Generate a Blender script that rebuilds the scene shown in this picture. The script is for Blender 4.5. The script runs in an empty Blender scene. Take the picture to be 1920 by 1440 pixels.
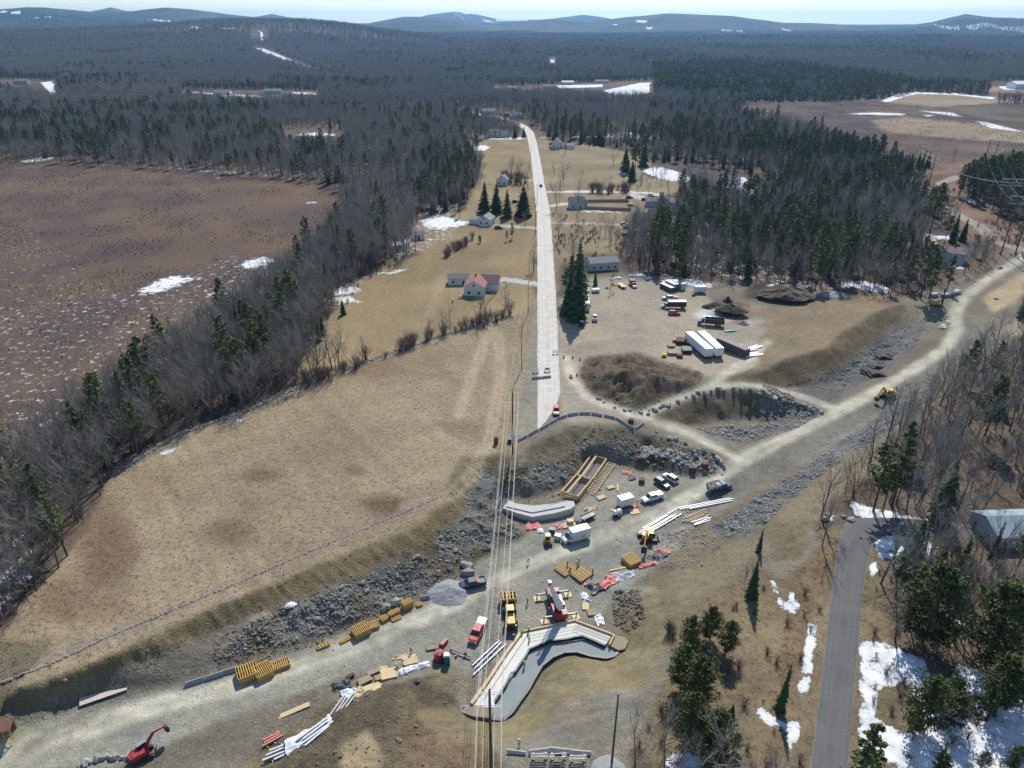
import bpy, math, random
import numpy as np
from mathutils import Vector, Matrix
from mathutils.geometry import delaunay_2d_cdt

random.seed(7)
C = bpy.context.scene.collection
scene = bpy.context.scene
R = math.radians

# ------------------------------------------------------------------ camera, sky, sun, exposure
CAM_H = 100.0
PITCH = R(26.9)
HAZE = 5.4e-5
FPX = 1333.0                       # focal length in pixels of a 1920 px wide frame
cam = bpy.data.cameras.new('camera'); cam_o = bpy.data.objects.new('camera', cam); C.objects.link(cam_o)
cam.sensor_width = 36.0; cam.lens = 36.0 * FPX / 1920.0
cam.clip_start = 1.0; cam.clip_end = 90000.0
cam_o.location = (0, 0, CAM_H); cam_o.rotation_euler = (R(90) - PITCH, 0, 0)
scene.camera = cam_o

SUN_AZ = R(12)                      # sun ahead of the camera, a little to the right
SUN_EL = R(46)
w = bpy.data.worlds.new('World'); scene.world = w; w.use_nodes = True
nt = w.node_tree
sky = nt.nodes.new('ShaderNodeTexSky'); sky.sky_type = 'NISHITA'; sky.sun_disc = False
sky.sun_elevation = SUN_EL; sky.sun_rotation = SUN_AZ
sky.air_density = 1.0; sky.dust_density = 0.15; sky.ozone_density = 2.0; sky.altitude = 120
bg = nt.nodes['Background']; bg.inputs['Strength'].default_value = 0.14
tint = nt.nodes.new('ShaderNodeMix'); tint.data_type = 'RGBA'; tint.blend_type = 'MULTIPLY'; tint.inputs[0].default_value = 1.0; tint.inputs[7].default_value = (.90, .965, 1.0, 1)
nt.links.new(sky.outputs[0], tint.inputs[6]); nt.links.new(tint.outputs[2], bg.inputs[0])
sun = bpy.data.lights.new('sun', 'SUN'); sun.energy = 4.9; sun.angle = R(0.53); sun.color = (1.0, 0.955, 0.88)
sun_o = bpy.data.objects.new('sun', sun); C.objects.link(sun_o)
sdir = Vector((math.sin(SUN_AZ) * math.cos(SUN_EL), math.cos(SUN_AZ) * math.cos(SUN_EL), math.sin(SUN_EL)))
sun_o.rotation_euler = sdir.to_track_quat('Z', 'Y').to_euler(); sun_o.location = sdir * 300
scene.view_settings.view_transform = 'Standard'; scene.view_settings.look = 'None'
scene.view_settings.exposure = 0.08; scene.view_settings.gamma = 1.0
scene.render.engine = 'CYCLES'
scene.cycles.use_denoising = True
scene.cycles.max_bounces = 5; scene.cycles.diffuse_bounces = 2; scene.cycles.glossy_bounces = 2
scene.cycles.transmission_bounces = 2; scene.cycles.transparent_max_bounces = 4; scene.cycles.volume_bounces = 0
scene.cycles.sample_clamp_indirect = 4.0

# ------------------------------------------------------------------ picture <-> world
SP, CP = math.sin(PITCH), math.cos(PITCH)
def ray(px, py):
    a = (px - 960.0) / FPX; b = (720.0 - py) / FPX
    return np.array([a, CP + b * SP, -SP + b * CP])
def at(px, py, z=0.0):
    d = ray(px, py); t = (z - CAM_H) / d[2]
    return d[0] * t, d[1] * t
def proj(x, y, z):
    zc = y * CP - (z - CAM_H) * SP
    up = y * SP + (z - CAM_H) * CP
    zc = np.maximum(zc, 1.0)
    return 960.0 + FPX * x / zc, 720.0 - FPX * up / zc

# ------------------------------------------------------------------ value noise
def _h(xi, yi, s):
    n = (xi.astype(np.int64) * 374761393 + yi.astype(np.int64) * 668265263 + s * 144665) & 0xffffffff
    n = ((n ^ (n >> 13)) * 1274126177) & 0xffffffff
    return ((n ^ (n >> 16)) & 0xffffff) / float(0xffffff)
def vn(x, y, s=0):
    x = np.asarray(x, float); y = np.asarray(y, float)
    xi = np.floor(x); yi = np.floor(y); fx = x - xi; fy = y - yi
    fx = fx * fx * (3 - 2 * fx); fy = fy * fy * (3 - 2 * fy)
    a = _h(xi, yi, s); b = _h(xi + 1, yi, s); c = _h(xi, yi + 1, s); d = _h(xi + 1, yi + 1, s)
    return (a * (1 - fx) + b * fx) * (1 - fy) + (c * (1 - fx) + d * fx) * fy
def fbm(x, y, s=0, o=4):
    r = 0; a = 1; t = 0
    for i in range(o):
        r = r + a * (vn(x, y, s + i * 17) - .5); t += a; a *= .5; x = x * 2.03 + 3.1; y = y * 2.03 + 1.7
    return r / t * 2
def pip(px, py, poly):
    """vectorised point in polygon"""
    P = np.asarray(poly, float); out = np.zeros(px.shape, bool)
    m = (px >= P[:, 0].min()) & (px <= P[:, 0].max()) & (py >= P[:, 1].min()) & (py <= P[:, 1].max())
    if not m.any(): return out
    x = px[m]; y = py[m]; ins = np.zeros(x.shape, bool); n = len(P); j = n - 1
    for i in range(n):
        xi, yi = P[i]; xj, yj = P[j]
        if yi != yj:
            c = ((yi > y) != (yj > y)) & (x < (xj - xi) * (y - yi) / (yj - yi) + xi)
            ins ^= c
        j = i
    out[m] = ins
    return out
def dseg(px, py, line):
    """distance to an open polyline"""
    d = np.full(px.shape, 1e9)
    for (x0, y0), (x1, y1) in zip(line[:-1], line[1:]):
        vx, vy = x1 - x0, y1 - y0; L = vx * vx + vy * vy + 1e-9
        t = np.clip(((px - x0) * vx + (py - y0) * vy) / L, 0, 1)
        d = np.minimum(d, np.hypot(px - x0 - t * vx, py - y0 - t * vy))
    return d

# ------------------------------------------------------------------ site relief: surveyed breaklines (u, v, level)
BL = [
 # rim of the cut on the field side
 [(-260,1400,-.3),(0,1310,-.3),(140,1262,-.3),(250,1215,-.2),(420,1130,0),(600,1060,0),(780,990,0),(840,945,0),(850,905,0),(868,868,0),(895,856,0),(968,853,0),(1003,832,0),(1060,800,0),(1110,791,0),(1160,797,0),(1205,812,-.3),(1270,828,-1.2),(1330,846,-2.6),(1362,858,-3.4)],
 # toe of the banks
 [(-260,1500,-5),(0,1352,-5),(150,1312,-5),(350,1275,-5.2),(480,1238,-5.4),(620,1192,-5.6),(790,1122,-6),(830,1085,-6),(900,1030,-6),(985,990,-6),(955,962,-6),(940,935,-6),(1000,935,-6),(1070,905,-6),(1105,862,-6),(1150,868,-6),(1220,885,-6),(1290,892,-5.8),(1345,893,-5.4),(1375,884,-4.9)],
 # bench halfway up the left bank
 [(-260,1440,-2.2),(0,1330,-2.2),(200,1262,-2.4),(330,1222,-2.6),(470,1160,-2.6),(640,1108,-2.6),(760,1050,-2.8),(860,985,-3),(905,935,-3.4),(935,905,-3.6),(1010,900,-3.2),(1085,845,-3),(1160,840,-3.2)],
 # haul road centre
 [(-260,1540,-5.2),(0,1420,-5.2),(300,1320,-5.5),(640,1220,-6),(850,1130,-6),(1000,1060,-6),(1150,1000,-6),(1300,930,-5.6),(1390,868,-4.6),(1470,826,-4.4),(1560,780,-4),(1640,735,-3),(1710,695,-2),(1780,645,-1),(1790,610,-.4),(1790,585,0),(1850,530,0),(1925,480,0),(2150,380,0)],
 # right edge of the corridor and the land beyond
 [(1300,985,-6),(1400,925,-5.6),(1480,880,-5),(1600,800,-4),(1700,745,-3),(1860,655,-1)],
 [(1230,1110,-5),(1330,1050,-4),(1420,985,-3.4),(1500,920,-2.6),(1620,830,-1.6),(1730,765,-.8),(1900,665,0)],
 [(1275,1215,0),(1320,1120,-.6),(1400,1060,-.6),(1500,975,-.4),(1560,930,0),(1640,885,.4),(1740,800,.8),(1930,680,.8)],
 # ramp from the end of the old road
 [(1065,690,0),(1090,735,0),(1140,765,0),(1210,788,-.4),(1300,822,-2.2),(1370,850,-4.2)],
 [(1120,740,0),(1190,768,0),(1240,785,-.6),(1320,815,-2.2),(1385,845,-4.2)],
 # second ramp
 [(1205,772,-.1),(1270,745,-.2),(1330,722,-.2),(1385,717,-.3),(1440,722,-.8),(1500,738,-2.2),(1560,757,-3.8)],
 [(1245,780,-.5),(1285,752,-.5),(1335,732,-.5),(1385,728,-.6),(1440,736,-1),(1495,752,-2.4),(1540,768,-3.8)],
 # basin between the ramps
 [(1300,800,-5),(1345,792,-7),(1400,788,-7.6),(1460,792,-6.8),(1510,786,-5.2)],
 [(1330,812,-4.6),(1380,826,-5.4),(1440,815,-5.4),(1490,795,-5)],
 # dirt heap beside the ramp
 [(1088,700,0),(1092,678,0),(1130,668,0),(1190,662,0),(1260,682,0),(1318,700,0),(1310,722,0),(1250,744,0),(1200,768,0),(1140,752,0),(1100,728,0),(1088,700,0)],
 [(1112,700,3.0),(1140,694,5.6),(1180,694,7.0),(1215,704,6.0),(1275,712,3.2)],
 # bank of the yard above the corridor
 [(1360,706,.3),(1425,698,1.4),(1470,674,2.2),(1545,653,2.4),(1580,623,2.4),(1640,588,2),(1680,571,1.4),(1715,566,.8)],
 [(1400,722,-.3),(1450,726,-2.2),(1500,728,-3.8),(1555,722,-4.4),(1590,700,-4.4),(1630,672,-4),(1665,640,-3.4),(1700,607,-2),(1735,585,-.6)],
 [(1640,706,-3.2),(1700,665,-2.4),(1745,630,-1.2)],
 # heaps behind the yard
 [(1400,552,0),(1430,545,1.5),(1470,540,4.2),(1495,546,2.8),(1515,556,0)],
 [(1385,560,0),(1440,566,0),(1515,560,0)],[(1400,530,0),(1450,524,0),(1520,545,0)],
 [(1330,585,0),(1350,580,1.8),(1375,578,2.4),(1400,585,0)],[(1330,592,0),(1370,594,0),(1400,590,0)],[(1335,570,0),(1370,562,0),(1402,574,0)],
 # pit of the lower abutment
 [(862,1322,-5.4),(872,1345,-6),(925,1352,-6.6),(975,1335,-6.8),(1005,1285,-7),(1030,1245,-7),(1070,1225,-7),(1140,1235,-6.8),(1175,1215,-6.4),(1170,1190,-6)],
 [(878,1322,-6),(980,1186,-6),(1078,1166,-6),(1150,1192,-6)],
 [(790,1330,-3.6),(845,1365,-3.8),(925,1382,-3.5),(1000,1360,-3.2),(1060,1310,-3),(1110,1280,-3),(1190,1270,-2.6),(1232,1215,-2.4),(1225,1150,-3),(1180,1115,-4.5)],
 [(820,1395,-1.2),(925,1402,-.8),(1030,1396,-.4),(1110,1350,-.6),(1180,1310,-.5),(1250,1270,-.2)],
 [(750,1470,-.4),(925,1425,0),(1110,1415,0),(1220,1400,0),(1290,1330,0)],
 # spoil in the foreground
 [(560,1425,-3),(640,1340,-3.2),(720,1320,-3.4),(800,1380,-2.2)],[(600,1500,-1.6),(700,1440,-1.4),(780,1440,-1)],
 [(640,1300,-5.6),(740,1270,-5.8),(830,1250,-6),(875,1235,-6)],
 [(300,1432,-4.8),(450,1450,-4),(520,1420,-5)],[(100,1500,-4.6),(330,1560,-3)],
 # crane pad, rock face notches
 [(960,1170,-6),(1000,1100,-6),(1100,1105,-6),(1150,1130,-5.8),(1160,1160,-5.9)],
 [(1130,1095,-5.6),(1180,1085,-5.2),(1230,1062,-5.2)],
]
pts2, zs, edges = [], [], []
for ln in BL:
    k0 = len(pts2)
    for (u, v, z) in ln:
        x, y = at(u, v, z); pts2.append(Vector((x, y))); zs.append(z)
    edges += [(k0 + i, k0 + i + 1) for i in range(len(ln) - 1)]
k0 = len(pts2)
BX0, BX1, BY0, BY1 = -260.0, 400.0, -20.0, 520.0
box = []
for i in range(12): box.append((BX0 + (BX1 - BX0) * i / 12, BY0))
for i in range(12): box.append((BX1, BY0 + (BY1 - BY0) * i / 12))
for i in range(12): box.append((BX1 - (BX1 - BX0) * i / 12, BY1))
for i in range(12): box.append((BX0, BY1 - (BY1 - BY0) * i / 12))
for b_ in box: pts2.append(Vector(b_)); zs.append(0.0)
# flat ground control points round the site
for (u, v) in [(100,1200),(300,1120),(500,1030),(700,960),(800,900),(900,820),(980,760),(1000,700),(1030,650),(1030,740),(1045,780),(1100,640),(1200,620),(1300,600),(1350,660),(1400,640),(1250,570),(1150,560),(1450,620),(1500,600),(1600,560),(1700,545),(1800,520),
               (1420,1150),(1500,1100),(1600,1000),(1700,950),(1800,850),(1900,780),(1450,1300),(1600,1300),(1800,1200),(1900,1400),(1300,1400),(1350,1250),(1150,1440),(-200,1200)]:
    x, y = at(u, v, 0); pts2.append(Vector((x, y))); zs.append(0.0)
cv, ce, cf, ov, oe, of_ = delaunay_2d_cdt(pts2, edges, [], 0, 1e-4)
CV = np.array([[p.x, p.y] for p in cv]); P0 = np.array([[p.x, p.y] for p in pts2]); Z0 = np.array(zs)
CZ = np.zeros(len(CV))
for i, o in enumerate(ov):
    if len(o): CZ[i] = Z0[o[0]]
    else:
        d = np.hypot(*(P0 - CV[i]).T) + .1; wgt = d ** -3; CZ[i] = (wgt * Z0).sum() / wgt.sum()
GS = 0.5
gx = np.arange(BX0, BX1 + GS, GS); gy = np.arange(BY0, BY1 + GS, GS)
GX, GY = np.meshgrid(gx, gy)
GZ = np.zeros(GX.shape)
for f in cf:
    f = list(f)
    for k in range(1, len(f) - 1):
        a, b, c = CV[f[0]], CV[f[k]], CV[f[k + 1]]; za, zb, zc = CZ[f[0]], CZ[f[k]], CZ[f[k + 1]]
        if max(abs(za), abs(zb), abs(zc)) < 1e-6: continue
        i0 = int(max(0, (min(a[0], b[0], c[0]) - BX0) / GS)); i1 = int(min(len(gx), (max(a[0], b[0], c[0]) - BX0) / GS + 2))
        j0 = int(max(0, (min(a[1], b[1], c[1]) - BY0) / GS)); j1 = int(min(len(gy), (max(a[1], b[1], c[1]) - BY0) / GS + 2))
        X = GX[j0:j1, i0:i1]; Y = GY[j0:j1, i0:i1]
        det = (b[1] - c[1]) * (a[0] - c[0]) + (c[0] - b[0]) * (a[1] - c[1])
        if abs(det) < 1e-9: continue
        l1 = ((b[1] - c[1]) * (X - c[0]) + (c[0] - b[0]) * (Y - c[1])) / det
        l2 = ((c[1] - a[1]) * (X - c[0]) + (a[0] - c[0]) * (Y - c[1])) / det
        l3 = 1 - l1 - l2; m = (l1 >= -1e-6) & (l2 >= -1e-6) & (l3 >= -1e-6)
        GZ[j0:j1, i0:i1] = np.where(m, l1 * za + l2 * zb + l3 * zc, GZ[j0:j1, i0:i1])
for _ in range(3):                                   # soften the creases a little
    G2 = GZ.copy()
    G2[1:-1, 1:-1] = (GZ[1:-1, 1:-1] * 4 + GZ[:-2, 1:-1] + GZ[2:, 1:-1] + GZ[1:-1, :-2] + GZ[1:-1, 2:]) / 8
    GZ = G2
GPX, GPY = proj(GX, GY, GZ)

# ------------------------------------------------------------------ ground cover zones, in the survey picture's coordinates
FIELD = [(-400,1560),(-400,1330),(0,1185),(60,1120),(120,1055),(160,990),(195,925),(218,872),(330,815),(470,765),(565,722),(700,672),(850,622),(960,592),(1000,578),(1002,822),(968,850),(895,853),(862,868),(845,905),(838,945),(780,985),(600,1058),(420,1128),(250,1213),(0,1300)]
SITE = [(-400,1560),(0,1300),(250,1213),(420,1128),(600,1058),(780,985),(838,945),(845,905),(862,868),(895,853),(968,850),(1002,822),(1000,560),(1050,560),(1085,545),(1100,520),(1150,512),(1230,512),(1330,530),(1440,528),(1560,550),(1690,556),(1790,530),(1860,490),(1925,440),(2200,330),(2200,420),(1925,540),(1900,600),(1880,650),(1790,712),(1700,790),(1620,860),(1560,935),(1530,985),(1545,1040),(1480,1090),(1400,1060),(1320,1120),(1275,1215),(1250,1300),(1180,1420),(1150,1700),(-400,1900)]
MARSH = [(-900,300),(0,305),(150,309),(320,320),(480,332),(600,346),(655,362),(640,420),(600,470),(520,530),(430,600),(330,670),(230,740),(150,800),(0,900),(-900,1200)]
LAWN_W = [(560,700),(590,650),(610,600),(640,575),(600,550),(640,530),(700,505),(785,480),(770,440),(790,405),(870,395),(905,330),(900,290),(862,285),(885,262),(990,258),(1003,300),(1006,578),(960,592),(850,622),(700,672)]
LAWN_E = [(1003,258),(1110,272),(1180,285),(1235,312),(1200,328),(1300,345),(1240,372),(1235,395),(1190,420),(1165,455),(1160,475),(1100,475),(1050,500),(1046,560),(1040,560),(1020,400)]
ROWC = [(1690,322),(1800,305),(1925,292),(2200,270),(2200,300),(1925,308),(1840,325),(1800,350),(1792,372),(1860,400),(1925,432),(2200,520),(2200,600),(1925,500),(1850,470),(1800,440),(1745,385)]
BOG = [(1380,215),(1400,192),(1560,190),(1660,186),(1760,200),(1925,238),(1925,292),(1800,305),(1700,318),(1600,275),(1480,238)]
FLD_R1 = [(1632,226),(1700,219),(1790,228),(1925,244),(2300,262),(2300,285),(1925,268),(1760,258),(1660,247)]
FLD_R2 = [(1648,190),(1690,180),(1712,172),(1790,176),(1860,182),(1900,190),(1820,196),(1760,200),(1700,196)]
FLD_R3 = [(1700,155),(1790,158),(1925,166),(1925,176),(1850,172),(1780,168)]
YARD = [(1050,560),(1085,545),(1100,522),(1160,520),(1300,535),(1340,570),(1440,575),(1440,640),(1420,690),(1350,712),(1310,700),(1250,680),(1190,662),(1100,668),(1085,700),(1110,745),(1200,782),(1150,795),(1060,790),(1050,770),(1045,640)]
BANK_L = [(-400,1560),(0,1300),(250,1213),(420,1128),(600,1058),(780,985),(838,945),(850,900),(868,865),(895,853),(965,853),(905,900),(870,960),(800,1020),(640,1090),(470,1150),(300,1225),(150,1290),(0,1345)]
RUB_L = [(470,1165),(640,1100),(800,1030),(870,970),(890,890),(930,880),(1000,870),(1060,850),(1110,800),(1200,820),(1340,850),(1350,890),(1250,885),(1140,860),(1100,860),(1070,915),(940,930),(950,970),(985,1000),(870,1060),(800,1110),(600,1190),(480,1225),(400,1240)]
CRATER = [(990,845),(1060,802),(1110,795),(1170,802),(1200,820),(1190,845),(1130,835),(1060,860),(990,880)]
MOUND1 = [(1088,700),(1092,678),(1130,668),(1190,662),(1260,682),(1318,700),(1310,722),(1250,744),(1200,768),(1140,752),(1100,728)]
BASIN_B = [(1225,778),(1290,748),(1340,735),(1440,738),(1480,760),(1440,790),(1380,770),(1300,800),(1255,790)]
BASIN_R = [(1420,745),(1500,755),(1545,770),(1500,800),(1400,832),(1330,815),(1300,800),(1345,800),(1400,800),(1440,790)]
BANK_Y = [(1360,704),(1425,698),(1470,674),(1545,653),(1580,623),(1640,588),(1700,568),(1690,600),(1620,650),(1560,700),(1540,730),(1480,725),(1400,722)]
BERM = [(1235,1065),(1300,1000),(1380,945),(1480,880),(1600,800),(1700,745),(1830,665),(1925,600),(1925,640),(1840,700),(1740,760),(1640,830),(1560,935),(1530,985),(1500,1050),(1400,1060),(1320,1120),(1275,1215),(1200,1260),(1160,1240),(1200,1130)]
RIP = [(1330,990),(1420,930),(1500,882),(1600,812),(1690,755),(1720,745),(1715,770),(1620,835),(1520,905),(1430,985),(1400,1005),(1370,1010)]
RIP2 = [(1580,720),(1640,690),(1720,640),(1735,615),(1700,610),(1640,650),(1590,690),(1550,735)]
SPOIL = [(430,1440),(560,1360),(640,1310),(720,1285),(840,1260),(860,1320),(870,1350),(920,1390),(900,1440),(860,1600),(400,1700)]
RINGB = [(862,1322),(872,1345),(925,1352),(975,1335),(1010,1285),(1035,1240),(1070,1222),(1140,1232),(1175,1215),(1160,1180),(1190,1130),(1230,1110),(1260,1180),(1240,1260),(1180,1310),(1110,1350),(1030,1396),(925,1400),(820,1395),(780,1330)]
FOR_S = [(1530,985),(1560,935),(1620,860),(1700,790),(1790,712),(1880,650),(1925,610),(2300,500),(2300,1800),(1150,1700),(1180,1420),(1250,1300),(1275,1215),(1320,1120),(1400,1060),(1480,1090),(1545,1040)]
TURF_S = [(1275,1215),(1320,1120),(1400,1060),(1480,1090),(1545,1040),(1545,990),(1620,985),(1640,1010),(1650,1100),(1680,1250),(1680,1480),(1250,1480),(1200,1400)]
ROAD_MAIN = [(986,232),(999,247),(1006,262),(1012,300),(1018,345),(1030,400),(1036,468),(1041,560),(1047,693),(1052,735),(1040,765),(1022,790),(1010,800),(1009,693),(1008,560),(1008,400),(999,330),(993,262),(984,245),(955,228),(915,216),(870,212),(872,208),(920,211),(960,222)]
ROAD_S = [(1573,985),(1590,972),(1625,970),(1700,975),(1790,985),(1925,1010),(1925,1040),(1790,1008),(1700,998),(1660,1000),(1640,1020),(1628,1060),(1618,1160),(1605,1300),(1592,1440),(1580,1600),(1510,1600),(1517,1440),(1535,1300),(1553,1150),(1568,1050)]
ROAD_S2 = ROAD_S
# haul roads as lines with a width in metres
HAULS = [([(-260,1540),(0,1418),(150,1368),(300,1322),(480,1275),(640,1222),(760,1170),(850,1130),(950,1080),(1050,1035),(1150,1000),(1240,960),(1310,920),(1360,885),(1400,858),(1470,823),(1560,778),(1640,733),(1710,695),(1770,655),(1795,620),(1790,590),(1800,565),(1850,525),(1925,478),(2150,370)], 2.5),
         ([(1062,670),(1075,715),(1100,745),(1150,765),(1210,784),(1290,812),(1350,842),(1385,862)], 2.0),
         ([(1205,778),(1270,748),(1335,724),(1390,720),(1440,727),(1500,742),(1565,765)], 1.9),
         ([(1335,724),(1360,700),(1400,675),(1440,640)], 2.0)]
def to_world(line, zf=None):
    o = []
    for (u, v) in line:
        z = 0.0
        for _ in range(6):
            x, y = at(u, v, z)
            z = float(gridH(np.array([x]), np.array([y]))[0])
        o.append((x, y))
    return o
def gridH(x, y):
    fx = (x - BX0) / GS; fy = (y - BY0) / GS
    ok = (fx > 0) & (fx < GX.shape[1] - 1.01) & (fy > 0) & (fy < GX.shape[0] - 1.01)
    fx = np.clip(fx, 0, GX.shape[1] - 1.01); fy = np.clip(fy, 0, GX.shape[0] - 1.01)
    i = fx.astype(int); j = fy.astype(int); fx = fx - i; fy = fy - j
    z = (GZ[j, i] * (1 - fx) + GZ[j, i + 1] * fx) * (1 - fy) + (GZ[j + 1, i] * (1 - fx) + GZ[j + 1, i + 1] * fx) * fy
    return np.where(ok, z, 0.0)
HW = [(to_world(l), wd) for l, wd in HAULS]

# roughness of the site added to the relief
def soft(poly, r=5):
    m = pip(GPX, GPY, poly).astype(float)
    for _ in range(r):
        m2 = m.copy(); m2[1:-1, 1:-1] = (m[:-2, 1:-1] + m[2:, 1:-1] + m[1:-1, :-2] + m[1:-1, 2:] + m[1:-1, 1:-1]) / 5; m = m2
    return m
rough = np.full(GX.shape, .05)
for poly, a in [(FIELD, .12), (SITE, .10), (BANK_L, .35), (RUB_L, 1.25), (CRATER, .9), (MOUND1, 2.2), (BASIN_B, 1.3), (BASIN_R, 1.1), (BANK_Y, .45), (BERM, .3), (RIP, .8), (RIP2, .8), (SPOIL, .5), (RINGB, .3), (FOR_S, .3)]:
    m = soft(poly, 4); rough = rough * (1 - m) + a * m
flat = np.zeros(GX.shape)
for l, wd in HW:
    d = dseg(GX, GY, l); flat = np.maximum(flat, np.clip(1.6 - d / (wd * 1.4 + 1.5), 0, 1))
flat = np.maximum(flat, soft([(960,1100),(1000,1090),(1100,1095),(1130,1150),(1150,1195),(1140,1225),(1030,1235),(960,1330),(870,1340),(900,1280),(975,1185)], 3))
rough = rough * (1 - .9 * flat)
GZ = GZ + rough * (fbm(GX / 7, GY / 7, 3, 3) * 1.3 + fbm(GX / 1.7, GY / 1.7, 9, 3) * .75)
# erosion gullies down the long bank
GZ = GZ + soft(BANK_L, 3) * .35 * fbm(GX / 1.6 + GY / 1.1, (GX * .85 - GY * .5) / 14, 5, 3)
GZ = GZ + soft(RINGB, 3) * .22 * fbm((GX * .3 - GY) / 1.2, (GX + GY * .3) / 12, 6, 2)

# ------------------------------------------------------------------ far relief: ridges given as skylines seen over the plain
RIDGES = [
 (4200, 1500, [(-1500,66),(-300,66),(0,60),(130,58),(217,53),(350,45),(430,40),(500,40),(580,42),(640,47),(700,56),(773,66),(860,74),(2600,80)]),
 (8200, 2100, [(-1500,22),(-300,26),(0,17),(50,13),(83,13),(133,18),(180,24),(250,22),(310,14),(360,17),(417,25),(477,33),(560,38),(620,42),(690,43),(757,31),(800,31),(860,38),(930,46),(985,40),(1030,35),(1107,42),(1173,33),(1257,25),(1323,27),(1373,29),(1467,42),(1613,48),(1707,47),(1747,42),(1780,33),(1810,27),(1853,33),(1920,36),(2050,28),(2600,34)]),
 (13500, 2300, [(-1500,50),(120,40),(160,24),(207,13),(245,22),(290,40),(440,40),(477,32),(510,26),(540,32),(600,40),(650,46),(760,40),(800,28),(853,22),(895,27),(930,35),(985,36),(1020,38),(1060,31),(1092,27),(1130,32),(1170,40),(1300,46),(2600,46)]),
]
def ridgeH(x, y):
    h = np.zeros(x.shape)
    D = np.hypot(x, y); yy = np.maximum(y, 1.0)
    for dist, wid, prof in RIDGES:
        pr = np.array(prof, float)
        # skyline pixel -> bearing and height at the ridge distance
        ang = []; hh = []
        for (u, v) in pr:
            d = ray(u, v); t = dist / math.hypot(d[0], d[1])
            ang.append(math.atan2(d[0], d[1])); hh.append(CAM_H + d[2] * t)
        a = np.arctan2(x, yy)
        top = np.interp(a, ang, hh)
        t = np.clip(np.abs(D - dist) / wid, 0, 1)
        sh = (1 - t * t) ** 2
        h = np.maximum(h, top * sh * (D > 500))
    return h
def H(x, y):
    x = np.asarray(x, float); y = np.asarray(y, float)
    D = np.hypot(x, y)
    z = gridH(x, y)
    far = np.clip((D - 1500) / 3000, 0, 1)
    z = z + far * (18 + fbm(x / 900, y / 900, 21, 3) * 22) + np.clip((D - 450) / 600, 0, 1) * fbm(x / 260, y / 260, 25, 2) * 2.5
    r = ridgeH(x, y)
    r = r + np.where(r > 8, fbm(x / 500, y / 500, 31, 4) * 10 * np.clip(r / 60, 0, 1), 0)
    return np.where(D > 1200, np.maximum(z, r), z)
def hs(x, y):
    """level at one point"""
    if BX0 < x < BX1 - 1 and BY0 < y < BY1 - 1 and math.hypot(x, y) < 450:
        fx = (x - BX0) / GS; fy = (y - BY0) / GS; i = int(fx); j = int(fy); fx -= i; fy -= j
        return float((GZ[j, i] * (1 - fx) + GZ[j, i + 1] * fx) * (1 - fy) + (GZ[j + 1, i] * (1 - fx) + GZ[j + 1, i + 1] * fx) * fy)
    return float(H(np.array([x]), np.array([y]))[0])
def W(px, py, dz=0.0):
    """point of the ground seen at a picture position"""
    d = ray(px, py)
    if d[2] < -.02 and -CAM_H / d[2] * math.hypot(d[0], d[1]) < 440:
        t = (8.0 - CAM_H) / d[2]; step = .8
    else: t = 400.0; step = 4.0
    f = lambda q: CAM_H + d[2] * q <= hs(d[0] * q, d[1] * q)
    for _ in range(4000):
        if f(t): break
        t += step; step = max(step, t * .006 if t > 600 else 0)
    lo, hi = t - step, t
    for _ in range(12):
        m = (lo + hi) / 2
        if f(m): hi = m
        else: lo = m
    return Vector((d[0] * hi, d[1] * hi, CAM_H + d[2] * hi + dz))
# ------------------------------------------------------------------ materials
_mats = {}
def newmat(name):
    m = bpy.data.materials.new(name); m.use_nodes = True
    return m, m.node_tree, m.node_tree.nodes['Principled BSDF']
def mat(name, col, rough=.7, metal=0.0, var=.25, scale=3.0, spec=.5, coat=0.0, dirt=0.0, coords='Object'):
    """paint / wood / cloth with uneven colour and a film of dust"""
    if name in _mats: return _mats[name]
    m, t, b = newmat(name)
    tc = t.nodes.new('ShaderNodeTexCoord'); n = t.nodes.new('ShaderNodeTexNoise'); n.inputs['Scale'].default_value = scale; n.inputs['Detail'].default_value = 5
    t.links.new(tc.outputs[coords], n.inputs['Vector'])
    mx = t.nodes.new('ShaderNodeMix'); mx.data_type = 'RGBA'
    mx.inputs[6].default_value = (*[c * (1 - var) for c in col], 1); mx.inputs[7].default_value = (*[min(1, c * (1 + var)) for c in col], 1)
    t.links.new(n.outputs['Fac'], mx.inputs[0])
    out = mx.outputs[2]
    if dirt > 0:
        n2 = t.nodes.new('ShaderNodeTexNoise'); n2.inputs['Scale'].default_value = scale * 2.3; n2.inputs['Detail'].default_value = 6
        t.links.new(tc.outputs[coords], n2.inputs['Vector'])
        mr = t.nodes.new('ShaderNodeMapRange'); mr.inputs[1].default_value = .45; mr.inputs[2].default_value = .75; mr.inputs[4].default_value = dirt
        t.links.new(n2.outputs['Fac'], mr.inputs[0])
        m2 = t.nodes.new('ShaderNodeMix'); m2.data_type = 'RGBA'; m2.inputs[7].default_value = (.26, .22, .16, 1)
        t.links.new(mr.outputs[0], m2.inputs[0]); t.links.new(out, m2.inputs[6]); out = m2.outputs[2]
    t.links.new(out, b.inputs['Base Color'])
    b.inputs['Roughness'].default_value = rough; b.inputs['Metallic'].default_value = metal
    b.inputs['Specular IOR Level'].default_value = spec; b.inputs['Coat Weight'].default_value = coat
    _mats[name] = m
    return m
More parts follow.
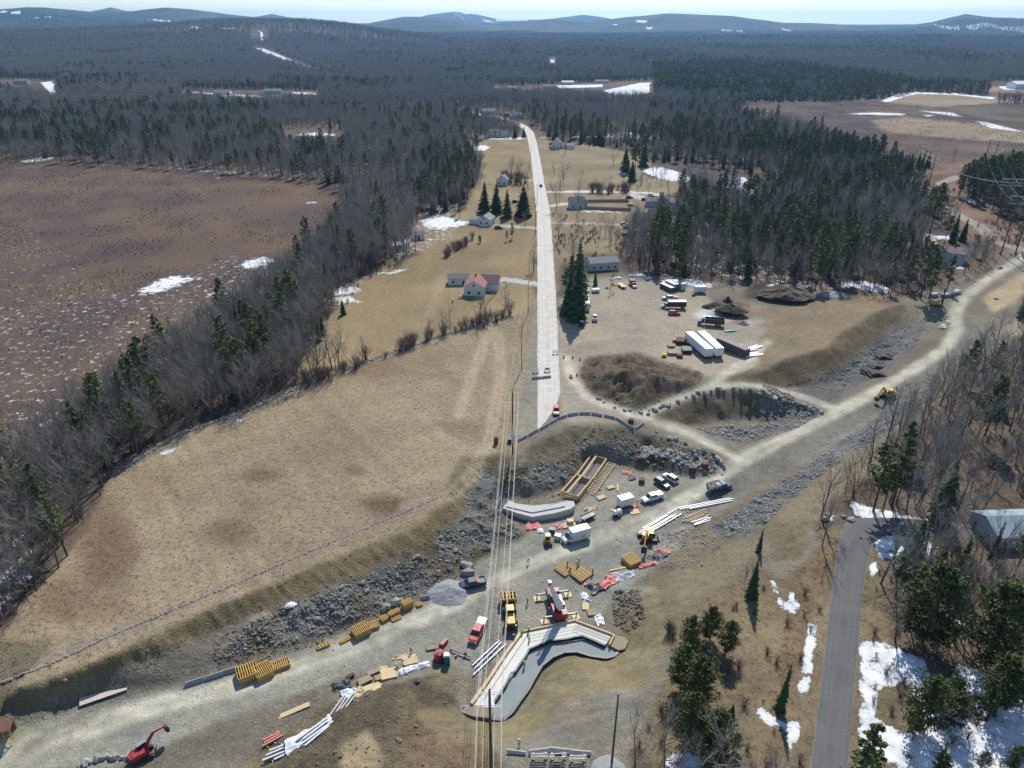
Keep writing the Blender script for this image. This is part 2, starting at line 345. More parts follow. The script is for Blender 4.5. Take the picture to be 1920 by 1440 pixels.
def foliage_mat(name, c1, c2, back=.25):
    m, t, b = newmat(name)
    oi = t.nodes.new('ShaderNodeObjectInfo'); tc = t.nodes.new('ShaderNodeTexCoord')
    n = t.nodes.new('ShaderNodeTexNoise'); n.inputs['Scale'].default_value = .8; n.inputs['Detail'].default_value = 3
    t.links.new(tc.outputs['Object'], n.inputs['Vector'])
    ad = t.nodes.new('ShaderNodeMath'); ad.operation = 'ADD'; t.links.new(n.outputs['Fac'], ad.inputs[0]); t.links.new(oi.outputs['Random'], ad.inputs[1])
    mu = t.nodes.new('ShaderNodeMath'); mu.operation = 'MULTIPLY'; mu.inputs[1].default_value = .55; t.links.new(ad.outputs[0], mu.inputs[0])
    mx = t.nodes.new('ShaderNodeMix'); mx.data_type = 'RGBA'; mx.inputs[6].default_value = (*c1, 1); mx.inputs[7].default_value = (*c2, 1)
    t.links.new(mu.outputs[0], mx.inputs[0]); t.links.new(mx.outputs[2], b.inputs['Base Color'])
    b.inputs['Roughness'].default_value = .8; b.inputs['Specular IOR Level'].default_value = .15
    _mats[name] = m
    return m

def tag(o, label=None, cat=None, group=None, kind=None):
    if label: o['label'] = label
    if cat: o['category'] = cat
    if group: o['group'] = group
    if kind: o['kind'] = kind
    return o

# ------------------------------------------------------------------ mesh collector
class MB:
    def __init__(s): s.v = []; s.f = []; s.sm = False
    def add(s, vs, fs):
        k = len(s.v); s.v += [tuple(p) for p in vs]; s.f += [tuple(i + k for i in f) for f in fs]; return s
    def box(s, c, d, rz=0.0, M=None):
        hx, hy, hz = d[0] / 2, d[1] / 2, d[2] / 2
        T = Matrix.Translation(c) @ (Matrix.Rotation(rz, 4, 'Z') if M is None else M)
        vs = [T @ Vector((x, y, z)) for x in (-hx, hx) for y in (-hy, hy) for z in (-hz, hz)]
        return s.add(vs, [(0,1,3,2),(4,6,7,5),(0,4,5,1),(2,3,7,6),(0,2,6,4),(1,5,7,3)])
    def tube(s, p0, p1, r0, r1=None, n=6, cap=True):
        p0 = Vector(p0); p1 = Vector(p1); r1 = r0 if r1 is None else r1
        d = (p1 - p0)
        if d.length < 1e-6: return s
        q = d.to_track_quat('Z', 'Y'); a = q @ Vector((1, 0, 0)); b = q @ Vector((0, 1, 0))
        vs = []
        for i in range(n):
            t = 2 * math.pi * i / n; e = a * math.cos(t) + b * math.sin(t); vs += [p0 + e * r0, p1 + e * r1]
        fs = [(2*i, 2*((i+1) % n), 2*((i+1) % n)+1, 2*i+1) for i in range(n)]
        if cap: fs += [tuple(2*i for i in reversed(range(n))), tuple(2*i+1 for i in range(n))]
        return s.add(vs, fs)
    def beam(s, p0, p1, w_, h_):
        p0 = Vector(p0); p1 = Vector(p1); d = p1 - p0
        x = d.normalized(); y = Vector((0, 0, 1)).cross(x)
        if y.length < 1e-3: y = Vector((0, 1, 0))
        y.normalize(); z = x.cross(y)
        vs = [p + y * (w_/2*a) + z * (h_/2*b) for p in (p0, p1) for a, b in ((-1,-1),(1,-1),(1,1),(-1,1))]
        return s.add(vs, [(3,2,1,0),(4,5,6,7),(0,1,5,4),(1,2,6,5),(2,3,7,6),(3,0,4,7)])
    def loft(s, rings, cap=True):
        n = len(rings[0]); vs = [p for r in rings for p in r]; fs = []
        for k in range(len(rings) - 1):
            for i in range(n):
                j = (i + 1) % n; fs.append((k*n+i, k*n+j, (k+1)*n+j, (k+1)*n+i))
        if cap: fs += [tuple(reversed(range(n))), tuple((len(rings)-1)*n+i for i in range(n))]
        return s.add(vs, fs)
    def prism(s, poly, z0, z1):
        return s.loft([[(x, y, z0) for x, y in poly], [(x, y, z1) for x, y in poly]])
    def prism_y(s, prof, y0, y1):
        return s.loft([[(x, y1, z) for x, z in prof], [(x, y0, z) for x, z in prof]])
    def frus(s, x0, x1, w0, z0, X0, X1, w1, z1):
        return s.loft([[(x0,-w0,z0),(x1,-w0,z0),(x1,w0,z0),(x0,w0,z0)], [(X0,-w1,z1),(X1,-w1,z1),(X1,w1,z1),(X0,w1,z1)]])
    def rock(s, c, r, rnd, sq=.7):
        T = (1 + 5 ** .5) / 2
        vs = [(-1,T,0),(1,T,0),(-1,-T,0),(1,-T,0),(0,-1,T),(0,1,T),(0,-1,-T),(0,1,-T),(T,0,-1),(T,0,1),(-T,0,-1),(-T,0,1)]
        fs = [(0,11,5),(0,5,1),(0,1,7),(0,7,10),(0,10,11),(1,5,9),(5,11,4),(11,10,2),(10,7,6),(7,1,8),(3,9,4),(3,4,2),(3,2,6),(3,6,8),(3,8,9),(4,9,5),(2,4,11),(6,2,10),(8,6,7),(9,8,1)]
        a = rnd.uniform(.7, 1.4); b = rnd.uniform(.6, 1.0); an = rnd.uniform(0, 6.3); ca, sa = math.cos(an), math.sin(an)
        o = []
        for x, y, z in vs:
            k = r / 1.9 * rnd.uniform(.75, 1.2); x, y, z = x*k*a, y*k*b, z*k*sq
            o.append((c[0]+x*ca-y*sa, c[1]+x*sa+y*ca, c[2]+z))
        return s.add(o, fs)
    def build(s, name, m, parent=None, smooth=False):
        me = bpy.data.meshes.new(name); me.from_pydata(s.v, [], s.f); me.materials.append(m)
        if smooth: me.polygons.foreach_set('use_smooth', [True] * len(me.polygons))
        me.update()
        o = bpy.data.objects.new(name, me); C.objects.link(o)
        if parent is not None: o.parent = parent
        return o
def empty(name, loc, rz=0.0, label=None, cat=None, group=None):
    o = bpy.data.objects.new(name, None); o.empty_display_size = .5; C.objects.link(o)
    o.location = loc; o.rotation_euler = (0, 0, rz)
    return tag(o, label, cat, group)
def copy_tree(o, loc=None, rz=None, sc=None, label=None, group=None, parent=None):
    c = o.copy(); C.objects.link(c); c.parent = parent
    if loc is not None: c.location = loc
    if rz is not None: c.rotation_euler = (0, 0, rz)
    if sc is not None: c.scale = (sc, sc, sc)
    if label: c['label'] = label
    if group: c['group'] = group
    for ch in KIDS.get(o.name, None) or [k for k in o.children]:
        copy_tree(ch, parent=c)
    return c
KIDS = {}

# ------------------------------------------------------------------ ground mesh: one sheet to the horizon
rows = [-40.0]
while rows[-1] < 18500:
    y = rows[-1]; rows.append(y + (3.0 if y < 28 else max(.42, .0046 * y)))
rows = np.array(rows); NU = 840
uu = np.linspace(-1, 1, NU); uu = np.sign(uu) * (np.abs(uu) * .86 + .24 * np.abs(uu) ** 4)
VY, VU = np.meshgrid(rows, uu, indexing='ij')
VX = VU * (np.abs(VY) + 70.0)
VY = VY.ravel(); VX = VX.ravel()
VZ = H(VX, VY)
PX, PY = proj(VX, VY, VZ)
D = np.hypot(VX, VY)
# wobble the zone edges so that nothing is cut with a ruler
jx = fbm(VX / 9, VY / 9, 41, 3) + .45 * fbm(VX / 1.8, VY / 1.8, 42, 2); jy = fbm(VX / 9 + 50, VY / 9, 43, 3) + .45 * fbm(VX / 1.8, VY / 1.8, 44, 2)
sc_ = FPX / np.maximum(VY * CP - (VZ - CAM_H) * SP, 5)          # picture px per metre there
def zone(poly, wob=1.5):
    return pip(PX + jx * wob * sc_, PY + jy * wob * sc_ * .5, poly)
col = np.zeros((len(VX), 3)); rub = np.zeros(len(VX)); veg = np.full(len(VX), .4); snow = np.full(len(VX), -1.0)
def paint(mask, c, c2=None, sc2=30, seed=0, r=None, v=None):
    c = np.array(c)
    if c2 is not None:
        t = np.clip(.5 + fbm(VX[mask] / sc2, VY[mask] / sc2, seed + 60, 4) * 1.3, 0, 1)[:, None]
        col[mask] = c * (1 - t) + np.array(c2) * t
    else: col[mask] = c
    if r is not None: rub[mask] = r
    if v is not None: veg[mask] = v
allm = np.ones(len(VX), bool)
paint(allm, (.085, .068, .055), (.15, .115, .085), 40, 1, 0, .5)              # leaf litter under the woods
farm = D > 5200                                                                # wooded far slopes
paint(farm, (.035, .047, .040), (.085, .08, .072), 420, 2, .0, .9)
t = fbm(VX / 90, VY / 160, 77, 4)[:, None]; col[farm] *= (1 + .55 * t[farm])
z = zone(MARSH, 4); paint(z, (.112, .08, .066), (.16, .110, .070), 38, 3, 0, 1)
t = np.clip(fbm(VX / 14, VY / 22, 78, 4) * 1.8 + .1, 0, 1)[:, None] * .55; col[z] = (col * (1 - t) + np.array([.075, .06, .062]) * t)[z]
z = zone(BOG, 5); paint(z, (.09, .066, .062), (.16, .115, .08), 60, 4, 0, .9)
for p_ in (FLD_R1, FLD_R2, FLD_R3): paint(zone(p_, 3), (.30, .235, .16), (.24, .185, .12), 60, 5, 0, .3)
paint(zone(ROWC, 3), (.25, .17, .12), (.14, .085, .06), 22, 6, 0, .8)
paint(zone(LAWN_W, 2), (.285, .222, .12), (.215, .16, .088), 26, 7, 0, .25)
paint(zone(LAWN_E, 2), (.275, .22, .13), (.215, .165, .10), 26, 8, 0, .3)
paint(zone(FIELD, 1.5), (.305, .245, .158), (.245, .19, .122), 24, 9, 0, .8)
# old mowing lines and matted swathes
z = zone(FIELD, 1.5); xr = VX * .82 + VY * .57; yr = -VX * .57 + VY * .82
col[z] *= (1 + .16 * fbm(xr / 1.5, yr / 30, 61, 3) + .13 * fbm(xr / 9, yr / 4, 62, 4))[z][:, None]
z = zone(LAWN_W, 2) | zone(LAWN_E, 2); col[z] *= (1 + .12 * fbm(VX / 2.2, VY / 22, 63, 3) + .16 * fbm(VX / 16, VY / 16, 64, 4))[z][:, None]
# darker rank growth in the field
def blob(u, v, ru, rv, c, k=.8, soft_=1.0):
    d = np.hypot((PX - u + jx * 20) / ru, (PY - v + jy * 10) / rv)
    m = np.clip((1.1 - d) / (.6 * soft_), 0, 1) * k; s = m > 0
    col[s] = col[s] * (1 - m[s, None]) + np.array(c) * m[s, None]
for b_ in [(714,947,58,22,(.115,.075,.045),.85),(668,880,34,15,(.13,.09,.055),.65),(490,890,42,19,(.13,.09,.055),.65),(200,1040,70,110,(.15,.09,.06),.75),(430,1000,60,35,(.135,.09,.055),.65),(300,905,30,10,(.2,.14,.09),.5),(120,1120,60,50,(.17,.10,.06),.6),(810,700,45,10,(.2,.15,.1),.5),(700,690,60,25,(.17,.11,.08),.4),(870,800,60,8,(.2,.15,.1),.5),(170,1150,120,30,(.2,.12,.07),.5),(905,720,25,60,(.24,.18,.12),.4)]:
    blob(*b_)
paint(zone(SITE, 1), (.235, .21, .155), (.17, .15, .115), 12, 10, .5, .2)
paint(zone(BANK_L, 1.2), (.215, .172, .09), (.15, .12, .07), 7, 11, .35, .3)
paint(zone(RUB_L, 2), (.205, .20, .175), (.14, .135, .115), 6, 12, 1, 0)
z = zone(RUB_L, 2) & (fbm(VX / 12, VY / 12, 90, 3) > .12); paint(z, (.14, .105, .065), (.10, .08, .05), 5, 30, .6, .2)
paint(zone(CRATER, 2), (.21, .175, .115), (.15, .13, .09), 6, 13, .7, .2)
paint(zone(YARD, 1), (.36, .31, .225), (.29, .255, .195), 14, 14, .15, .05)
paint(zone(MOUND1, .8), (.19, .145, .10), (.125, .10, .072), 5, 15, .8, .3)
paint(zone(BASIN_B, 1), (.19, .15, .095), (.13, .105, .07), 5, 16, .5, .3)
paint(zone(BASIN_R, 1.5), (.24, .23, .205), (.16, .15, .13), 5, 17, 1, 0)
paint(zone(BANK_Y, 1), (.17, .14, .085), (.13, .105, .065), 7, 18, .35, .2)
paint(zone([(1480,735),(1560,700),(1620,650),(1700,600),(1740,600),(1720,650),(1640,700),(1580,745),(1540,760)], 2), (.19, .18, .16), (.14, .13, .12), 6, 31, .9, 0)
paint(zone([(1400,528),(1450,522),(1515,545),(1520,560),(1440,566),(1395,558)], 1), (.115, .09, .065), (.085, .065, .05), 4, 19, .6, .2)
paint(zone([(1330,570),(1360,562),(1405,574),(1400,594),(1360,594),(1325,588)], 1), (.08, .06, .05), (.06, .05, .04), 4, 20, .6, .2)
paint(zone([(1345,565),(1430,580),(1530,560),(1600,560),(1700,566),(1640,585),(1580,620),(1545,650),(1470,672),(1425,696),(1420,640),(1440,620)], 1.5), (.24, .185, .115), (.19, .15, .10), 8, 32, .2, .2)
paint(zone(BERM, 1.5), (.215, .175, .115), (.165, .135, .085), 10, 21, .3, .35)
paint(zone(RIP, 1), (.20, .20, .19), (.13, .13, .125), 5, 22, 1, 0)
paint(zone(RIP2, 1), (.20, .20, .18), (.13, .13, .12), 5, 23, 1, 0)
paint(zone(SPOIL, 1.5), (.19, .155, .10), (.10, .085, .055), 6, 24, .7, .3)
paint(zone([(640,1400),(690,1365),(715,1400),(720,1440),(640,1445)], 1), (.30, .235, .14), None, 1, 0, .2, .1)
paint(zone(RINGB, 1), (.235, .195, .115), (.185, .15, .09), 8, 25, .25, .1)
paint(zone([(1055,1320),(1150,1290),(1230,1290),(1200,1350),(1130,1400),(1040,1400),(960,1395),(1010,1370)], 1.5), (.22, .205, .165), (.18, .165, .13), 6, 26, .4, .1)
paint(zone([(780,1340),(840,1390),(930,1405),(950,1440),(960,1560),(700,1560),(780,1440),(740,1380)], 2), (.19, .14, .085), (.14, .10, .06), 6, 33, .4, .5)
paint(zone(FOR_S, 1.5), (.175, .14, .10), (.12, .095, .07), 12, 27, 0, .9)
paint(zone(TURF_S, 1.5), (.235, .185, .11), (.165, .13, .08), 12, 28, 0, .6)
paint(zone([(1480,1080),(1530,1030),(1560,1000),(1575,1010),(1540,1100),(1480,1350),(1460,1440),(1420,1440),(1470,1250)], 1.5), (.17, .12, .075), (.23, .17, .10), 4, 29, .1, .9)
# pale sand by the far haul road and puddle of silt
paint(zone([(1840,560),(1925,505),(1990,470),(1990,500),(1925,550),(1860,590)], 1.2), (.42, .32, .19), (.34, .27, .18), 6, 34, .1, .1)
paint(zone([(1880,620),(1925,580),(1990,560),(1990,620),(1925,640)], 1.2), (.34, .29, .2), None, 6, 34, .1, .1)
paint(zone([(1820,635),(1850,628),(1885,640),(1870,652),(1830,648)], .6), (.17, .18, .17), None)
# gravel of the working floor between the banks
FLOOR = [(560,1220),(800,1125),(860,1080),(990,1000),(1000,970),(1070,960),(1110,880),(1200,885),(1340,895),(1400,850),(1480,830),(1400,925),(1300,985),(1240,1060),(1150,1120),(1120,1160),(1080,1165),(975,1185),(900,1270),(840,1240),(640,1270),(480,1330),(300,1400),(200,1440),(0,1460),(-100,1500),(-100,1420),(0,1360),(350,1285)]
paint(zone(FLOOR, 1.2), (.285, .275, .215), (.215, .21, .18), 9, 35, .35, 0)
paint(zone([(1400,850),(1480,812),(1560,772),(1640,728),(1720,680),(1775,640),(1790,600),(1830,610),(1850,640),(1760,712),(1640,792),(1500,872),(1400,925),(1300,965),(1280,950),(1360,890)], 1.5), (.225, .21, .175), (.17, .16, .135), 7, 39, .6, 0)
# haul roads: dusty wheel-packed gravel
for k, (l, wd) in enumerate(HW):
    d = dseg(VX, VY, l) + fbm(VX / 5, VY / 5, 50 + k, 3) * .8
    m = np.clip((wd * 1.15 - d) / (wd * .45), 0, 1) * .9; s = m > 0
    tr = np.exp(-((np.abs(d - wd * .42)) / .55) ** 2)            # wheel paths
    c = np.array([.40, .375, .29])[None] * (1 + .30 * tr[s, None]); c = c * (1 + .45 * fbm(VX[s] / 3, VY[s] / 3, 55, 3)[:, None])
    col[s] = col[s] * (1 - m[s, None]) + c * m[s, None]; rub[s] *= (1 - .8 * m[s]); veg[s] *= (1 - m[s])
def track(pts_, half, wd, c, k, sep=1.9):
    """pair of wheel ruts"""
    wl = [W(u, v) for u, v in pts_]
    d = dseg(VX, VY, [(p.x, p.y) for p in wl]) + fbm(VX / 6, VY / 6, 88, 2) * .3
    m = np.exp(-((d - sep / 2) / wd) ** 2) * k * (d < half); s = m > .02
    col[s] = col[s] * (1 - m[s, None]) + np.array(c) * m[s, None]; veg[s] *= (1 - m[s]) 
pale = (.48, .39, .27); dark = (.14, .12, .085)
for a in [([(930,600),(905,650),(880,720),(860,780)],4,.5,pale,.75),([(935,625),(940,700),(930,760),(915,830),(880,900)],4,.5,pale,.7),([(925,845),(850,830),(820,810)],4,.5,pale,.4),([(900,870),(840,930),(760,950)],4,.5,pale,.45),
          ([(1075,660),(1140,640),(1220,636),(1300,630)],4,.4,dark,.3),([(1060,640),(1180,628),(1290,640)],5,.6,(.42,.34,.22),.7),
          ([(1130,590),(1160,585),(1195,600),(1205,615),(1180,625)],4,.3,dark,.45),([(1245,600),(1265,612),(1270,630),(1250,640)],4,.3,dark,.4),
          ([(1420,690),(1390,705),(1350,712),(1300,735)],4,.4,dark,.4),([(1400,640),(1420,660),(1395,690),(1340,715)],4,.4,pale,.5),([(1050,640),(1075,668),(1100,640),(1120,655)],3,.4,dark,.5),
          ([(1440,575),(1500,565),(1560,560),(1610,552)],4,.6,dark,.5),([(120,1385),(60,1400),(0,1420)],3,.4,dark,.6),([(175,1335),(120,1370),(60,1395)],3,.35,dark,.7),
          ([(380,1395),(330,1425),(290,1445)],3,.4,dark,.7),([(420,1375),(360,1420),(330,1450)],3,.4,dark,.6)]:
    track(*a)
for a in [([(1100,600),(1200,590),(1230,600)],3,.3,dark,.35),([(1120,650),(1200,650),(1240,640),(1230,610)],3,.35,dark,.35),([(1150,560),(1220,575),(1300,600),(1400,630)],3,.4,dark,.3),([(900,1110),(1000,1060),(1120,1010),(1240,955)],3,.35,dark,.4),([(700,1200),(820,1150),(930,1090)],3,.35,dark,.35),([(500,1260),(640,1215),(760,1185)],3,.35,dark,.35),([(1400,870),(1500,815),(1600,765)],3,.3,dark,.4),([(830,1170),(880,1150),(960,1100),(1010,1075)],3,.3,dark,.4),([(1100,1000),(1180,985),(1260,940),(1330,900)],3,.3,dark,.35),([(1300,1040),(1360,1010),(1440,960),(1540,900)],3,.4,dark,.35),([(1180,1240),(1220,1180),(1215,1130)],3,.3,dark,.4),([(930,1350),(1020,1330),(1100,1290)],3,.3,dark,.35),([(1560,655),(1500,690),(1450,700)],3,.3,dark,.3),([(830,520),(800,600),(760,640)],3,.4,pale,.35),([(760,900),(880,880),(960,800)],3,.4,pale,.4)]:
    track(*a)
# silt-fence strip and the ruts along the field edge
wl = [W(u, v) for u, v in [(-200,1352),(0,1285),(200,1195),(400,1112),(640,1010),(830,930)]]
d = dseg(VX, VY, [(p.x, p.y) for p in wl]); s = d < 2.2; m = np.clip(1.1 - d[s] / 1.6, 0, 1)[:, None] * .6
col[s] = col[s] * (1 - m) + np.array([.24, .20, .17]) * m
# puddle colour of the silty pool
paint(zone([(20,1372),(45,1358),(75,1352),(70,1368),(30,1392),(10,1400)], .4), (.33, .31, .20), None, 1, 0, 0, 0)
# yard: churned pale lime and dust marks
for b_ in [(1335,600,30,10,(.45,.44,.40),.6),(1325,585,22,9,(.6,.58,.54),.8),(1410,605,30,7,(.42,.41,.37),.6),(1380,602,12,6,(.13,.12,.11),.8),(1150,625,6,3,(.6,.58,.5),.8),(1180,1105,60,10,(.3,.3,.28),.6),(1700,555,60,4,(.2,.16,.12),.6),
           (1560,645,30,12,(.30,.23,.14),.7),(1640,560,40,10,(.25,.19,.12),.6),(1090,1330,30,30,(.25,.2,.13),.5),(1060,1380,50,14,(.17,.165,.14),.7),(1610,880,60,30,(.26,.21,.13),.6),(1480,960,40,20,(.26,.21,.13),.5),(1420,1020,60,16,(.2,.19,.16),.5),(960,1100,60,20,(.30,.27,.2),.4)]:
    blob(*b_)
# roads
def blur(a, n):
    a = a.reshape(len(rows), NU, -1).copy()
    for _ in range(n):
        a[1:-1] = (a[:-2] + a[2:] + 2 * a[1:-1]) / 4; a[:, 1:-1] = (a[:, :-2] + a[:, 2:] + 2 * a[:, 1:-1]) / 4
    return a
col = blur(col, 2).reshape(-1, 3); rub = blur(rub, 4).ravel(); veg = blur(veg, 4).ravel()
z2 = zone([(1003,560),(1009,560),(1009,800),(960,840),(975,770)], .8); paint(z2, (.24, .22, .18), (.30, .27, .2), 5, 37, .3, .3)
def lane(pts_, wd, c, wob=.5):
    wl = [W(u, v) for u, v in pts_]
    d = dseg(VX, VY, [(p.x, p.y) for p in wl]) + jx * wob; s = d < wd; col[s] = np.array(c) * (1 + .2 * jy[s, None]); rub[s] = .2; veg[s] = 0
for a in [([(1006,533),(965,526),(935,522),(925,530)],2.6,(.45,.43,.39)),([(1010,428),(960,425),(920,422)],2.8,(.36,.33,.27)),([(1030,360),(1090,359),(1160,360),(1215,362),(1240,366)],2.8,(.6,.58,.53)),([(1030,418),(1100,419),(1160,422),(1190,430)],2.6,(.36,.32,.26)),
          ([(1185,364),(1205,372)],4,(.5,.47,.42)),([(1003,338),(960,338),(945,340)],2.2,(.45,.42,.36)),([(1048,258),(1015,258),(1130,256),(1280,258)],3,(.5,.47,.4)),([(1035,386),(1060,382)],3,(.5,.46,.4)),([(1725,500),(1738,480),(1745,455),(1740,440)],3,(.5,.48,.44)),
          ([(1925,470),(1870,455),(1830,445),(1790,400),(1745,372),(1760,345),(1800,330),(1925,300)],3.5,(.30,.27,.22)),([(870,212),(800,208),(740,210)],4,(.4,.36,.3))]:
    lane(*a)
# ------------------------------------------------------------------ snow lying in the shade of woods and on banks
SNOW = [[(476,89),(495,91),(630,145),(628,149),(500,106)],[(185,172),(330,178),(330,184),(190,180)],[(540,252),(590,247),(632,250),(636,256),(560,256)],[(25,303),(60,297),(105,291),(104,298),(60,306)],[(395,331),(415,331),(420,336),(398,336)],[(568,378),(600,376),(600,382),(572,384)],
 [(255,548),(290,530),(320,515),(350,518),(378,520),(340,530),(310,545),(270,553)],[(385,555),(440,545),(430,550),(390,558)],[(450,498),(480,482),(510,484),(505,496),(470,506)],
 [(605,545),(640,538),(690,542),(680,548),(640,552),(610,550)],[(630,562),(660,557),(695,566),(670,570),(640,568)],[(700,516),(740,505),(778,498),(772,506),(730,516)],
 [(715,458),(760,445),(775,448),(750,460),(720,466)],[(790,412),(830,405),(860,412),(890,415),(870,425),(820,430),(800,425)],[(890,420),(920,418),(918,426),(895,428)],[(860,440),(890,437),(880,443)],[(825,480),(860,478),(855,485),(830,484)],[(875,275),(905,270),(925,275),(915,283),(880,284)],[(910,258),(990,256),(985,262),(915,263)],[(868,288),(890,284),(885,290)],
 [(290,848),(330,830),(345,835),(320,850),(300,858)],[(385,800),(430,788),(470,776),(485,780),(440,795),(410,802)],[(560,730),(585,722),(575,735)],[(785,652),(803,646),(800,653)],
 [(1195,315),(1240,312),(1280,322),(1300,335),(1295,345),(1240,338),(1205,325)],[(1340,335),(1400,330),(1420,350),(1415,366),(1385,362),(1350,350)],[(1360,375),(1380,373),(1375,380)],[(1120,250),(1180,246),(1230,256),(1250,262),(1190,262),(1130,258)],[(1070,390),(1180,397),(1182,402),(1080,397)],[(1100,372),(1180,378),(1180,381),(1100,376)],[(1240,410),(1290,400),(1300,420),(1260,430)],[(1280,440),(1330,445),(1320,455),(1290,450)],[(1150,432),(1185,430),(1180,436),(1150,437)],
 [(1185,400),(1215,392),(1225,402),(1200,408)],[(1575,528),(1620,524),(1660,534),(1680,550),(1650,552),(1610,545),(1580,540)],[(1440,535),(1450,535),(1450,545)],[(1230,523),(1280,520),(1350,532),(1335,542),(1240,532)],[(1100,470),(1110,478),(1100,478)],
 [(1130,170),(1200,155),(1220,155),(1218,175),(1170,180),(1150,178)],[(1040,160),(1130,158),(1130,163),(1050,166)],[(930,165),(975,170),(960,173)],[(1400,217),(1445,214),(1460,216),(1420,220)],[(1555,213),(1640,210),(1700,212),(1700,218),(1620,216)],[(1720,214),(1760,215),(1740,221)],[(1650,190),(1680,176),(1712,172),(1790,174),(1870,183),(1860,186),(1790,178),(1720,176),(1695,182),(1665,192)],[(1700,205),(1790,210),(1850,240),(1925,250),(1925,246),(1860,230)],[(1870,162),(1925,160),(1925,168),(1880,168)],[(1700,156),(1730,154),(1728,158)],
 [(1800,368),(1840,375),(1830,382),(1800,376)],[(1700,328),(1760,318),(1800,306),(1800,310),(1750,322),(1700,332)],[(1690,452),(1710,450),(1712,475),(1700,490),(1690,490)],[(1770,485),(1800,485),(1815,500),(1795,510),(1775,500)],[(1740,440),(1790,440),(1790,452),(1750,450)],
 [(1585,932),(1640,948),(1720,965),(1790,980),(1840,985),(1840,992),(1760,985),(1690,982),(1630,978),(1595,966)],[(1545,970),(1580,958),(1590,965),(1550,985)],[(1636,1008),(1690,1000),(1745,1014),(1768,1030),(1752,1056),(1700,1052),(1655,1052),(1634,1036)],[(1628,1045),(1650,1050),(1643,1092),(1626,1088)],[(1440,1080),(1455,1085),(1465,1115),(1475,1130),(1482,1100),(1495,1110),(1508,1145),(1490,1155),(1465,1145),(1448,1115)],
 [(1514,1165),(1538,1165),(1534,1200),(1520,1300),(1503,1320),(1496,1285)],[(1415,1320),(1440,1325),(1475,1350),(1510,1345),(1500,1390),(1485,1430),(1478,1425),(1470,1370),(1440,1365),(1420,1350)],[(1520,1200),(1530,1200),(1520,1280),(1510,1270)],
 [(1608,1195),(1660,1200),(1730,1235),(1780,1290),(1800,1350),(1740,1350),(1700,1290),(1655,1290),(1645,1345),(1700,1372),(1780,1372),(1860,1350),(1990,1320),(1990,1500),(1740,1500),(1680,1440),(1640,1420),(1608,1410),(1606,1300)],[(1780,1230),(1850,1260),(1880,1300),(1830,1300),(1790,1270)],[(1760,1140),(1790,1140),(1830,1180),(1800,1175),(1770,1160)],[(1870,1330),(1925,1300),(1925,1380),(1880,1360)],[(1240,1420),(1290,1400),(1330,1425),(1330,1450),(1240,1450)],[(1300,1350),(1325,1360),(1320,1390),(1300,1375)],
 [(355,50),(375,48),(377,53),(360,55)],[(413,52),(443,50),(440,55),(415,55)],[(478,90),(492,96),(490,99)],[(508,102),(530,110),(600,138),(625,146),(622,149),(570,128),(515,107)],[(485,58),(495,60),(492,72),(500,75),(490,76)],[(350,172),(420,175),(500,180),(500,183),(420,180)],[(545,172),(595,174),(594,178),(550,176)],[(1030,112),(1040,112),(1040,125),(1034,125)],[(865,92),(895,97),(890,99)],[(75,155),(100,152),(105,175),(98,180)],
 [(20,22),(38,20),(40,26),(22,27)],[(0,20),(14,20),(12,24),(0,24)],[(60,31),(76,32),(72,35),(62,35)],[(82,30),(98,31),(96,34),(84,33)],[(275,35),(322,38),(320,42),(300,41)],[(905,36),(925,40),(925,43),(908,41)],[(928,36),(992,34),(990,39),(930,40)],[(1191,37),(1214,38),(1212,43),(1192,42)],[(1212,50),(1225,51),(1224,55),(1212,55)],[(1350,54),(1375,56),(1374,59),(1352,58)],[(1380,56),(1393,57),(1392,61),(1382,60)],[(1465,53),(1486,57),(1484,60),(1468,57)],
 [(1745,44),(1790,50),(1800,47),(1800,55),(1780,55),(1760,52)],[(1810,48),(1835,44),(1850,42),(1870,46),(1869,50),(1845,50),(1825,57),(1812,54)],[(1860,50),(1890,50),(1925,50),(1925,62),(1900,58),(1870,55)],[(1150,45),(1160,45),(1158,48),(1150,47)],[(865,22),(880,24),(878,27),(866,26)]]
for p_ in SNOW:
    z = zone(p_, .6); snow[z] = 1.0
# patchy snow speckled through the marsh and woods
z = zone([(-300,620),(100,560),(300,520),(420,480),(560,470),(520,560),(330,700),(200,800),(0,960),(-300,1100)], 5); snow[z & (snow < 0)] = .20
z = zone([(-300,400),(60,420),(250,560),(60,640),(-300,700)], 5); snow[z & (snow < 0)] = .10
z = zone([(-300,1000),(0,960),(60,1000),(60,1080),(0,1170),(-300,1300)], 3); snow[z] = .55
z = zone([(140,308),(330,320),(480,330),(640,350),(640,344),(480,322),(330,312),(150,304)], 1); snow[z & (snow < 0)] = .42
z = zone([(1230,400),(1330,400),(1500,520),(1700,545),(1500,545),(1330,520),(1230,480)], 3); snow[z & (snow < 0)] = .30
z = zone([(600,540),(720,500),(800,380),(870,380),(860,440),(700,520),(620,600)], 3); snow[z & (snow < 0)] = .30
z = zone([(1700,1330),(1925,1180),(1925,1460),(1700,1460)], 3); snow[z & (snow < 0)] = .4
near_ = np.where(D < 700, 1, 0)
snb = blur(snow, 5).ravel(); snow = np.where(D < 1200, snb, snow)
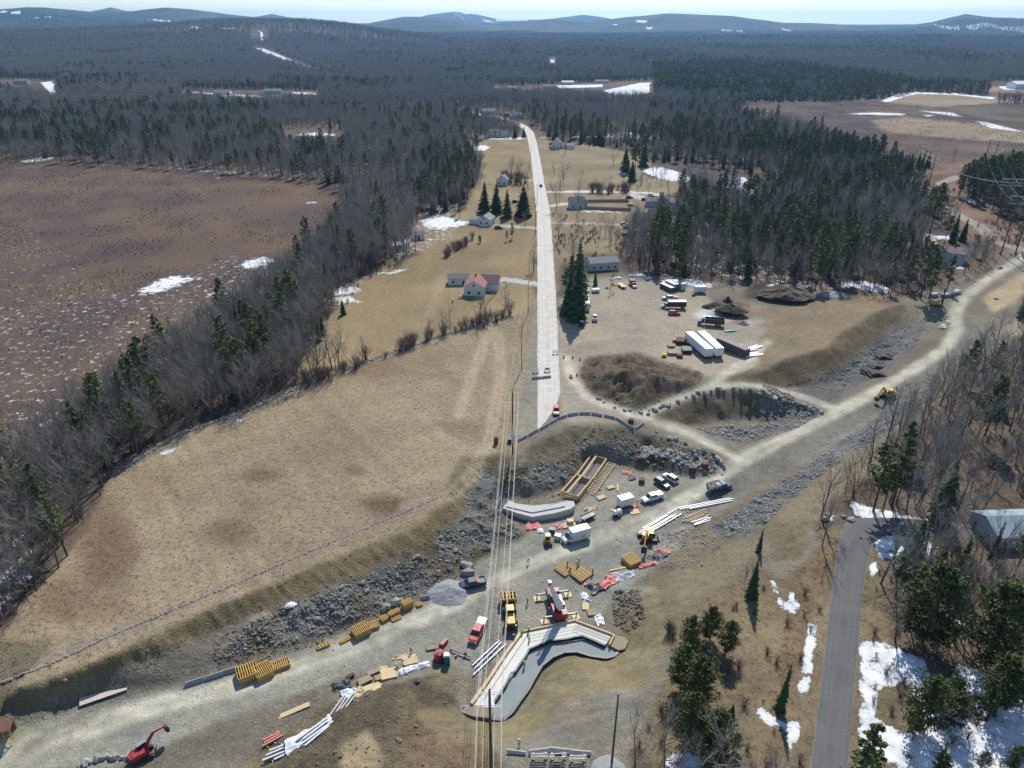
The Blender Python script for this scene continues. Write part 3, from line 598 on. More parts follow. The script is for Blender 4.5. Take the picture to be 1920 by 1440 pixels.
# ------------------------------------------------------------------ make the sheet
nr = len(rows)
def grid_mesh(name):
    me = bpy.data.meshes.new(name)
    V = np.stack([VX, VY, VZ], 1).astype(np.float32)
    ii = np.arange((nr - 1) * (NU - 1)); r_ = ii // (NU - 1); c_ = ii % (NU - 1); a = r_ * NU + c_
    F = np.stack([a, a + 1, a + NU + 1, a + NU], 1).astype(np.int32)
    me.vertices.add(len(V)); me.vertices.foreach_set('co', V.ravel())
    me.loops.add(F.size); me.loops.foreach_set('vertex_index', F.ravel())
    me.polygons.add(len(F)); me.polygons.foreach_set('loop_start', np.arange(0, F.size, 4, dtype=np.int32))
    me.polygons.foreach_set('loop_total', np.full(len(F), 4, np.int32)); me.polygons.foreach_set('use_smooth', np.ones(len(F), bool))
    me.update(calc_edges=True)
    return me
me = grid_mesh('ground')
A = me.color_attributes.new('cover', 'FLOAT_COLOR', 'POINT')
c4 = np.ones((len(VX), 4), np.float32); c4[:, :3] = np.clip(col, 0.01, 1); A.data.foreach_set('color', c4.ravel())
for nm, arr in (('rubble', rub), ('growth', veg), ('snow', snow)):
    a_ = me.attributes.new(nm, 'FLOAT', 'POINT'); a_.data.foreach_set('value', arr.astype(np.float32))
m, t, b = newmat('ground')
L = t.links.new
def nd(ty, **k):
    n = t.nodes.new(ty)
    for a_, v_ in k.items(): setattr(n, a_, v_)
    return n
def attr(n_): x = nd('ShaderNodeAttribute'); x.attribute_name = n_; return x
def math_(op, a_, b_=None, cl=False):
    n = nd('ShaderNodeMath', operation=op); n.use_clamp = cl
    for i, q in enumerate((a_, b_)):
        if q is None: continue
        if isinstance(q, (int, float)): n.inputs[i].default_value = q
        else: L(q, n.inputs[i])
    return n.outputs[0]
geo = nd('ShaderNodeNewGeometry')
def noise(scale, det=4, rough_=.55, vec=None):
    n = nd('ShaderNodeTexNoise'); n.inputs['Scale'].default_value = scale; n.inputs['Detail'].default_value = det; n.inputs['Roughness'].default_value = rough_
    L(vec or geo.outputs['Position'], n.inputs['Vector']); return n.outputs['Fac']
def rng(x, a0, a1, b0=0., b1=1.):
    n = nd('ShaderNodeMapRange'); L(x, n.inputs[0])
    for i, q in enumerate((a0, a1, b0, b1)): n.inputs[i + 1].default_value = q
    return n.outputs[0]
def mixc(f, c1, c2, bt='MIX'):
    n = nd('ShaderNodeMix', data_type='RGBA', blend_type=bt)
    for i, q in ((0, f), (6, c1), (7, c2)):
        if isinstance(q, (int, float)): n.inputs[i].default_value = q
        elif isinstance(q, tuple): n.inputs[i].default_value = (*q, 1)
        else: L(q, n.inputs[i])
    return n.outputs[2]
cov = attr('cover').outputs['Color']; arub = attr('rubble').outputs['Fac']; aveg = attr('growth').outputs['Fac']; asn = attr('snow').outputs['Fac']
n_big = noise(.12, 5); n_mid = noise(.55, 5, .65); n_fine = noise(2.6, 4, .7)
shade = math_('ADD', rng(n_mid, .25, .75, .78, 1.22), rng(n_fine, .2, .8, -.14, .14))
comb = nd('ShaderNodeCombineColor'); [L(shade, comb.inputs[i]) for i in range(3)]
c0 = mixc(1.0, cov, comb.outputs[0], 'MULTIPLY')
# tufts of dead growth: dark specks
vor = nd('ShaderNodeTexVoronoi'); vor.inputs['Scale'].default_value = .75; L(geo.outputs['Position'], vor.inputs['Vector'])
tuft = math_('MULTIPLY', math_('ADD', rng(noise(1.15, 3, .6), .54, .64, 0, .75), rng(noise(2.4, 2, .5), .58, .64, 0, .7)), aveg, True)
c1 = mixc(tuft, c0, mixc(1.0, c0, (.36, .32, .30), 'MULTIPLY'))
straw = math_('MULTIPLY', rng(noise(.9, 5, .7), .58, .72, 0, .45), aveg, True)
c1 = mixc(straw, c1, mixc(1.0, c1, (1.45, 1.35, 1.15), 'MULTIPLY'))
# broken stone
v2 = nd('ShaderNodeTexVoronoi'); v2.inputs['Scale'].default_value = 1.9
nw = nd('ShaderNodeTexNoise'); nw.inputs['Scale'].default_value = 1.1; nw.inputs['Detail'].default_value = 3; L(geo.outputs['Position'], nw.inputs['Vector'])
va = nd('ShaderNodeVectorMath', operation='MULTIPLY_ADD'); va.inputs[1].default_value = (1.6, 1.6, 1.6); L(nw.outputs['Color'], va.inputs[0]); L(geo.outputs['Position'], va.inputs[2]); L(va.outputs[0], v2.inputs['Vector'])
sepv = nd('ShaderNodeSeparateColor'); L(v2.outputs['Color'], sepv.inputs[0])
v3 = nd('ShaderNodeTexVoronoi'); v3.inputs['Scale'].default_value = 3.1; L(geo.outputs['Position'], v3.inputs['Vector'])
sep3 = nd('ShaderNodeSeparateColor'); L(v3.outputs['Color'], sep3.inputs[0])
stone = math_('MULTIPLY', math_('ADD', rng(sepv.outputs[0], 0, 1, .7, 1.15), rng(sep3.outputs[1], 0, 1, -.2, .5)), rng(v2.outputs['Distance'], .25, .6, 1.0, .72))
cs = nd('ShaderNodeCombineColor'); [L(stone, cs.inputs[i]) for i in range(3)]
n_patch = rng(noise(.22, 4, .6), .38, .6, .25, 1)
c2 = mixc(math_('MULTIPLY', math_('MULTIPLY', arub, n_patch), .9, True), c1, mixc(1.0, c1, cs.outputs[0], 'MULTIPLY'))
# scattered pale pebbles
peb = math_('MULTIPLY', rng(noise(3.3, 2, .5), .70, .74, 0, .7), arub, True)
c2 = mixc(peb, c2, (.48, .46, .42))
sn = math_('ADD', asn, math_('ADD', rng(noise(.34, 8, .78), .3, .7, -.85, .85), rng(n_fine, .3, .7, -.12, .12)))
snf = rng(sn, .42, .62)
c3 = mixc(snf, c2, mixc(rng(sn, .5, 1.3), (.50, .49, .47), (.80, .82, .86)))
L(c3, b.inputs['Base Color'])
b.inputs['Roughness'].default_value = .95; b.inputs['Specular IOR Level'].default_value = .12
bump = nd('ShaderNodeBump'); bump.inputs['Distance'].default_value = .5
hgt = math_('ADD', math_('MULTIPLY', math_('ADD', stone, n_mid), math_('ADD', arub, .12)), math_('MULTIPLY', math_('ADD', n_fine, n_mid), math_('MULTIPLY', aveg, .5)))
L(math_('MULTIPLY', hgt, math_('SUBTRACT', 1.0, math_('MULTIPLY', snf, .8))), bump.inputs['Height']); bump.inputs['Strength'].default_value = .7
L(bump.outputs[0], b.inputs['Normal'])
me.materials.append(m)
ground = bpy.data.objects.new('ground', me); C.objects.link(ground); tag(ground, kind='structure')

# ------------------------------------------------------------------ the two made roads: sheets laid on the ground
def ribbon(name, left, right, lift, m, n_across=12):
    """left / right edges as picture points, resampled along their length"""
    A_ = [W(u, v) for u, v in left]; B_ = [W(u, v) for u, v in right]
    def resamp(P, n):
        L_ = [0]
        for a, b2 in zip(P[:-1], P[1:]): L_.append(L_[-1] + (b2 - a).length)
        return [[float(np.interp(t, L_, [p[k] for p in P])) for k in (0, 1)] for t in np.linspace(0, L_[-1], n)]
    n = int(max((A_[0] - A_[-1]).length / 1.5, 20)); n = min(n, 500)
    a = np.array(resamp(A_, n)); b2 = np.array(resamp(B_, n)); mb = MB(); P = []
    for i in range(n):
        for k in range(n_across + 1):
            q = a[i] + (b2[i] - a[i]) * k / n_across
            if k in (0, n_across): q = q + (b2[i] - a[i]) * (fbm(np.array([i / 4.]), np.array([k * 9.]), 3, 3)[0] * .05)
            P.append(q)
    P = np.array(P); Z = H(P[:, 0], P[:, 1]) + lift
    for e in range(1):
        Zr = Z.reshape(n, -1); Zr[:, 0] -= lift + .05; Zr[:, -1] -= lift + .05
    mb.v = [(float(p[0]), float(p[1]), float(z)) for p, z in zip(P, Zr.ravel())]
    w1 = n_across + 1
    mb.f = [(i * w1 + k, i * w1 + k + 1, (i + 1) * w1 + k + 1, (i + 1) * w1 + k) for i in range(n - 1) for k in range(n_across)]
    o = mb.build(name, m, None, True); tag(o, kind='structure')
    uv = o.data.attributes.new('across', 'FLOAT', 'POINT'); uv.data.foreach_set('value', np.tile(np.linspace(-1, 1, w1), n).astype(np.float32))
    return o
def roadmat(name, c1, c2, tracks, tc_, dark=0.0):
    global t, L
    m, t, b = newmat(name); L = t.links.new
    g = t.nodes.new('ShaderNodeNewGeometry')
    nz = noise(.35, 6, .65, g.outputs['Position']); nf = noise(3.5, 4, .7, g.outputs['Position'])
    c = mixc(rng(nz, .3, .7), c1, c2)
    a = attr('across').outputs['Fac']; ab = math_('ABSOLUTE', a)
    tr = None
    for q in tracks:
        e = math_('SUBTRACT', 1.0, math_('ABSOLUTE', math_('DIVIDE', math_('SUBTRACT', ab, q), .13)), True)
        tr = e if tr is None else math_('MAXIMUM', tr, e)
    c = mixc(math_('MULTIPLY', tr, rng(nz, .3, .7, .05, .6)), c, tc_)
    sh = rng(nf, .25, .75, .86, 1.14); cc = nd('ShaderNodeCombineColor'); [L(sh, cc.inputs[i]) for i in range(3)]
    c = mixc(1.0, c, cc.outputs[0], 'MULTIPLY')
    # loose dirt at the shoulders
    c = mixc(math_('MULTIPLY', rng(ab, .84, 1.0), rng(nf, .4, .6)), c, (.30, .26, .19))
    L(c, b.inputs['Base Color']); b.inputs['Roughness'].default_value = .9; b.inputs['Specular IOR Level'].default_value = .2
    return m
rm = roadmat('pale_road', (.60, .57, .51), (.43, .40, .35), (.30, .62), (.66, .63, .57))
ribbon('old_road', [(1007,808),(1006,760),(1006,693),(1006,620),(1006,560),(1006,468),(1005,400),(1000,345),(995,300),(990,267),(986,250),(978,240),(960,230),(930,221),(895,216),(868,213)],
       [(1022,792),(1042,765),(1053,735),(1050,693),(1047,620),(1044,560),(1038,468),(1033,400),(1022,345),(1014,300),(1007,266),(1001,248),(990,237),(968,226),(935,217),(898,212.5),(869,210)], .07, rm)
rm2 = roadmat('dark_gravel_road', (.135, .132, .13), (.11, .108, .107), (.30, .62), (.155, .152, .148))
ribbon('side_road', [(1496,1680),(1517,1440),(1534,1300),(1552,1150),(1566,1050),(1574,1000),(1584,978),(1610,970),(1680,970),(1790,980),(1925,1003),(2100,1040)],
       [(1578,1680),(1592,1440),(1604,1300),(1616,1160),(1628,1060),(1636,1022),(1648,1008),(1668,1000),(1710,997),(1790,1008),(1925,1038),(2100,1080)], .13, rm2)
# ------------------------------------------------------------------ haze
hz = MB(); hz.box((0, 8500, 165), (44000, 23000, 380)); 
mh = bpy.data.materials.new('haze'); mh.use_nodes = True; th = mh.node_tree
for n_ in list(th.nodes):
    if n_.type == 'BSDF_PRINCIPLED': th.nodes.remove(n_)
pv = th.nodes.new('ShaderNodeVolumePrincipled'); pv.inputs['Color'].default_value = (.30, .62, 1.0, 1); pv.inputs['Density'].default_value = HAZE
pv.inputs['Anisotropy'].default_value = 0.55
th.links.new(pv.outputs[0], th.nodes['Material Output'].inputs['Volume'])
hz_o = hz.build('haze', mh); tag(hz_o, kind='stuff', label='thin blue spring haze over the wooded hills', cat='haze')

# ------------------------------------------------------------------ trees
M_BARK = mat('bark', (.125, .112, .10), .9, var=.3, scale=2)
M_BARKP = mat('pine_bark', (.075, .058, .047), .9, var=.3, scale=2)
M_TWIG = foliage_mat('twigs', (.20, .178, .152), (.37, .34, .30))
M_TWIG2 = foliage_mat('reddish_twigs', (.14, .11, .095), (.24, .20, .17))
M_SPR = foliage_mat('spruce_needles', (.034, .060, .028), (.078, .112, .046))
M_PIN = foliage_mat('pine_needles', (.062, .09, .032), (.14, .165, .06))
M_CED = foliage_mat('scrub_needles', (.05, .068, .024), (.115, .135, .048))

def bare_mesh(rd, h, depth, k, thick=1.0, spread=.5, trunk_frac=.35, vase=False):
    tr, cr = MB(), MB()
    def grow(p, d, L_, r, lev):
        n = 2 if lev == 0 else 1
        q = p
        for i in range(n):
            d2 = (d + Vector((rd.uniform(-.12, .12), rd.uniform(-.12, .12), .06))).normalized()
            e = q + d2 * (L_ / n)
            (tr if lev <= 1 else cr).tube(q, e, r * (1 - .25 * i), r * (1 - .25 * (i + 1)) if lev < depth else r * .3, 5 if lev == 0 else (4 if lev == 1 else 3), cap=False)
            q = e; d = d2
            if lev < depth:
                m_ = k[lev]
                for j in range(m_):
                    if i < n - 1 and j > m_ * .4: continue
                    az = rd.uniform(0, 6.28); tilt = rd.uniform(.35, .95) * spread * (1.3 if lev else 1)
                    ax = Vector((math.cos(az), math.sin(az), 0)); nd2 = (d2 * math.cos(tilt) + ax * math.sin(tilt)).normalized(); nd2.z = abs(nd2.z) * .8 + .12
                    grow(q if j % 2 else p + (q - p) * rd.uniform(.5, 1), nd2.normalized(), L_ * rd.uniform(.5, .8) * (.85 if lev else 1.0), r * rd.uniform(.35, .55), lev + 1)
        if lev < depth:
            grow(q, (d + Vector((rd.uniform(-.3, .3), rd.uniform(-.3, .3), .5))).normalized(), L_ * .75, r * .6, lev + 1)
    grow(Vector((0, 0, -.3)), Vector((rd.uniform(-.05, .05), rd.uniform(-.05, .05), 1)), h * trunk_frac, h * .0125 * thick, 0)
    # scale to the height wanted
    top = max([v[2] for v in cr.v] + [v[2] for v in tr.v]); s = h / top
    tr.v = [(x * s, y * s, z * s) for x, y, z in tr.v]; cr.v = [(x * s, y * s, z * s) for x, y, z in cr.v]
    return tr, cr
def spruce_mesh(rd, h, rad, whorls, nb):
    tr, cr = MB(), MB(); tr.tube((0, 0, -.3), (0, 0, h * .96), h * .012, h * .002, 5, False)
    for i in range(whorls):
        f = i / (whorls - 1); z = h * (.07 + .92 * f ** .92)
        r = rad * (1 - f) ** .8 * rd.uniform(.8, 1.12) + .12
        off = rd.uniform(0, 6.28)
        for j in range(nb):
            a = off + 6.28 * j / nb + rd.uniform(-.3, .3); rr = r * rd.uniform(.65, 1.15); c, s_ = math.cos(a), math.sin(a)
            wd = rr * .34 + .1; z0 = z + rd.uniform(-.2, .2); z1 = z0 - rr * rd.uniform(.25, .5); zm = (z0 + z1) / 2 + .05 * rr
            B = (0, 0, z0 + .25); T = (c * rr, s_ * rr, z1); ml = (c*rr*.55 - s_*wd, s_*rr*.55 + c*wd, zm - .25*wd); mr = (c*rr*.55 + s_*wd, s_*rr*.55 - c*wd, zm - .25*wd); mc = (c*rr*.6, s_*rr*.6, zm + .12)
            cr.add([B, ml, T, mr, mc], [(0, 1, 4), (1, 2, 4), (2, 3, 4), (3, 0, 4)])
    return tr, cr
def pine_mesh(rd, h, rad, nbr, ncl, base=.32, size=.55, round_=False):
    tr, cr = MB(), MB(); tr.tube((0, 0, -.3), (rd.uniform(-.3,.3), rd.uniform(-.3,.3), h * .95), h * .016, h * .003, 5, False)
    for i in range(nbr):
        f = (i + rd.random()) / nbr; z = h * (base + (1 - base) * f)
        r = rad * (math.sin(math.pi * min(1, .18 + .82 * f)) ** .7 if round_ else (1.05 - f) ** .6 * min(1, .45 + 2.2 * f)) * rd.uniform(.55, 1.15)
        a = rd.uniform(0, 6.28); c, s_ = math.cos(a), math.sin(a); e = Vector((c * r, s_ * r, z + r * rd.uniform(.05, .35))); b0 = Vector((0, 0, z - .2))
        tr.tube(b0, e, .05, .02, 3, False)
        for j in range(ncl):
            t_ = rd.uniform(.4, 1.08); p = b0 + (e - b0) * t_ + Vector((rd.gauss(0, .16), rd.gauss(0, .16), rd.gauss(0, .1))) * (r * .55 + .5)
            sz = size * rd.uniform(.6, 1.3)
            u_ = Vector((rd.gauss(0, 1), rd.gauss(0, 1), rd.gauss(0, .45))).normalized() * sz; v_ = Vector((rd.gauss(0, 1), rd.gauss(0, 1), rd.gauss(0, .6))).normalized() * sz * .7
            cr.add([p - u_, p + v_ * .8, p + u_, p - v_], [(0, 1, 2), (0, 2, 3)])
    return tr, cr
def shrub_mesh(rd, h, n, sp=.5):
    cr = MB(); tr = MB()
    for i in range(n):
        a = rd.uniform(0, 6.28); t_ = rd.uniform(.05, sp); d = Vector((math.cos(a) * math.sin(t_), math.sin(a) * math.sin(t_), math.cos(t_)))
        p = Vector((rd.gauss(0, .12), rd.gauss(0, .12), -.1)); L_ = h * rd.uniform(.6, 1); m_ = p + d * L_ * .55
        (tr if i < n // 4 else cr).tube(p, m_, .035, .02, 3, False)
        for q in range(3):
            e = m_ + (d + Vector((rd.gauss(0, .3), rd.gauss(0, .3), .2))).normalized() * L_ * .5; cr.tube(m_, e, .02, .008, 3, False)
    return tr, cr

PROTO = {}
def make_protos():
    rd = random.Random(11)
    for kind, fn, n in [
        ('bare', lambda i: bare_mesh(rd, 17, 4, [2, 4, 4, 3], .9, .62 + .1 * i, .28), 4),
        ('slender', lambda i: bare_mesh(rd, 17, 4, [3, 4, 3, 2], .7, .42, .36), 3),
        ('spruce', lambda i: spruce_mesh(rd, 15, 2.7 + .4 * i, 20, 8), 3),
        ('pine', lambda i: pine_mesh(rd, 19, 3.2 + .4 * i, 56, 20, .25 + .08 * i, .46), 4),
        ('roundpine', lambda i: pine_mesh(rd, 10, 3.6, 120, 46, .12, .23, True), 2),
        ('shrub', lambda i: shrub_mesh(rd, 3.2, 34, .7), 3)]:
        out = []
        for i in range(n):
            tr, cr = fn(i)
            mb_, mc_ = {'bare': (M_BARK, M_TWIG), 'slender': (M_BARK, M_TWIG), 'spruce': (M_BARKP, M_SPR), 'pine': (M_BARKP, M_PIN), 'roundpine': (M_BARKP, M_CED), 'shrub': (M_TWIG2, M_TWIG2)}[kind]
            ms = []
            for nm, b_, mm in (('trunk', tr, mb_), ('crown', cr, mc_)):
                me_ = bpy.data.meshes.new(kind + '_' + nm); me_.from_pydata(b_.v, [], b_.f); me_.materials.append(mm); me_.update(); ms.append(me_)
            out.append(ms)
        PROTO[kind] = out
make_protos()
NAME = {'bare': 'bare_tree', 'slender': 'bare_tree', 'spruce': 'spruce_tree', 'pine': 'pine_tree', 'roundpine': 'young_pine_tree', 'shrub': 'bare_shrub'}
_rt = random.Random(5)
def tree(kind, p, h, label, cat='tree', group=None, name=None, lean=0.0, wide=1.0):
    ms = PROTO[kind][_rt.randrange(len(PROTO[kind]))]; h0 = {'bare': 17, 'slender': 17, 'spruce': 15, 'pine': 19, 'roundpine': 10, 'shrub': 3.2}[kind]
    r = empty(name or NAME[kind], (p[0], p[1], p[2]), _rt.uniform(0, 6.28), label, cat, group); s = h / h0
    r.scale = (s * wide * _rt.uniform(.9, 1.1), s * wide * _rt.uniform(.9, 1.1), s)
    if lean: r.rotation_euler = (lean * _rt.uniform(-1, 1), lean * _rt.uniform(-1, 1), _rt.uniform(0, 6.28))
    for nm, me_ in (('trunk', ms[0]), ('crown', ms[1])):
        o = bpy.data.objects.new(nm, me_); C.objects.link(o); o.parent = r
    return r

# merged prototypes for the woods nobody could count; they live in a collection of their own outside the scene
def joined(kind, ms, lod=None):
    me_ = bpy.data.meshes.new(kind + '_far'); V = []; F = []; MI = []
    for k, q in enumerate(ms):
        b_ = len(V); V += [tuple(v.co) for v in q.vertices]
        F += [tuple(i + b_ for i in p.vertices) for p in q.polygons]; MI += [k] * len(q.polygons)
    me_.from_pydata(V, [], F)
    for q in ms: me_.materials.append(q.materials[0])
    me_.polygons.foreach_set('material_index', MI); me_.update()
    return me_
def far_clump(kind, rd):
    """a light version for more than a kilometre away"""
    if kind == 'bare':
        tr, cr = bare_mesh(rd, 17, 2, [4, 5], 1.5, .75, .34)
        for q in range(46):
            a = rd.uniform(0, 6.28); r = 3.6 * rd.random() ** .5; z = 17 * rd.uniform(.5, .95); p = Vector((math.cos(a) * r, math.sin(a) * r, z))
            cr.tube(p, p + Vector((rd.gauss(0, .8), rd.gauss(0, .8), rd.uniform(.8, 2.6))), .07, .03, 3, False)
        mm = (M_BARK, M_TWIG)
    elif kind == 'spruce': tr, cr = spruce_mesh(rd, 15, 3.2, 9, 6); mm = (M_BARKP, M_SPR)
    else: tr, cr = pine_mesh(rd, 18, 3.8, 22, 7, .25, 1.0); mm = (M_BARKP, M_PIN)
    ms = []
    for b_, m_ in ((tr, mm[0]), (cr, mm[1])):
        me_ = bpy.data.meshes.new('f'); me_.from_pydata(b_.v, [], b_.f); me_.materials.append(m_); ms.append(me_)
    return joined(kind, ms)
_sc = {}
def proto_col(key, meshes):
    c = bpy.data.collections.new('kit_' + key)
    for i, me_ in enumerate(meshes):
        o = bpy.data.objects.new('kit_%s_%02d' % (key, i), me_); c.objects.link(o)
    _sc[key] = c
    return c
def scatter(name, P, S, colln, nvar, label, cat, seed=1):
    n = len(P); rr = np.random.RandomState(seed)
    me_ = bpy.data.meshes.new(name); me_.vertices.add(n); me_.vertices.foreach_set('co', np.asarray(P, np.float32).ravel())
    for nm, ty, arr in (('sc', 'FLOAT_VECTOR', S), ('ro', 'FLOAT', rr.uniform(0, 6.28, n)), ('ix', 'INT', rr.randint(0, nvar, n))):
        a_ = me_.attributes.new(nm, ty, 'POINT')
        a_.data.foreach_set('vector' if ty == 'FLOAT_VECTOR' else 'value', np.asarray(arr, np.int32 if ty == 'INT' else np.float32).ravel())
    o = bpy.data.objects.new(name, me_); C.objects.link(o)
    g = bpy.data.node_groups.new(name, 'GeometryNodeTree')
    g.interface.new_socket('Geometry', in_out='INPUT', socket_type='NodeSocketGeometry'); g.interface.new_socket('Geometry', in_out='OUTPUT', socket_type='NodeSocketGeometry')
    N = g.nodes.new; gi = N('NodeGroupInput'); go = N('NodeGroupOutput'); ip = N('GeometryNodeInstanceOnPoints'); ci = N('GeometryNodeCollectionInfo')
    ci.inputs['Collection'].default_value = colln; ci.inputs['Separate Children'].default_value = True; ci.inputs['Reset Children'].default_value = True
    def na(nm, dt):
        x = N('GeometryNodeInputNamedAttribute'); x.data_type = dt; x.inputs['Name'].default_value = nm
        return [s for s in x.outputs if s.enabled and s.name == 'Attribute'][0]
    l_ = g.links.new
    m2p = N('GeometryNodeMeshToPoints'); l_(gi.outputs[0], m2p.inputs[0]); l_(m2p.outputs[0], ip.inputs['Points']); l_(ci.outputs[0], ip.inputs['Instance'])
    ip.inputs['Pick Instance'].default_value = True
    l_(na('ix', 'INT'), ip.inputs['Instance Index']); l_(na('sc', 'FLOAT_VECTOR'), ip.inputs['Scale'])
    cx = N('ShaderNodeCombineXYZ'); l_(na('ro', 'FLOAT'), cx.inputs['Z']); l_(cx.outputs[0], ip.inputs['Rotation']); l_(ip.outputs[0], go.inputs[0])
    md = o.modifiers.new('scatter', 'NODES'); md.node_group = g
    tag(o, label, cat, kind='stuff')
    return o

# ---- where woods stand: everything not open ground
OPEN = [MARSH, LAWN_W, LAWN_E, [(985,238),(1000,240),(1030,400),(1062,470),(1060,700),(985,700),(996,400)], [(1200,560),(1060,560),(1060,500),(1250,520),(1345,532),(1530,556),(1300,600)], ROWC, BOG, FLD_R1, FLD_R2, FLD_R3, FIELD, SITE, ROAD_S, TURF_S,
        [(860,206),(960,214),(1000,236),(1060,282),(990,300),(968,238),(900,226),(860,222)],
        [(530,243),(600,240),(645,246),(645,280),(535,276)],[(1180,305),(1300,310),(1430,330),(1430,370),(1340,365),(1300,345),(1180,340)],
        [(1130,245),(1260,250),(1260,264),(1130,262)],[(1040,156),(1130,154),(1225,150),(1228,192),(1150,192),(1040,182)],[(925,160),(1040,160),(1040,182),(925,182)],
        [(470,55),(500,55),(505,78),(470,78)],[(476,88),(495,90),(633,144),(630,152),(500,107),(476,96)],[(1025,108),(1045,108),(1042,130),(1030,130)],[(0,148),(110,150),(110,192),(60,180),(0,175)],[(340,168),(600,170),(600,196),(420,198),(340,192)],
        [(1100,455),(1165,455),(1180,505),(1105,525),(1080,500)],[(1185,375),(1270,365),(1280,400),(1200,425)],[(1730,430),(1800,430),(1850,470),(1800,520),(1740,520)],[(1380,210),(1700,180),(1930,200),(1930,260),(1660,248)],
        [(1850,155),(1980,150),(1980,192),(1850,192)],[(1640,1100),(1680,1480),(1500,1480),(1560,960),(1640,960),(1800,990),(1800,1010),(1640,1030)],[(1820,1000),(1850,920),(1960,920),(1960,1060),(1820,1040)],[(1600,1180),(1960,1300),(1960,1500),(1600,1500)]]
rs = np.random.RandomState(3)
def lattice(y0, y1, sp, halfw=.86):
    out = []; y = y0
    while y < y1:
        xm = halfw * (y + 60); n = int(2 * xm / sp)
        x = -xm + np.arange(n) * sp + rs.uniform(-.5, .5, n) * sp; out.append(np.stack([x, y + rs.uniform(-.5, .5, n) * sp], 1)); y += sp
    return np.concatenate(out)
def in_open(x, y):
    z = H(x, y); u, v = proj(x, y, z); o = np.zeros(len(x), bool)
    for p_ in OPEN: o |= pip(u, v, p_)
    return o, z, u, v
CON = [[(1180,250),(1300,240),(1500,260),(1700,300),(1790,330),(1700,345),(1760,420),(1760,520),(1600,545),(1400,500),(1250,400),(1230,360),(1430,380),(1200,300)],
       [(0,235),(200,230),(640,262),(660,300),(640,345),(480,330),(320,318),(0,300)]]
CON2 = [[(1220,130),(1420,120),(1640,145),(1720,170),(1690,178),(1640,192),(1400,190),(1230,185)],[(1700,165),(1880,170),(1960,182),(1960,195),(1720,178)],[(1740,205),(1930,200),(2100,240),(1960,250),(1850,236)],[(1790,375),(1830,330),(1930,310),(2200,300),(2200,440),(1930,425)],[(1380,290),(1640,290),(1740,312),(1740,350),(1560,320),(1380,310)],[(1820,420),(1960,440),(1960,460),(1830,442)],
        [(440,655),(520,600),(560,620),(540,690),(500,720),(450,715)],[(230,790),(300,760),(360,790),(330,815),(240,860)],[(760,330),(830,290),(880,290),(900,330),(870,395),(790,400)]]
AREA_STRIP = [(-200,1300),(-200,650),(150,690),(660,400),(720,450),(700,680),(560,730),(120,1070),(0,1190)]
TR = {'bare': [], 'spruce': [], 'pine': []}
for (y0, y1, sp) in ((61, 400, 3.9), (55, 420, 4.6), (420, 950, 5.6), (950, 1900, 8.0), (1900, 3300, 12.0), (3300, 6500, 20.0)):
    pts = lattice(y0, y1, sp); o, z, u, v = in_open(pts[:, 0], pts[:, 1]); k = ~o & (v > 30)
    x, y, z, u, v = pts[k, 0], pts[k, 1], z[k], u[k], v[k]
    if y0 == 61:
        k2 = pip(u, v, AREA_STRIP); x, y, z, u, v = [q[k2] for q in (x, y, z, u, v)]
    if y0 < 400:          # thin woods in the lower right and gaps in the strip
        fs = pip(u, v, FOR_S); drop = fs & (rs.rand(len(x)) < .12); x, y, z, u, v = [q[~drop] for q in (x, y, z, u, v)]
    c = np.zeros(len(x)) + .11 + .42 * fbm(x / 120, y / 120, 71, 3)
    for p_ in CON: c[pip(u, v, p_)] += .12
    c[pip(u, v, FOR_S)] = .045; st_ = pip(u, v, AREA_STRIP); c[st_] = np.clip(c[st_], 0, .04)
    if y0 < 1100: g_ = pip(u, v, [(560,200),(1000,200),(1000,330),(880,380),(700,480),(640,350),(600,335),(640,240)]); c[g_] *= .35
    if y0 > 900: c += .75 * fbm(x / 420, y / 420, 75, 3)
    for k_, p_ in enumerate(CON2): c[pip(u, v, p_)] = .85 if k_ < 6 else (.16 if k_ < 8 else .4)
    pn = .62 + 1.2 * fbm(x / 80, y / 80, 72, 2)
    r1, r2, hsz = rs.rand(len(x)), rs.rand(len(x)), rs.uniform(.62, 1.12, len(x))
    big = 1.0 if sp < 7 else (1.1 if sp < 11 else (1.2 if sp < 15 else 1.45))
    for i in range(len(x)):
        kd = 'bare' if r1[i] > c[i] else ('pine' if r2[i] < pn[i] else 'spruce')
        hh = {'bare': 17, 'spruce': 14.5, 'pine': 18.5}[kd] * hsz[i]
        TR[kd].append((x[i], y[i], z[i], hh, big, u[i], v[i]))
AREAS = [('in the strip between marsh and hay field', [(-200,1300),(-200,650),(150,690),(660,400),(720,450),(700,680),(560,730),(120,1070),(0,1190)]),
         ('in the wood behind the contractor yard', [(1060,400),(1800,250),(1800,560),(1060,560)]),
         ('in the thin wood at lower right', [(1280,600),(2100,500),(2100,1700),(1200,1700)]),
         ('beside the lawns of the village road', [(640,240),(1060,240),(1060,620),(640,620)])]
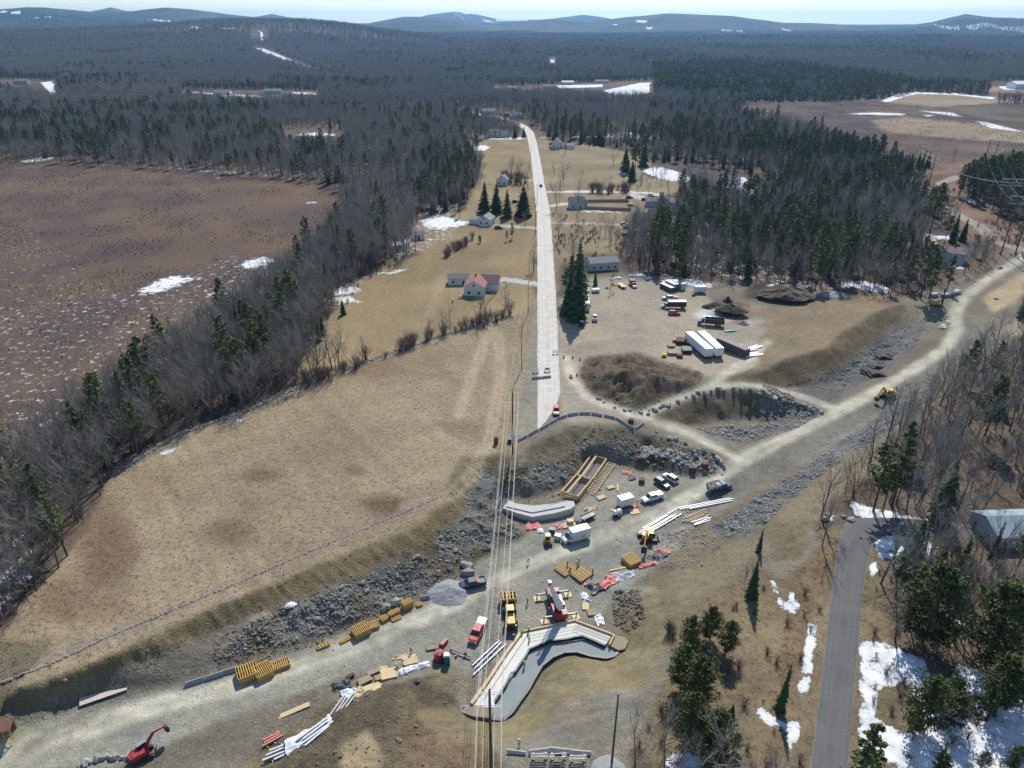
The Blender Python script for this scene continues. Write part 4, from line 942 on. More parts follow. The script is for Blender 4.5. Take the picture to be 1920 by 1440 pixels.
for kd in TR:
    A_ = np.array(TR[kd]); D_ = np.hypot(A_[:, 0], A_[:, 1])
    inf = (A_[:, 5] > -15) & (A_[:, 5] < 1935) & (A_[:, 6] < 1500)
    sc1 = np.where(inf, A_[:, 3] / D_, 0); order = np.argsort(-sc1); nn_ = 125 if kd == 'bare' else 270; near = order[:nn_]; rest = order[nn_:]
    for i in near:
        x, y, z, hh, bg_, u, v = A_[i]
        where = next((a for a, p_ in AREAS if pip(np.array([u]), np.array([v]), p_)[0]), 'at the edge of the far woods')
        if kd == 'bare': lab, kk = 'leafless grey hardwood tree %s' % where, ('bare' if rs.rand() < .6 else 'slender')
        elif kd == 'spruce': lab, kk = 'dark pointed spruce standing %s' % where, 'spruce'
        else: lab, kk = 'green pine standing %s' % where, 'pine'
        tree(kk, (x, y, z), hh, lab, 'tree', {'bare': 'leafless trees ', 'spruce': 'dark spruces ', 'pine': 'green pines '}[kd] + where, lean=.02 if kd == 'spruce' else .05)
    A2 = A_[rest]; D2 = D_[rest]
    n1 = A2[D2 < 1000]; n2 = A2[D2 >= 1000]
    h0 = {'bare': 17, 'spruce': 15, 'pine': 19}[kd]; h1 = {'bare': 17, 'spruce': 15, 'pine': 18}[kd]
    kinds = ['bare', 'slender'] if kd == 'bare' else [kd]
    meshes = [joined(q, ms) for q in kinds for ms in PROTO[q]]
    fars = [far_clump(kd, random.Random(30 + i)) for i in range(3)]
    nm = {'bare': 'bare_woodland', 'spruce': 'spruce_woodland', 'pine': 'pine_woodland'}[kd]
    S1 = np.stack([n1[:, 3] / h0 * 1.05, n1[:, 3] / h0 * 1.05, n1[:, 3] / h0], 1)
    # both distances go into one object: the kit index picks the lighter trees further out
    allp = np.concatenate([n1, n2]); S2 = np.stack([n2[:, 4] * n2[:, 3] / h1 * 1.15, n2[:, 4] * n2[:, 3] / h1 * 1.15, n2[:, 3] / h1 * n2[:, 4] ** .3], 1)
    colln = proto_col(nm, meshes + fars)
    o = scatter(nm, allp[:, :3], np.concatenate([S1, S2]), colln, 1, {'bare': 'grey leafless hardwoods covering the plain and hills', 'spruce': 'dark spruces massed through the far woods', 'pine': 'green pines massed through the far woods'}[kd], 'woodland')
    ix = np.concatenate([rs.randint(0, len(meshes), len(n1)), len(meshes) + rs.randint(0, 3, len(n2))]).astype(np.int32)
    o.data.attributes['ix'].data.foreach_set('value', ix)
    print(nm, len(n1), len(n2))
# marsh and hedge brush
def brush(name, polys, sp, y0, y1, hmin, hmax, keep, label, seed):
    pts = lattice(y0, y1, sp); z = H(pts[:, 0], pts[:, 1]); u, v = proj(pts[:, 0], pts[:, 1], z); k = np.zeros(len(u), bool)
    for p_ in polys: k |= pip(u, v, p_)
    for p_ in (ROAD_S, [(1560,950),(1600,940),(2000,960),(2000,1060),(1640,1050),(1600,1500),(1500,1500)]): k &= ~pip(u, v, p_)
    k &= (fbm(pts[:, 0] / 18, pts[:, 1] / 18, seed, 3) + rs.uniform(-.35, .35, len(u))) > keep
    P = np.stack([pts[k, 0], pts[k, 1], z[k]], 1); s = rs.uniform(hmin, hmax, len(P)) / 3.2
    print(name, len(P))
    return scatter(name, P, np.stack([s * 1.2, s * 1.2, s], 1), _sc['shrub'], len(PROTO['shrub']), label, 'brush', seed)
proto_col('shrub', [joined('shrub', ms) for ms in PROTO['shrub']])
brush('marsh_brush', [MARSH, BOG], 2.3, 100, 1100, .3, 1.0, .14, 'low reddish leafless brush across the marsh', 81)
brush('roadside_brush', [FOR_S, [(1640,720),(1800,700),(1925,640),(2100,600),(2100,960),(1640,950)], [(1030,400),(1200,440),(1200,500),(1050,510)], ROWC, [(560,700),(600,640),(660,560),(700,520),(780,480),(600,480),(300,700),(0,950),(0,1180),(200,930),(220,870),(560,720)]], 3.4, 60, 500, .7, 2.6, .12, 'tangled leafless undergrowth at the wood edges', 82)
# ------------------------------------------------------------------ builders for the made things
WHITE = mat('white_paint', (.74, .74, .73), .45, var=.06, dirt=.35)
WHITE2 = mat('white_metal', (.80, .80, .80), .35, var=.05, dirt=.2)
SILV = mat('silver_paint', (.46, .47, .49), .35, .3, var=.08, dirt=.2, coat=.4)
REDP = mat('red_paint', (.45, .018, .03), .35, var=.12, coat=.4, dirt=.3)
REDC = mat('crane_red', (.33, .02, .03), .45, var=.2, dirt=.25)
BLUEP = mat('blue_paint', (.02, .06, .17), .3, var=.1, coat=.6, dirt=.12)
NAVY = mat('navy_paint', (.012, .03, .075), .28, var=.1, coat=.6, dirt=.08)
TEALP = mat('pale_blue_paint', (.12, .30, .38), .4, var=.1, coat=.3, dirt=.15)
BLACKP = mat('black_paint', (.018, .018, .02), .4, var=.2, coat=.3, dirt=.15)
GLASS = mat('window_glass', (.02, .03, .035), .12, var=.2, spec=.8)
RUBBER = mat('rubber', (.022, .022, .022), .85, dirt=.4)
STEEL = mat('grey_steel', (.30, .31, .32), .5, .5, var=.2, dirt=.2)
DARKS = mat('dark_steel', (.045, .045, .05), .55, .3, var=.3, dirt=.25)
GALV = mat('galvanised', (.48, .50, .51), .42, .6, var=.12)
YEL = mat('machine_yellow', (.62, .38, .04), .45, var=.12, dirt=.25)
ORG = mat('machine_orange', (.72, .33, .07), .45, var=.12, dirt=.2)
FORMY = mat('form_yellow', (.52, .30, .055), .6, var=.25, dirt=.25)
WOOD = mat('new_lumber', (.60, .46, .27), .8, var=.22, scale=4)
WOOD2 = mat('weathered_lumber', (.34, .27, .19), .85, var=.3, scale=4)
PLY = mat('plywood', (.64, .49, .26), .75, var=.18, scale=2)
CONC = mat('concrete', (.48, .47, .44), .85, var=.16, scale=1.2, dirt=.25)
CONC2 = mat('old_concrete', (.30, .31, .32), .9, var=.2, scale=1.2, dirt=.3)
RUST = mat('rusty_steel', (.14, .065, .035), .85, var=.4, scale=3)
REBAR = mat('rebar', (.10, .06, .045), .8, var=.3)
TARP = mat('plastic_sheet', (.66, .68, .72), .35, var=.15, scale=2, spec=.6)
PINK = mat('faded_red_cloth', (.62, .20, .17), .8, var=.25, scale=2)
TARPB = mat('black_sheet', (.03, .035, .045), .5, var=.3)
TEAL = mat('teal_plastic', (.01, .12, .13), .5, var=.1)
ORP = mat('orange_plastic', (.80, .14, .06), .5, var=.1)
GREENV = mat('lime_cloth', (.30, .72, .03), .8, var=.1)
SKIN = mat('skin', (.45, .27, .19), .6, var=.05)
JEAN = mat('work_trousers', (.035, .05, .09), .9, var=.2)
POLE = mat('pole_wood', (.095, .065, .048), .9, var=.3, scale=6)
POLEG = mat('grey_pole_wood', (.30, .28, .25), .9, var=.2, scale=6)
LIGHT = mat('headlight_lens', (.75, .75, .72), .15, var=.05, spec=.8)
TAIL = mat('tail_light_lens', (.35, .01, .01), .25, var=.05)
WIRE = mat('cable', (.62, .58, .48), .5, var=.05)
GRAVELM = mat('crushed_stone', (.26, .265, .26), .95, var=.25, scale=1.5)
STONE = foliage_mat('broken_rock', (.17, .165, .145), (.42, .41, .37)); STONE2 = foliage_mat('brown_rock', (.13, .105, .075), (.25, .205, .15))

def yaw2(a, b): return math.atan2(b.y - a.y, b.x - a.x)
def spot(u, v, u2, v2):
    """centre and heading from two picture points: rear, front"""
    a = W(u, v); b_ = W(u2, v2); c = (a + b_) / 2; c.z = float(H(np.array([c.x]), np.array([c.y]))[0])
    return c, yaw2(a, b_)
def wheels(p, xs, y, r, w_=.26, n='wheel', dual=False):
    for x in xs:
        for s in (-1, 1):
            wh = MB().tube((x, s * (y - w_), r), (x, s * y, r), r, n=14).build(n, RUBBER, p)
            MB().tube((x, s * (y + .012), r), (x, s * (y - .05), r), r * .58, n=10).build('rim', STEEL, wh)
def ring(x, hw, zb, zt, ch=.12, tin=.9):
    return [(x, -hw, zb + ch), (x, -hw, zt - ch), (x, -hw * tin, zt), (x, hw * tin, zt), (x, hw, zt - ch), (x, hw, zb + ch), (x, hw * .93, zb), (x, -hw * .93, zb)]
def cabin(p, x0, x1, w0, z0, X0, X1, w1, z1, m, roofm=None, rear=True, sides=2):
    MB().frus(x0, x1, w0, z0, X0, X1, w1, z1).build('cab', m, p)
    MB().frus(X0 - .03, X1 + .03, w1 + .015, z1 + .003, X0 + .05, X1 - .05, w1 - .05, z1 + .05).build('roof', roofm or m, p)
    def pane(name, q):        # q: four corners; inset and lift
        q = [Vector(k) for k in q]; c = sum(q, Vector()) / 4; n = (q[1] - q[0]).cross(q[2] - q[1]).normalized()
        vs = [c + (k - c) * .86 + n * .018 for k in q]; vb = [c + (k - c) * .86 - n * .01 for k in q]
        MB().loft([vb, vs]).build(name, GLASS, p)
    pane('windshield', [(x1, -w0, z0), (x1, w0, z0), (X1, w1, z1), (X1, -w1, z1)])
    if rear: pane('rear_window', [(x0, w0, z0), (x0, -w0, z0), (X0, -w1, z1), (X0, w1, z1)])
    for s in (-1, 1):
        for k in range(sides):
            f0, f1 = k / sides, (k + 1) / sides
            a, b_ = x0 + (x1 - x0) * f0, x0 + (x1 - x0) * f1; A, B = X0 + (X1 - X0) * f0, X0 + (X1 - X0) * f1
            q = [(a, -w0, z0), (b_, -w0, z0), (B, -w1, z1), (A, -w1, z1)]
            if s > 0: q = [(b_, w0, z0), (a, w0, z0), (A, w1, z1), (B, w1, z1)]
            pane('side_window', q)
def lights(p, xf, xr, y, z, ztail=None):
    for s in (-1, 1):
        MB().box((xf, s * y, z), (.08, .34, .18)).build('headlight', LIGHT, p)
        MB().box((xr, s * (y + .05), ztail or z), (.06, .16, .32)).build('tail_light', TAIL, p)
def pickup(c, rz, paint, label, bedm=None, roofm=None, L_=5.8, load=None, name='pickup_truck', cat='pickup truck'):
    r = empty(name, c, rz, label, cat)
    hw = 1.0; h = L_ / 2
    b = MB(); b.loft([ring(-h, hw * .96, .55, 1.1), ring(-h + .15, hw, .48, 1.16), ring(-h + 2.0, hw, .42, 1.16), ring(h - 1.5, hw, .42, 1.16, tin=.88), ring(h - .4, hw * .97, .42, 1.08, .16, .86), ring(h, hw * .9, .45, .92, .14, .84)])
    b.build('body', paint, r)
    MB().box((h + .03, 0, .56), (.16, 1.86, .26)).build('front_bumper', GALV, r); MB().box((-h - .05, 0, .62), (.14, 1.8, .2)).build('rear_bumper', GALV, r)
    MB().box((h + .015, 0, .82), (.05, 1.05, .24)).build('grille', BLACKP, r)
    bl = 1.95
    m_ = MB(); m_.box((-h + bl / 2 + .12, 0, 1.172), (bl - .1, 1.62, .02)); m_.build('bed_floor', bedm or BLACKP, r)
    m_ = MB()
    for s in (-1, 1): m_.box((-h + bl / 2 + .1, s * .93, 1.29), (bl, .10, .26))
    m_.box((-h + .06, 0, 1.29), (.08, 1.76, .26)); m_.build('bed_side', paint, r)
    cabin(r, -h + bl + .1, h - 1.25, .93, 1.15, -h + bl + .25, h - 2.0, .76, 1.82, paint, roofm)
    wheels(r, (-h + 1.15, h - 1.0), 1.0, .39); lights(r, h + .0, -h, .74, .84, .95)
    for s in (-1, 1): MB().box((h - 1.6, s * 1.1, 1.26), (.14, .2, .18)).build('mirror', BLACKP, r)
    if load == 'toolbox': MB().box((-h + bl - .18, 0, 1.48), (.55, 1.7, .22)).build('tool_box', PINK, r)
    if load == 'cover': MB().loft([ring(-h + .1, .93, 1.25, 1.5, .06), ring(-h + bl, .93, 1.25, 1.56, .06)]).build('bed_cover', bedm, r)
    return r
def suv(c, rz, paint, label, roofm=None, L_=4.7, name='parked_car', cat='car', low=False):
    r = empty(name, c, rz, label, cat); h = L_ / 2; hw = .93; zt = .98 if not low else .88
    b = MB(); b.loft([ring(-h, hw * .88, .42, zt - .08), ring(-h + .2, hw * .97, .34, zt), ring(-h + 1.4, hw, .30, zt), ring(h - 1.3, hw, .30, zt), ring(h - .5, hw * .96, .30, zt - .1, .16, .84), ring(h - .05, hw * .82, .36, zt - .26, .12, .8)])
    b.build('body', paint, r)
    top = 1.68 if not low else 1.42
    cabin(r, -h + .12, h - 1.15, .86, zt - .02, -h + .5, h - 2.05, .66, top, paint, roofm, sides=3)
    MB().box((h - .02, 0, .48), (.10, 1.3, .2)).build('grille', BLACKP, r)
    wheels(r, (-h + .95, h - .95), .94, .35, .22); lights(r, h - .12, -h + .02, .66, zt - .24)
    for s in (-1, 1): MB().box((h - 1.5, s * 1.0, zt + .08), (.12, .18, .14)).build('mirror', paint, r)
    return r
def boxtrailer(c, rz, L_, w_, h_, m, label, name='box_trailer', cat='trailer', floor=1.1, ribs=True, roofm=None, wh=True, door=True):
    r = empty(name, c, rz, label, cat); h = L_ / 2
    b = MB(); b.box((0, 0, floor + h_ / 2), (L_, w_, h_))
    if ribs:
        n = max(3, int(L_ / .9))
        for i in range(n + 1):
            for s in (-1, 1): b.box((-h + .06 + (L_ - .12) * i / n, s * (w_ / 2 + .012), floor + h_ / 2), (.06, .03, h_ - .1))
    b.build('box', m, r)
    MB().box((0, 0, floor + h_ + .03), (L_ + .04, w_ + .04, .05)).build('roof', roofm or WHITE2, r)
    if door:
        for s in (-1, 1): MB().box((h + .025, s * w_ / 4, floor + h_ / 2), (.04, w_ / 2 - .08, h_ - .15)).build('door', m, r)
    if wh:
        f = MB(); f.box((0, .4, floor - .14), (L_ * .98, .14, .24)); f.box((0, -.4, floor - .14), (L_ * .98, .14, .24)); f.build('frame', DARKS, r)
        if L_ > 9:
            wheels(r, (h - 1.2, h - 2.5), w_ / 2, .5, .5)
            g = MB(); 
            for s in (-1, 1): g.box((-h + 2.6, s * .8, floor / 2), (.14, .14, floor)); g.box((-h + 2.6, s * .8, .05), (.4, .3, .1))
            g.build('landing_gear', DARKS, r)
        else:
            wheels(r, (-.15, .65) if L_ > 4.5 else (.0,), w_ / 2 + .12, .34, .2)
            t_ = MB(); t_.beam((-h, -.5, floor - .15), (-h - 1.3, 0, floor - .2), .1, .1); t_.beam((-h, .5, floor - .15), (-h - 1.3, 0, floor - .2), .1, .1); t_.beam((-h - 1.1, 0, floor - .2), (-h - 1.1, 0, 0), .08, .08)
            t_.build('hitch', DARKS, r)
    return r
def house(u, v, rz, Lx, Wy, hw, hr, wall, roof, label, name='house', cat='house', wins=((0, .5),), chim=False, door=True, wing=None, z_sink=0.3, group=None, stories=1, pos=None):
    """gable house, ridge along local x; (u,v) is the middle of its foot"""
    c = pos if pos is not None else W(u, v); r = empty(name, (c.x, c.y, c.z), rz, label, cat, group)
    def block(px_, py_, lx, wy, hw_, hr_, rot, par, roofm=roof, wallm=wall):
        M_ = Matrix.Translation((px_, py_, 0)) @ Matrix.Rotation(rot, 4, 'Z'); T = lambda q: tuple(M_ @ Vector(q))
        b = MB(); x, y = lx / 2, wy / 2
        b.add([T(q) for q in [(-x,-y,-z_sink),(x,-y,-z_sink),(x,y,-z_sink),(-x,y,-z_sink),(-x,-y,hw_),(x,-y,hw_),(x,y,hw_),(-x,y,hw_),(-x,0,hw_+hr_),(x,0,hw_+hr_)]],
              [(3,2,1,0),(0,1,5,4),(2,3,7,6),(1,2,6,9,5),(3,0,4,8,7),(4,5,9,8),(7,8,9,6)])
        wl_ = b.build('wall', wallm, par)
        o_ = .35; k = hr_ / y; b = MB(); t_ = .16
        for s in (-1, 1):
            e0 = (-x - o_, s * (y + o_), hw_ - o_ * k + .02); e1 = (x + o_, s * (y + o_), hw_ - o_ * k + .02); r0 = (-x - o_, 0, hw_ + hr_ + .02); r1 = (x + o_, 0, hw_ + hr_ + .02)
            lo = [e0, e1, r1, r0]; hi = [(q[0], q[1], q[2] + t_) for q in lo]
            b.loft([[T(q) for q in lo], [T(q) for q in hi]])
        rf = b.build('roof', roofm, par)
        return wl_, rf, T
    wl_, rf, T = block(0, 0, Lx, Wy, hw, hr, 0, r)
    if chim or cat == 'house': MB().box((Lx * .15, .3, hw + hr + .4), (.6, .6, 1.5)).build('chimney', RUST, rf)
    def win(x, y, z, ax, parent=None, w_=.95, h_=1.2):
        d = (w_, .10, h_) if ax == 'x' else (.10, w_, h_); f = (w_ + .24, .06, h_ + .24) if ax == 'x' else (.06, w_ + .24, h_ + .24)
        fr = MB().box((x, y, z), f).build('window', WHITE, r); MB().box((x, y, z), d).build('pane', GLASS, fr)
    nfl = max(1, stories)
    for s in (-1, 1):
        n = max(2, int(Lx / 3.2))
        for fl in range(nfl):
            for i in range(n):
                x = -Lx / 2 + (i + .5) * Lx / n
                if door and fl == 0 and i == n // 2: continue
                win(x, s * (Wy / 2 + .02), 1.5 + 2.6 * fl, 'x')
        for fl in range(nfl):
            for y in (-Wy / 4, Wy / 4): win(s * (Lx / 2 + .02), y, 1.5 + 2.6 * fl, 'y')
        if hr > 2.0: win(s * (Lx / 2 + .02), 0, hw + .6, 'y', w_=.8, h_=.9)
    if door:
        dr = MB().box((Lx * (.5 / max(2, int(Lx / 3.2))) if int(Lx / 3.2) % 2 == 0 else 0, -(Wy / 2 + .03), 1.05), (.95, .08, 2.1)).build('door', RUST, r)
    if wing:
        for w_ in wing: block(*w_[:7], r, *(w_[7:]))
    return r
def person(u, v, rz, label, shirt, pose='stand', helmet=None, vest=None, dz=0.0, pos=None):
    c = pos if pos is not None else W(u, v, dz); r = empty('worker', c, rz, label, 'person')
    me_ = PERSON[pose]; o = bpy.data.objects.new('person_body', me_['body'].copy()); C.objects.link(o); o.parent = r
    o.data.materials.clear(); [o.data.materials.append(x) for x in (JEAN, shirt, SKIN)]
    o2 = bpy.data.objects.new('vest', me_['vest'].copy()); C.objects.link(o2); o2.parent = r; o2.data.materials.clear(); o2.data.materials.append(vest or shirt)
    hc = me_['head']; MB().loft([[(hc[0] + .15 * q * math.cos(t_), hc[1] + .13 * q * math.sin(t_), hc[2] + z_) for t_ in [i * 6.283 / 10 for i in range(10)]] for q, z_ in ((1.25, .035), (1.0, .05), (.9, .12), (.5, .17), (.1, .185))]).build('hard_hat', helmet or WHITE, r)
    return r
def skin(joints, links, root=0):
    me_ = bpy.data.meshes.new('b'); me_.from_pydata([j[:3] for j in joints], links, []); o = bpy.data.objects.new('b', me_); C.objects.link(o)
    md = o.modifiers.new('s', 'SKIN'); 
    for i, j in enumerate(joints): 
        sv = me_.skin_vertices[0].data[i]; rr = j[3] if isinstance(j[3], tuple) else (j[3], j[3]); sv.radius = rr; sv.use_root = (i == root)
    o.modifiers.new('ss', 'SUBSURF').levels = 1
    dg = bpy.context.evaluated_depsgraph_get(); out = bpy.data.meshes.new_from_object(o.evaluated_get(dg)); C.objects.unlink(o); bpy.data.objects.remove(o)
    return out
def mkperson(pose):
    if pose == 'stand': pel, ch, nk, hd = (0,0,.95), (0,0,1.3), (.01,0,1.5), (.04,0,1.66); kn = [(.05,-.11,.5), (-.02,.11,.5)]; ft = [(.08,-.13,.05), (-.06,.12,.05)]; hn = [(.12,-.30,.88), (.18,.26,.95)]; el = [(.0,-.27,1.14), (.02,.27,1.14)]
    elif pose == 'bend': pel, ch, nk, hd = (-.15,0,.88), (.18,0,1.12), (.34,0,1.2), (.47,0,1.24); kn = [(.05,-.12,.48), (.08,.12,.46)]; ft = [(-.05,-.14,.05), (-.12,.13,.05)]; hn = [(.45,-.16,.52), (.5,.14,.55)]; el = [(.3,-.24,.85), (.3,.24,.86)]
    else: pel, ch, nk, hd = (0,0,.92), (.05,0,1.28), (.08,0,1.47), (.13,0,1.62); kn = [(.22,-.11,.5), (-.1,.11,.47)]; ft = [(.32,-.12,.05), (-.38,.12,.08)]; hn = [(-.2,-.30,.9), (.32,.26,1.0)]; el = [(-.1,-.28,1.12), (.08,.28,1.12)]
    J = [(*pel,(.13,.16)), (*ch,(.13,.19)), (*nk,.065), (*hd,(.10,.095))]; Lk = [(0,1),(1,2),(2,3)]
    for s in (0, 1):
        y = (-1, 1)[s]; k = len(J)
        J += [(pel[0], y*.11, pel[2]-.1, .09), (*kn[s], .065), (ft[s][0], ft[s][1], ft[s][2]+.05, .05), (ft[s][0]+.16, ft[s][1], ft[s][2], .045)]; Lk += [(0,k),(k,k+1),(k+1,k+2),(k+2,k+3)]
        k = len(J); J += [(ch[0]+(nk[0]-ch[0])*.6, y*.2, ch[2]+(nk[2]-ch[2])*.6, .065), (*el[s], .045), (*hn[s], .035), (hn[s][0]+.05, hn[s][1], hn[s][2]-.07, .028)]; Lk += [(1,k),(k,k+1),(k+1,k+2),(k+2,k+3)]
    body = skin(J, Lk)
    for m_ in (JEAN, JEAN, SKIN): body.materials.append(m_)
    for p in body.polygons:
        c = p.center; q = Vector(c)
        head = (q - Vector(hd)).length < .17; hand = min((q - Vector(h_)).length for h_ in hn) < .1
        t_ = (q - Vector(pel)).dot((Vector(nk) - Vector(pel)).normalized())
        p.material_index = 2 if (head or hand) else (1 if t_ > -.02 or min((q - Vector(e_)).length for e_ in el) < .2 else 0)
    ax = (Vector(nk) - Vector(pel)); vs = []
    X = ax.normalized(); Yv = Vector((0, 1, 0)); Zv = X.cross(Yv)
    rings = []
    for f, a, b_ in ((.12, .165, .205), (.5, .165, .22), (.82, .15, .215), (.98, .09, .12)):
        c = Vector(pel) + ax * f; rings.append([tuple(c + Yv * (b_ * math.cos(t_)) + Zv * (a * math.sin(t_))) for t_ in [i * 6.283 / 10 for i in range(10)]])
    b = MB().loft(rings, True); vm = bpy.data.meshes.new('vest'); vm.from_pydata(b.v, [], b.f)
    return {'body': body, 'vest': vm, 'head': hd}
PERSON = {p_: mkperson(p_) for p_ in ('stand', 'bend', 'walk')}
def gridform(name, c, rz, lx, wy, h_, label, m=FORMY, n=9, cross=1, cat='concrete form', group='yellow steel concrete forms', tilt=None):
    """steel-ribbed form panel stack: frame, ribs"""
    r = empty(name, c, rz, label, cat, group)
    b = MB(); b.box((0, -wy/2, h_/2), (lx, .1, h_)); b.box((0, wy/2, h_/2), (lx, .1, h_)); b.box((-lx/2, 0, h_/2), (.1, wy - .1, h_)); b.box((lx/2, 0, h_/2), (.1, wy - .1, h_))
    b.build('frame', m, r); MB().box((0, 0, h_ * .3), (lx - .14, wy - .14, .06)).build('bed', DARKS, r)
    b = MB()
    for i in range(n): b.box((-lx/2 + (i + 1) * lx / (n + 1), 0, h_ - .05), (lx / (n + 1) * .42, wy - .12, .14))
    b.build('rib', m, r)
    if cross: MB().box((0, 0, h_ + .03), (lx - .1, .09, .05)).build('cross_bar', m, r)
    if tilt: r.rotation_euler = (tilt[0], tilt[1], rz)
    return r
def heap(name, u, v, rad, h_, m, label, cat, seed=1, el=1.0, rot=0, n=22, group=None, rough_=.25):
    """low mound as a proper solid"""
    c = W(u, v); b = MB(); rr = []
    for k in range(10):
        f = k / 9; q = []
        for i in range(n):
            a = 6.283 * i / n; r = rad * (1 - f) * (1 + rough_ * float(fbm(np.array([math.cos(a) * 2 + seed]), np.array([math.sin(a) * 2 + f * 2]), seed, 3)[0])) + .05
            x, y = r * math.cos(a) * el, r * math.sin(a); x, y = x * math.cos(rot) - y * math.sin(rot), x * math.sin(rot) + y * math.cos(rot)
            z = h_ * (f ** .9) * (1 + .25 * float(fbm(np.array([x * .8 + seed]), np.array([y * .8]), seed + 5, 3)[0])) - .15
            q.append((x, y, z))
        rr.append(q)
    b.loft(rr); o = b.build(name, m, None, False); o.location = c; tag(o, label, cat, group)
    return o
def sheet(name, u, v, lx, wy, rz, m, label, cat, seed=1, lift=.25, n=14, amp=.3, dz=0, group=None):
    """crumpled tarpaulin with thickness"""
    c = W(u, v); b = MB(); P = []
    for i in range(n):
        for j in range(n):
            x = (i / (n-1) - .5) * lx; y = (j / (n-1) - .5) * wy
            e = fbm(np.array([x * .9 + seed, x * 2.3]), np.array([y * .9, y * 2.3 + seed]), seed, 2)
            x2 = x * (1 + .3 * float(vn(y * 1.1 + seed, 3., seed) - .5)); y2 = y * (1 + .5 * float(vn(x * .8 + seed, 1., seed) - .5))
            z = lift * (1 - (2 * abs(i / (n-1) - .5)) ** 2) * (1 - (2 * abs(j / (n-1) - .5)) ** 2) + amp * abs(float(e[0])) + .1 * abs(float(e[1])) + .04
            P.append((x2, y2, z))
    k = len(P); b.v = P + [(x, y, -.1) for x, y, z in P]
    for i in range(n - 1):
        for j in range(n - 1): b.f.append((i*n+j, (i+1)*n+j, (i+1)*n+j+1, i*n+j+1))
    for i in range(n - 1):
        for a, b2 in (((i*n), (i+1)*n), ((i+1)*n+n-1, i*n+n-1), ((i+1), i), ((n-1)*n+i, (n-1)*n+i+1)): b.f.append((a, a + k, b2 + k, b2))
    o = b.build(name, m, None); o.location = c + Vector((0, 0, dz)); o.rotation_euler = (0, 0, rz); tag(o, label, cat, group)
    return o
def lumber(name, u, v, rz, L_, nx, nz, m, label, cat='lumber stack', w_=.2, h_=.08, gap=.03, bl=True, group=None, jit=.0):
    c = W(u, v); r = empty(name, c, rz, label, cat, group); b = MB(); rd = random.Random(int(u * 7 + v))
    for k in range(nz):
        for i in range(nx):
            ang = rd.uniform(-jit, jit); b.box((rd.uniform(-.1, .1) * L_ * (.3 + jit), (i - (nx-1)/2) * (w_ + gap), .14 + k * (h_ + .01)), (L_ * rd.uniform(.85, 1), w_, h_), ang)
    b.build('board', m, r)
    if bl:
        b = MB()
        for x in (-.38, .0, .38): b.box((x * L_, 0, .05), (.12, nx * (w_ + gap) + .3, .10))
        b.build('bearer', WOOD2, r)
    return r
def barrier(p0, p1, m, label, group, h_=.82):
    a, b_ = Vector(p0), Vector(p1); L_ = (b_ - a).length; c = (a + b_) / 2; z = min(float(H(np.array([q.x]), np.array([q.y]))[0]) for q in (a, b_, c))
    r = MB(); pr = [(-.32, -.05), (.32, -.05), (.32, .10), (.17, .30), (.09, h_), (-.09, h_), (-.17, .30), (-.32, .10)]
    r.loft([[(-L_/2, y, z_) for y, z_ in pr], [(L_/2, y, z_) for y, z_ in pr]]); o = r.build('concrete_barrier', m)
    o.location = (c.x, c.y, z); o.rotation_euler = (0, 0, yaw2(a, b_)); tag(o, label, 'barrier', group); return o
def arm(mb, p0, p1, w0, h0, w1, h1):
    """tapered box member between two points"""
    p0 = Vector(p0); p1 = Vector(p1); x = (p1 - p0).normalized(); y = Vector((0, 0, 1)).cross(x).normalized() if abs(x.z) < .99 else Vector((0, 1, 0)); z = x.cross(y)
    f = lambda p, w_, h_: [tuple(p + y * (w_/2*a) + z * (h_/2*b_)) for a, b_ in ((-1,-1),(1,-1),(1,1),(-1,1))]
    mb.loft([f(p0, w0, h0), f(p1, w1, h1)]); return mb
def tracks(r, L_, gauge, w_, h_):
    for s in (-1, 1):
        b = MB(); n = 14; pr = []
        for i in range(n): a = 6.283 * i / n; pr.append((math.copysign(L_/2 - h_/2, math.cos(a)) + h_/2 * math.cos(a), h_/2 + h_/2 * math.sin(a)))
        b.loft([[(x, s * gauge - w_/2, z) for x, z in pr], [(x, s * gauge + w_/2, z) for x, z in pr]])
        for i in range(int(L_ / .25)): b.box((-L_/2 + .2 + i * .25, s * gauge, h_ + .01), (.08, w_, .05))
        b.build('track', RUBBER if h_ < .6 else DARKS, r)
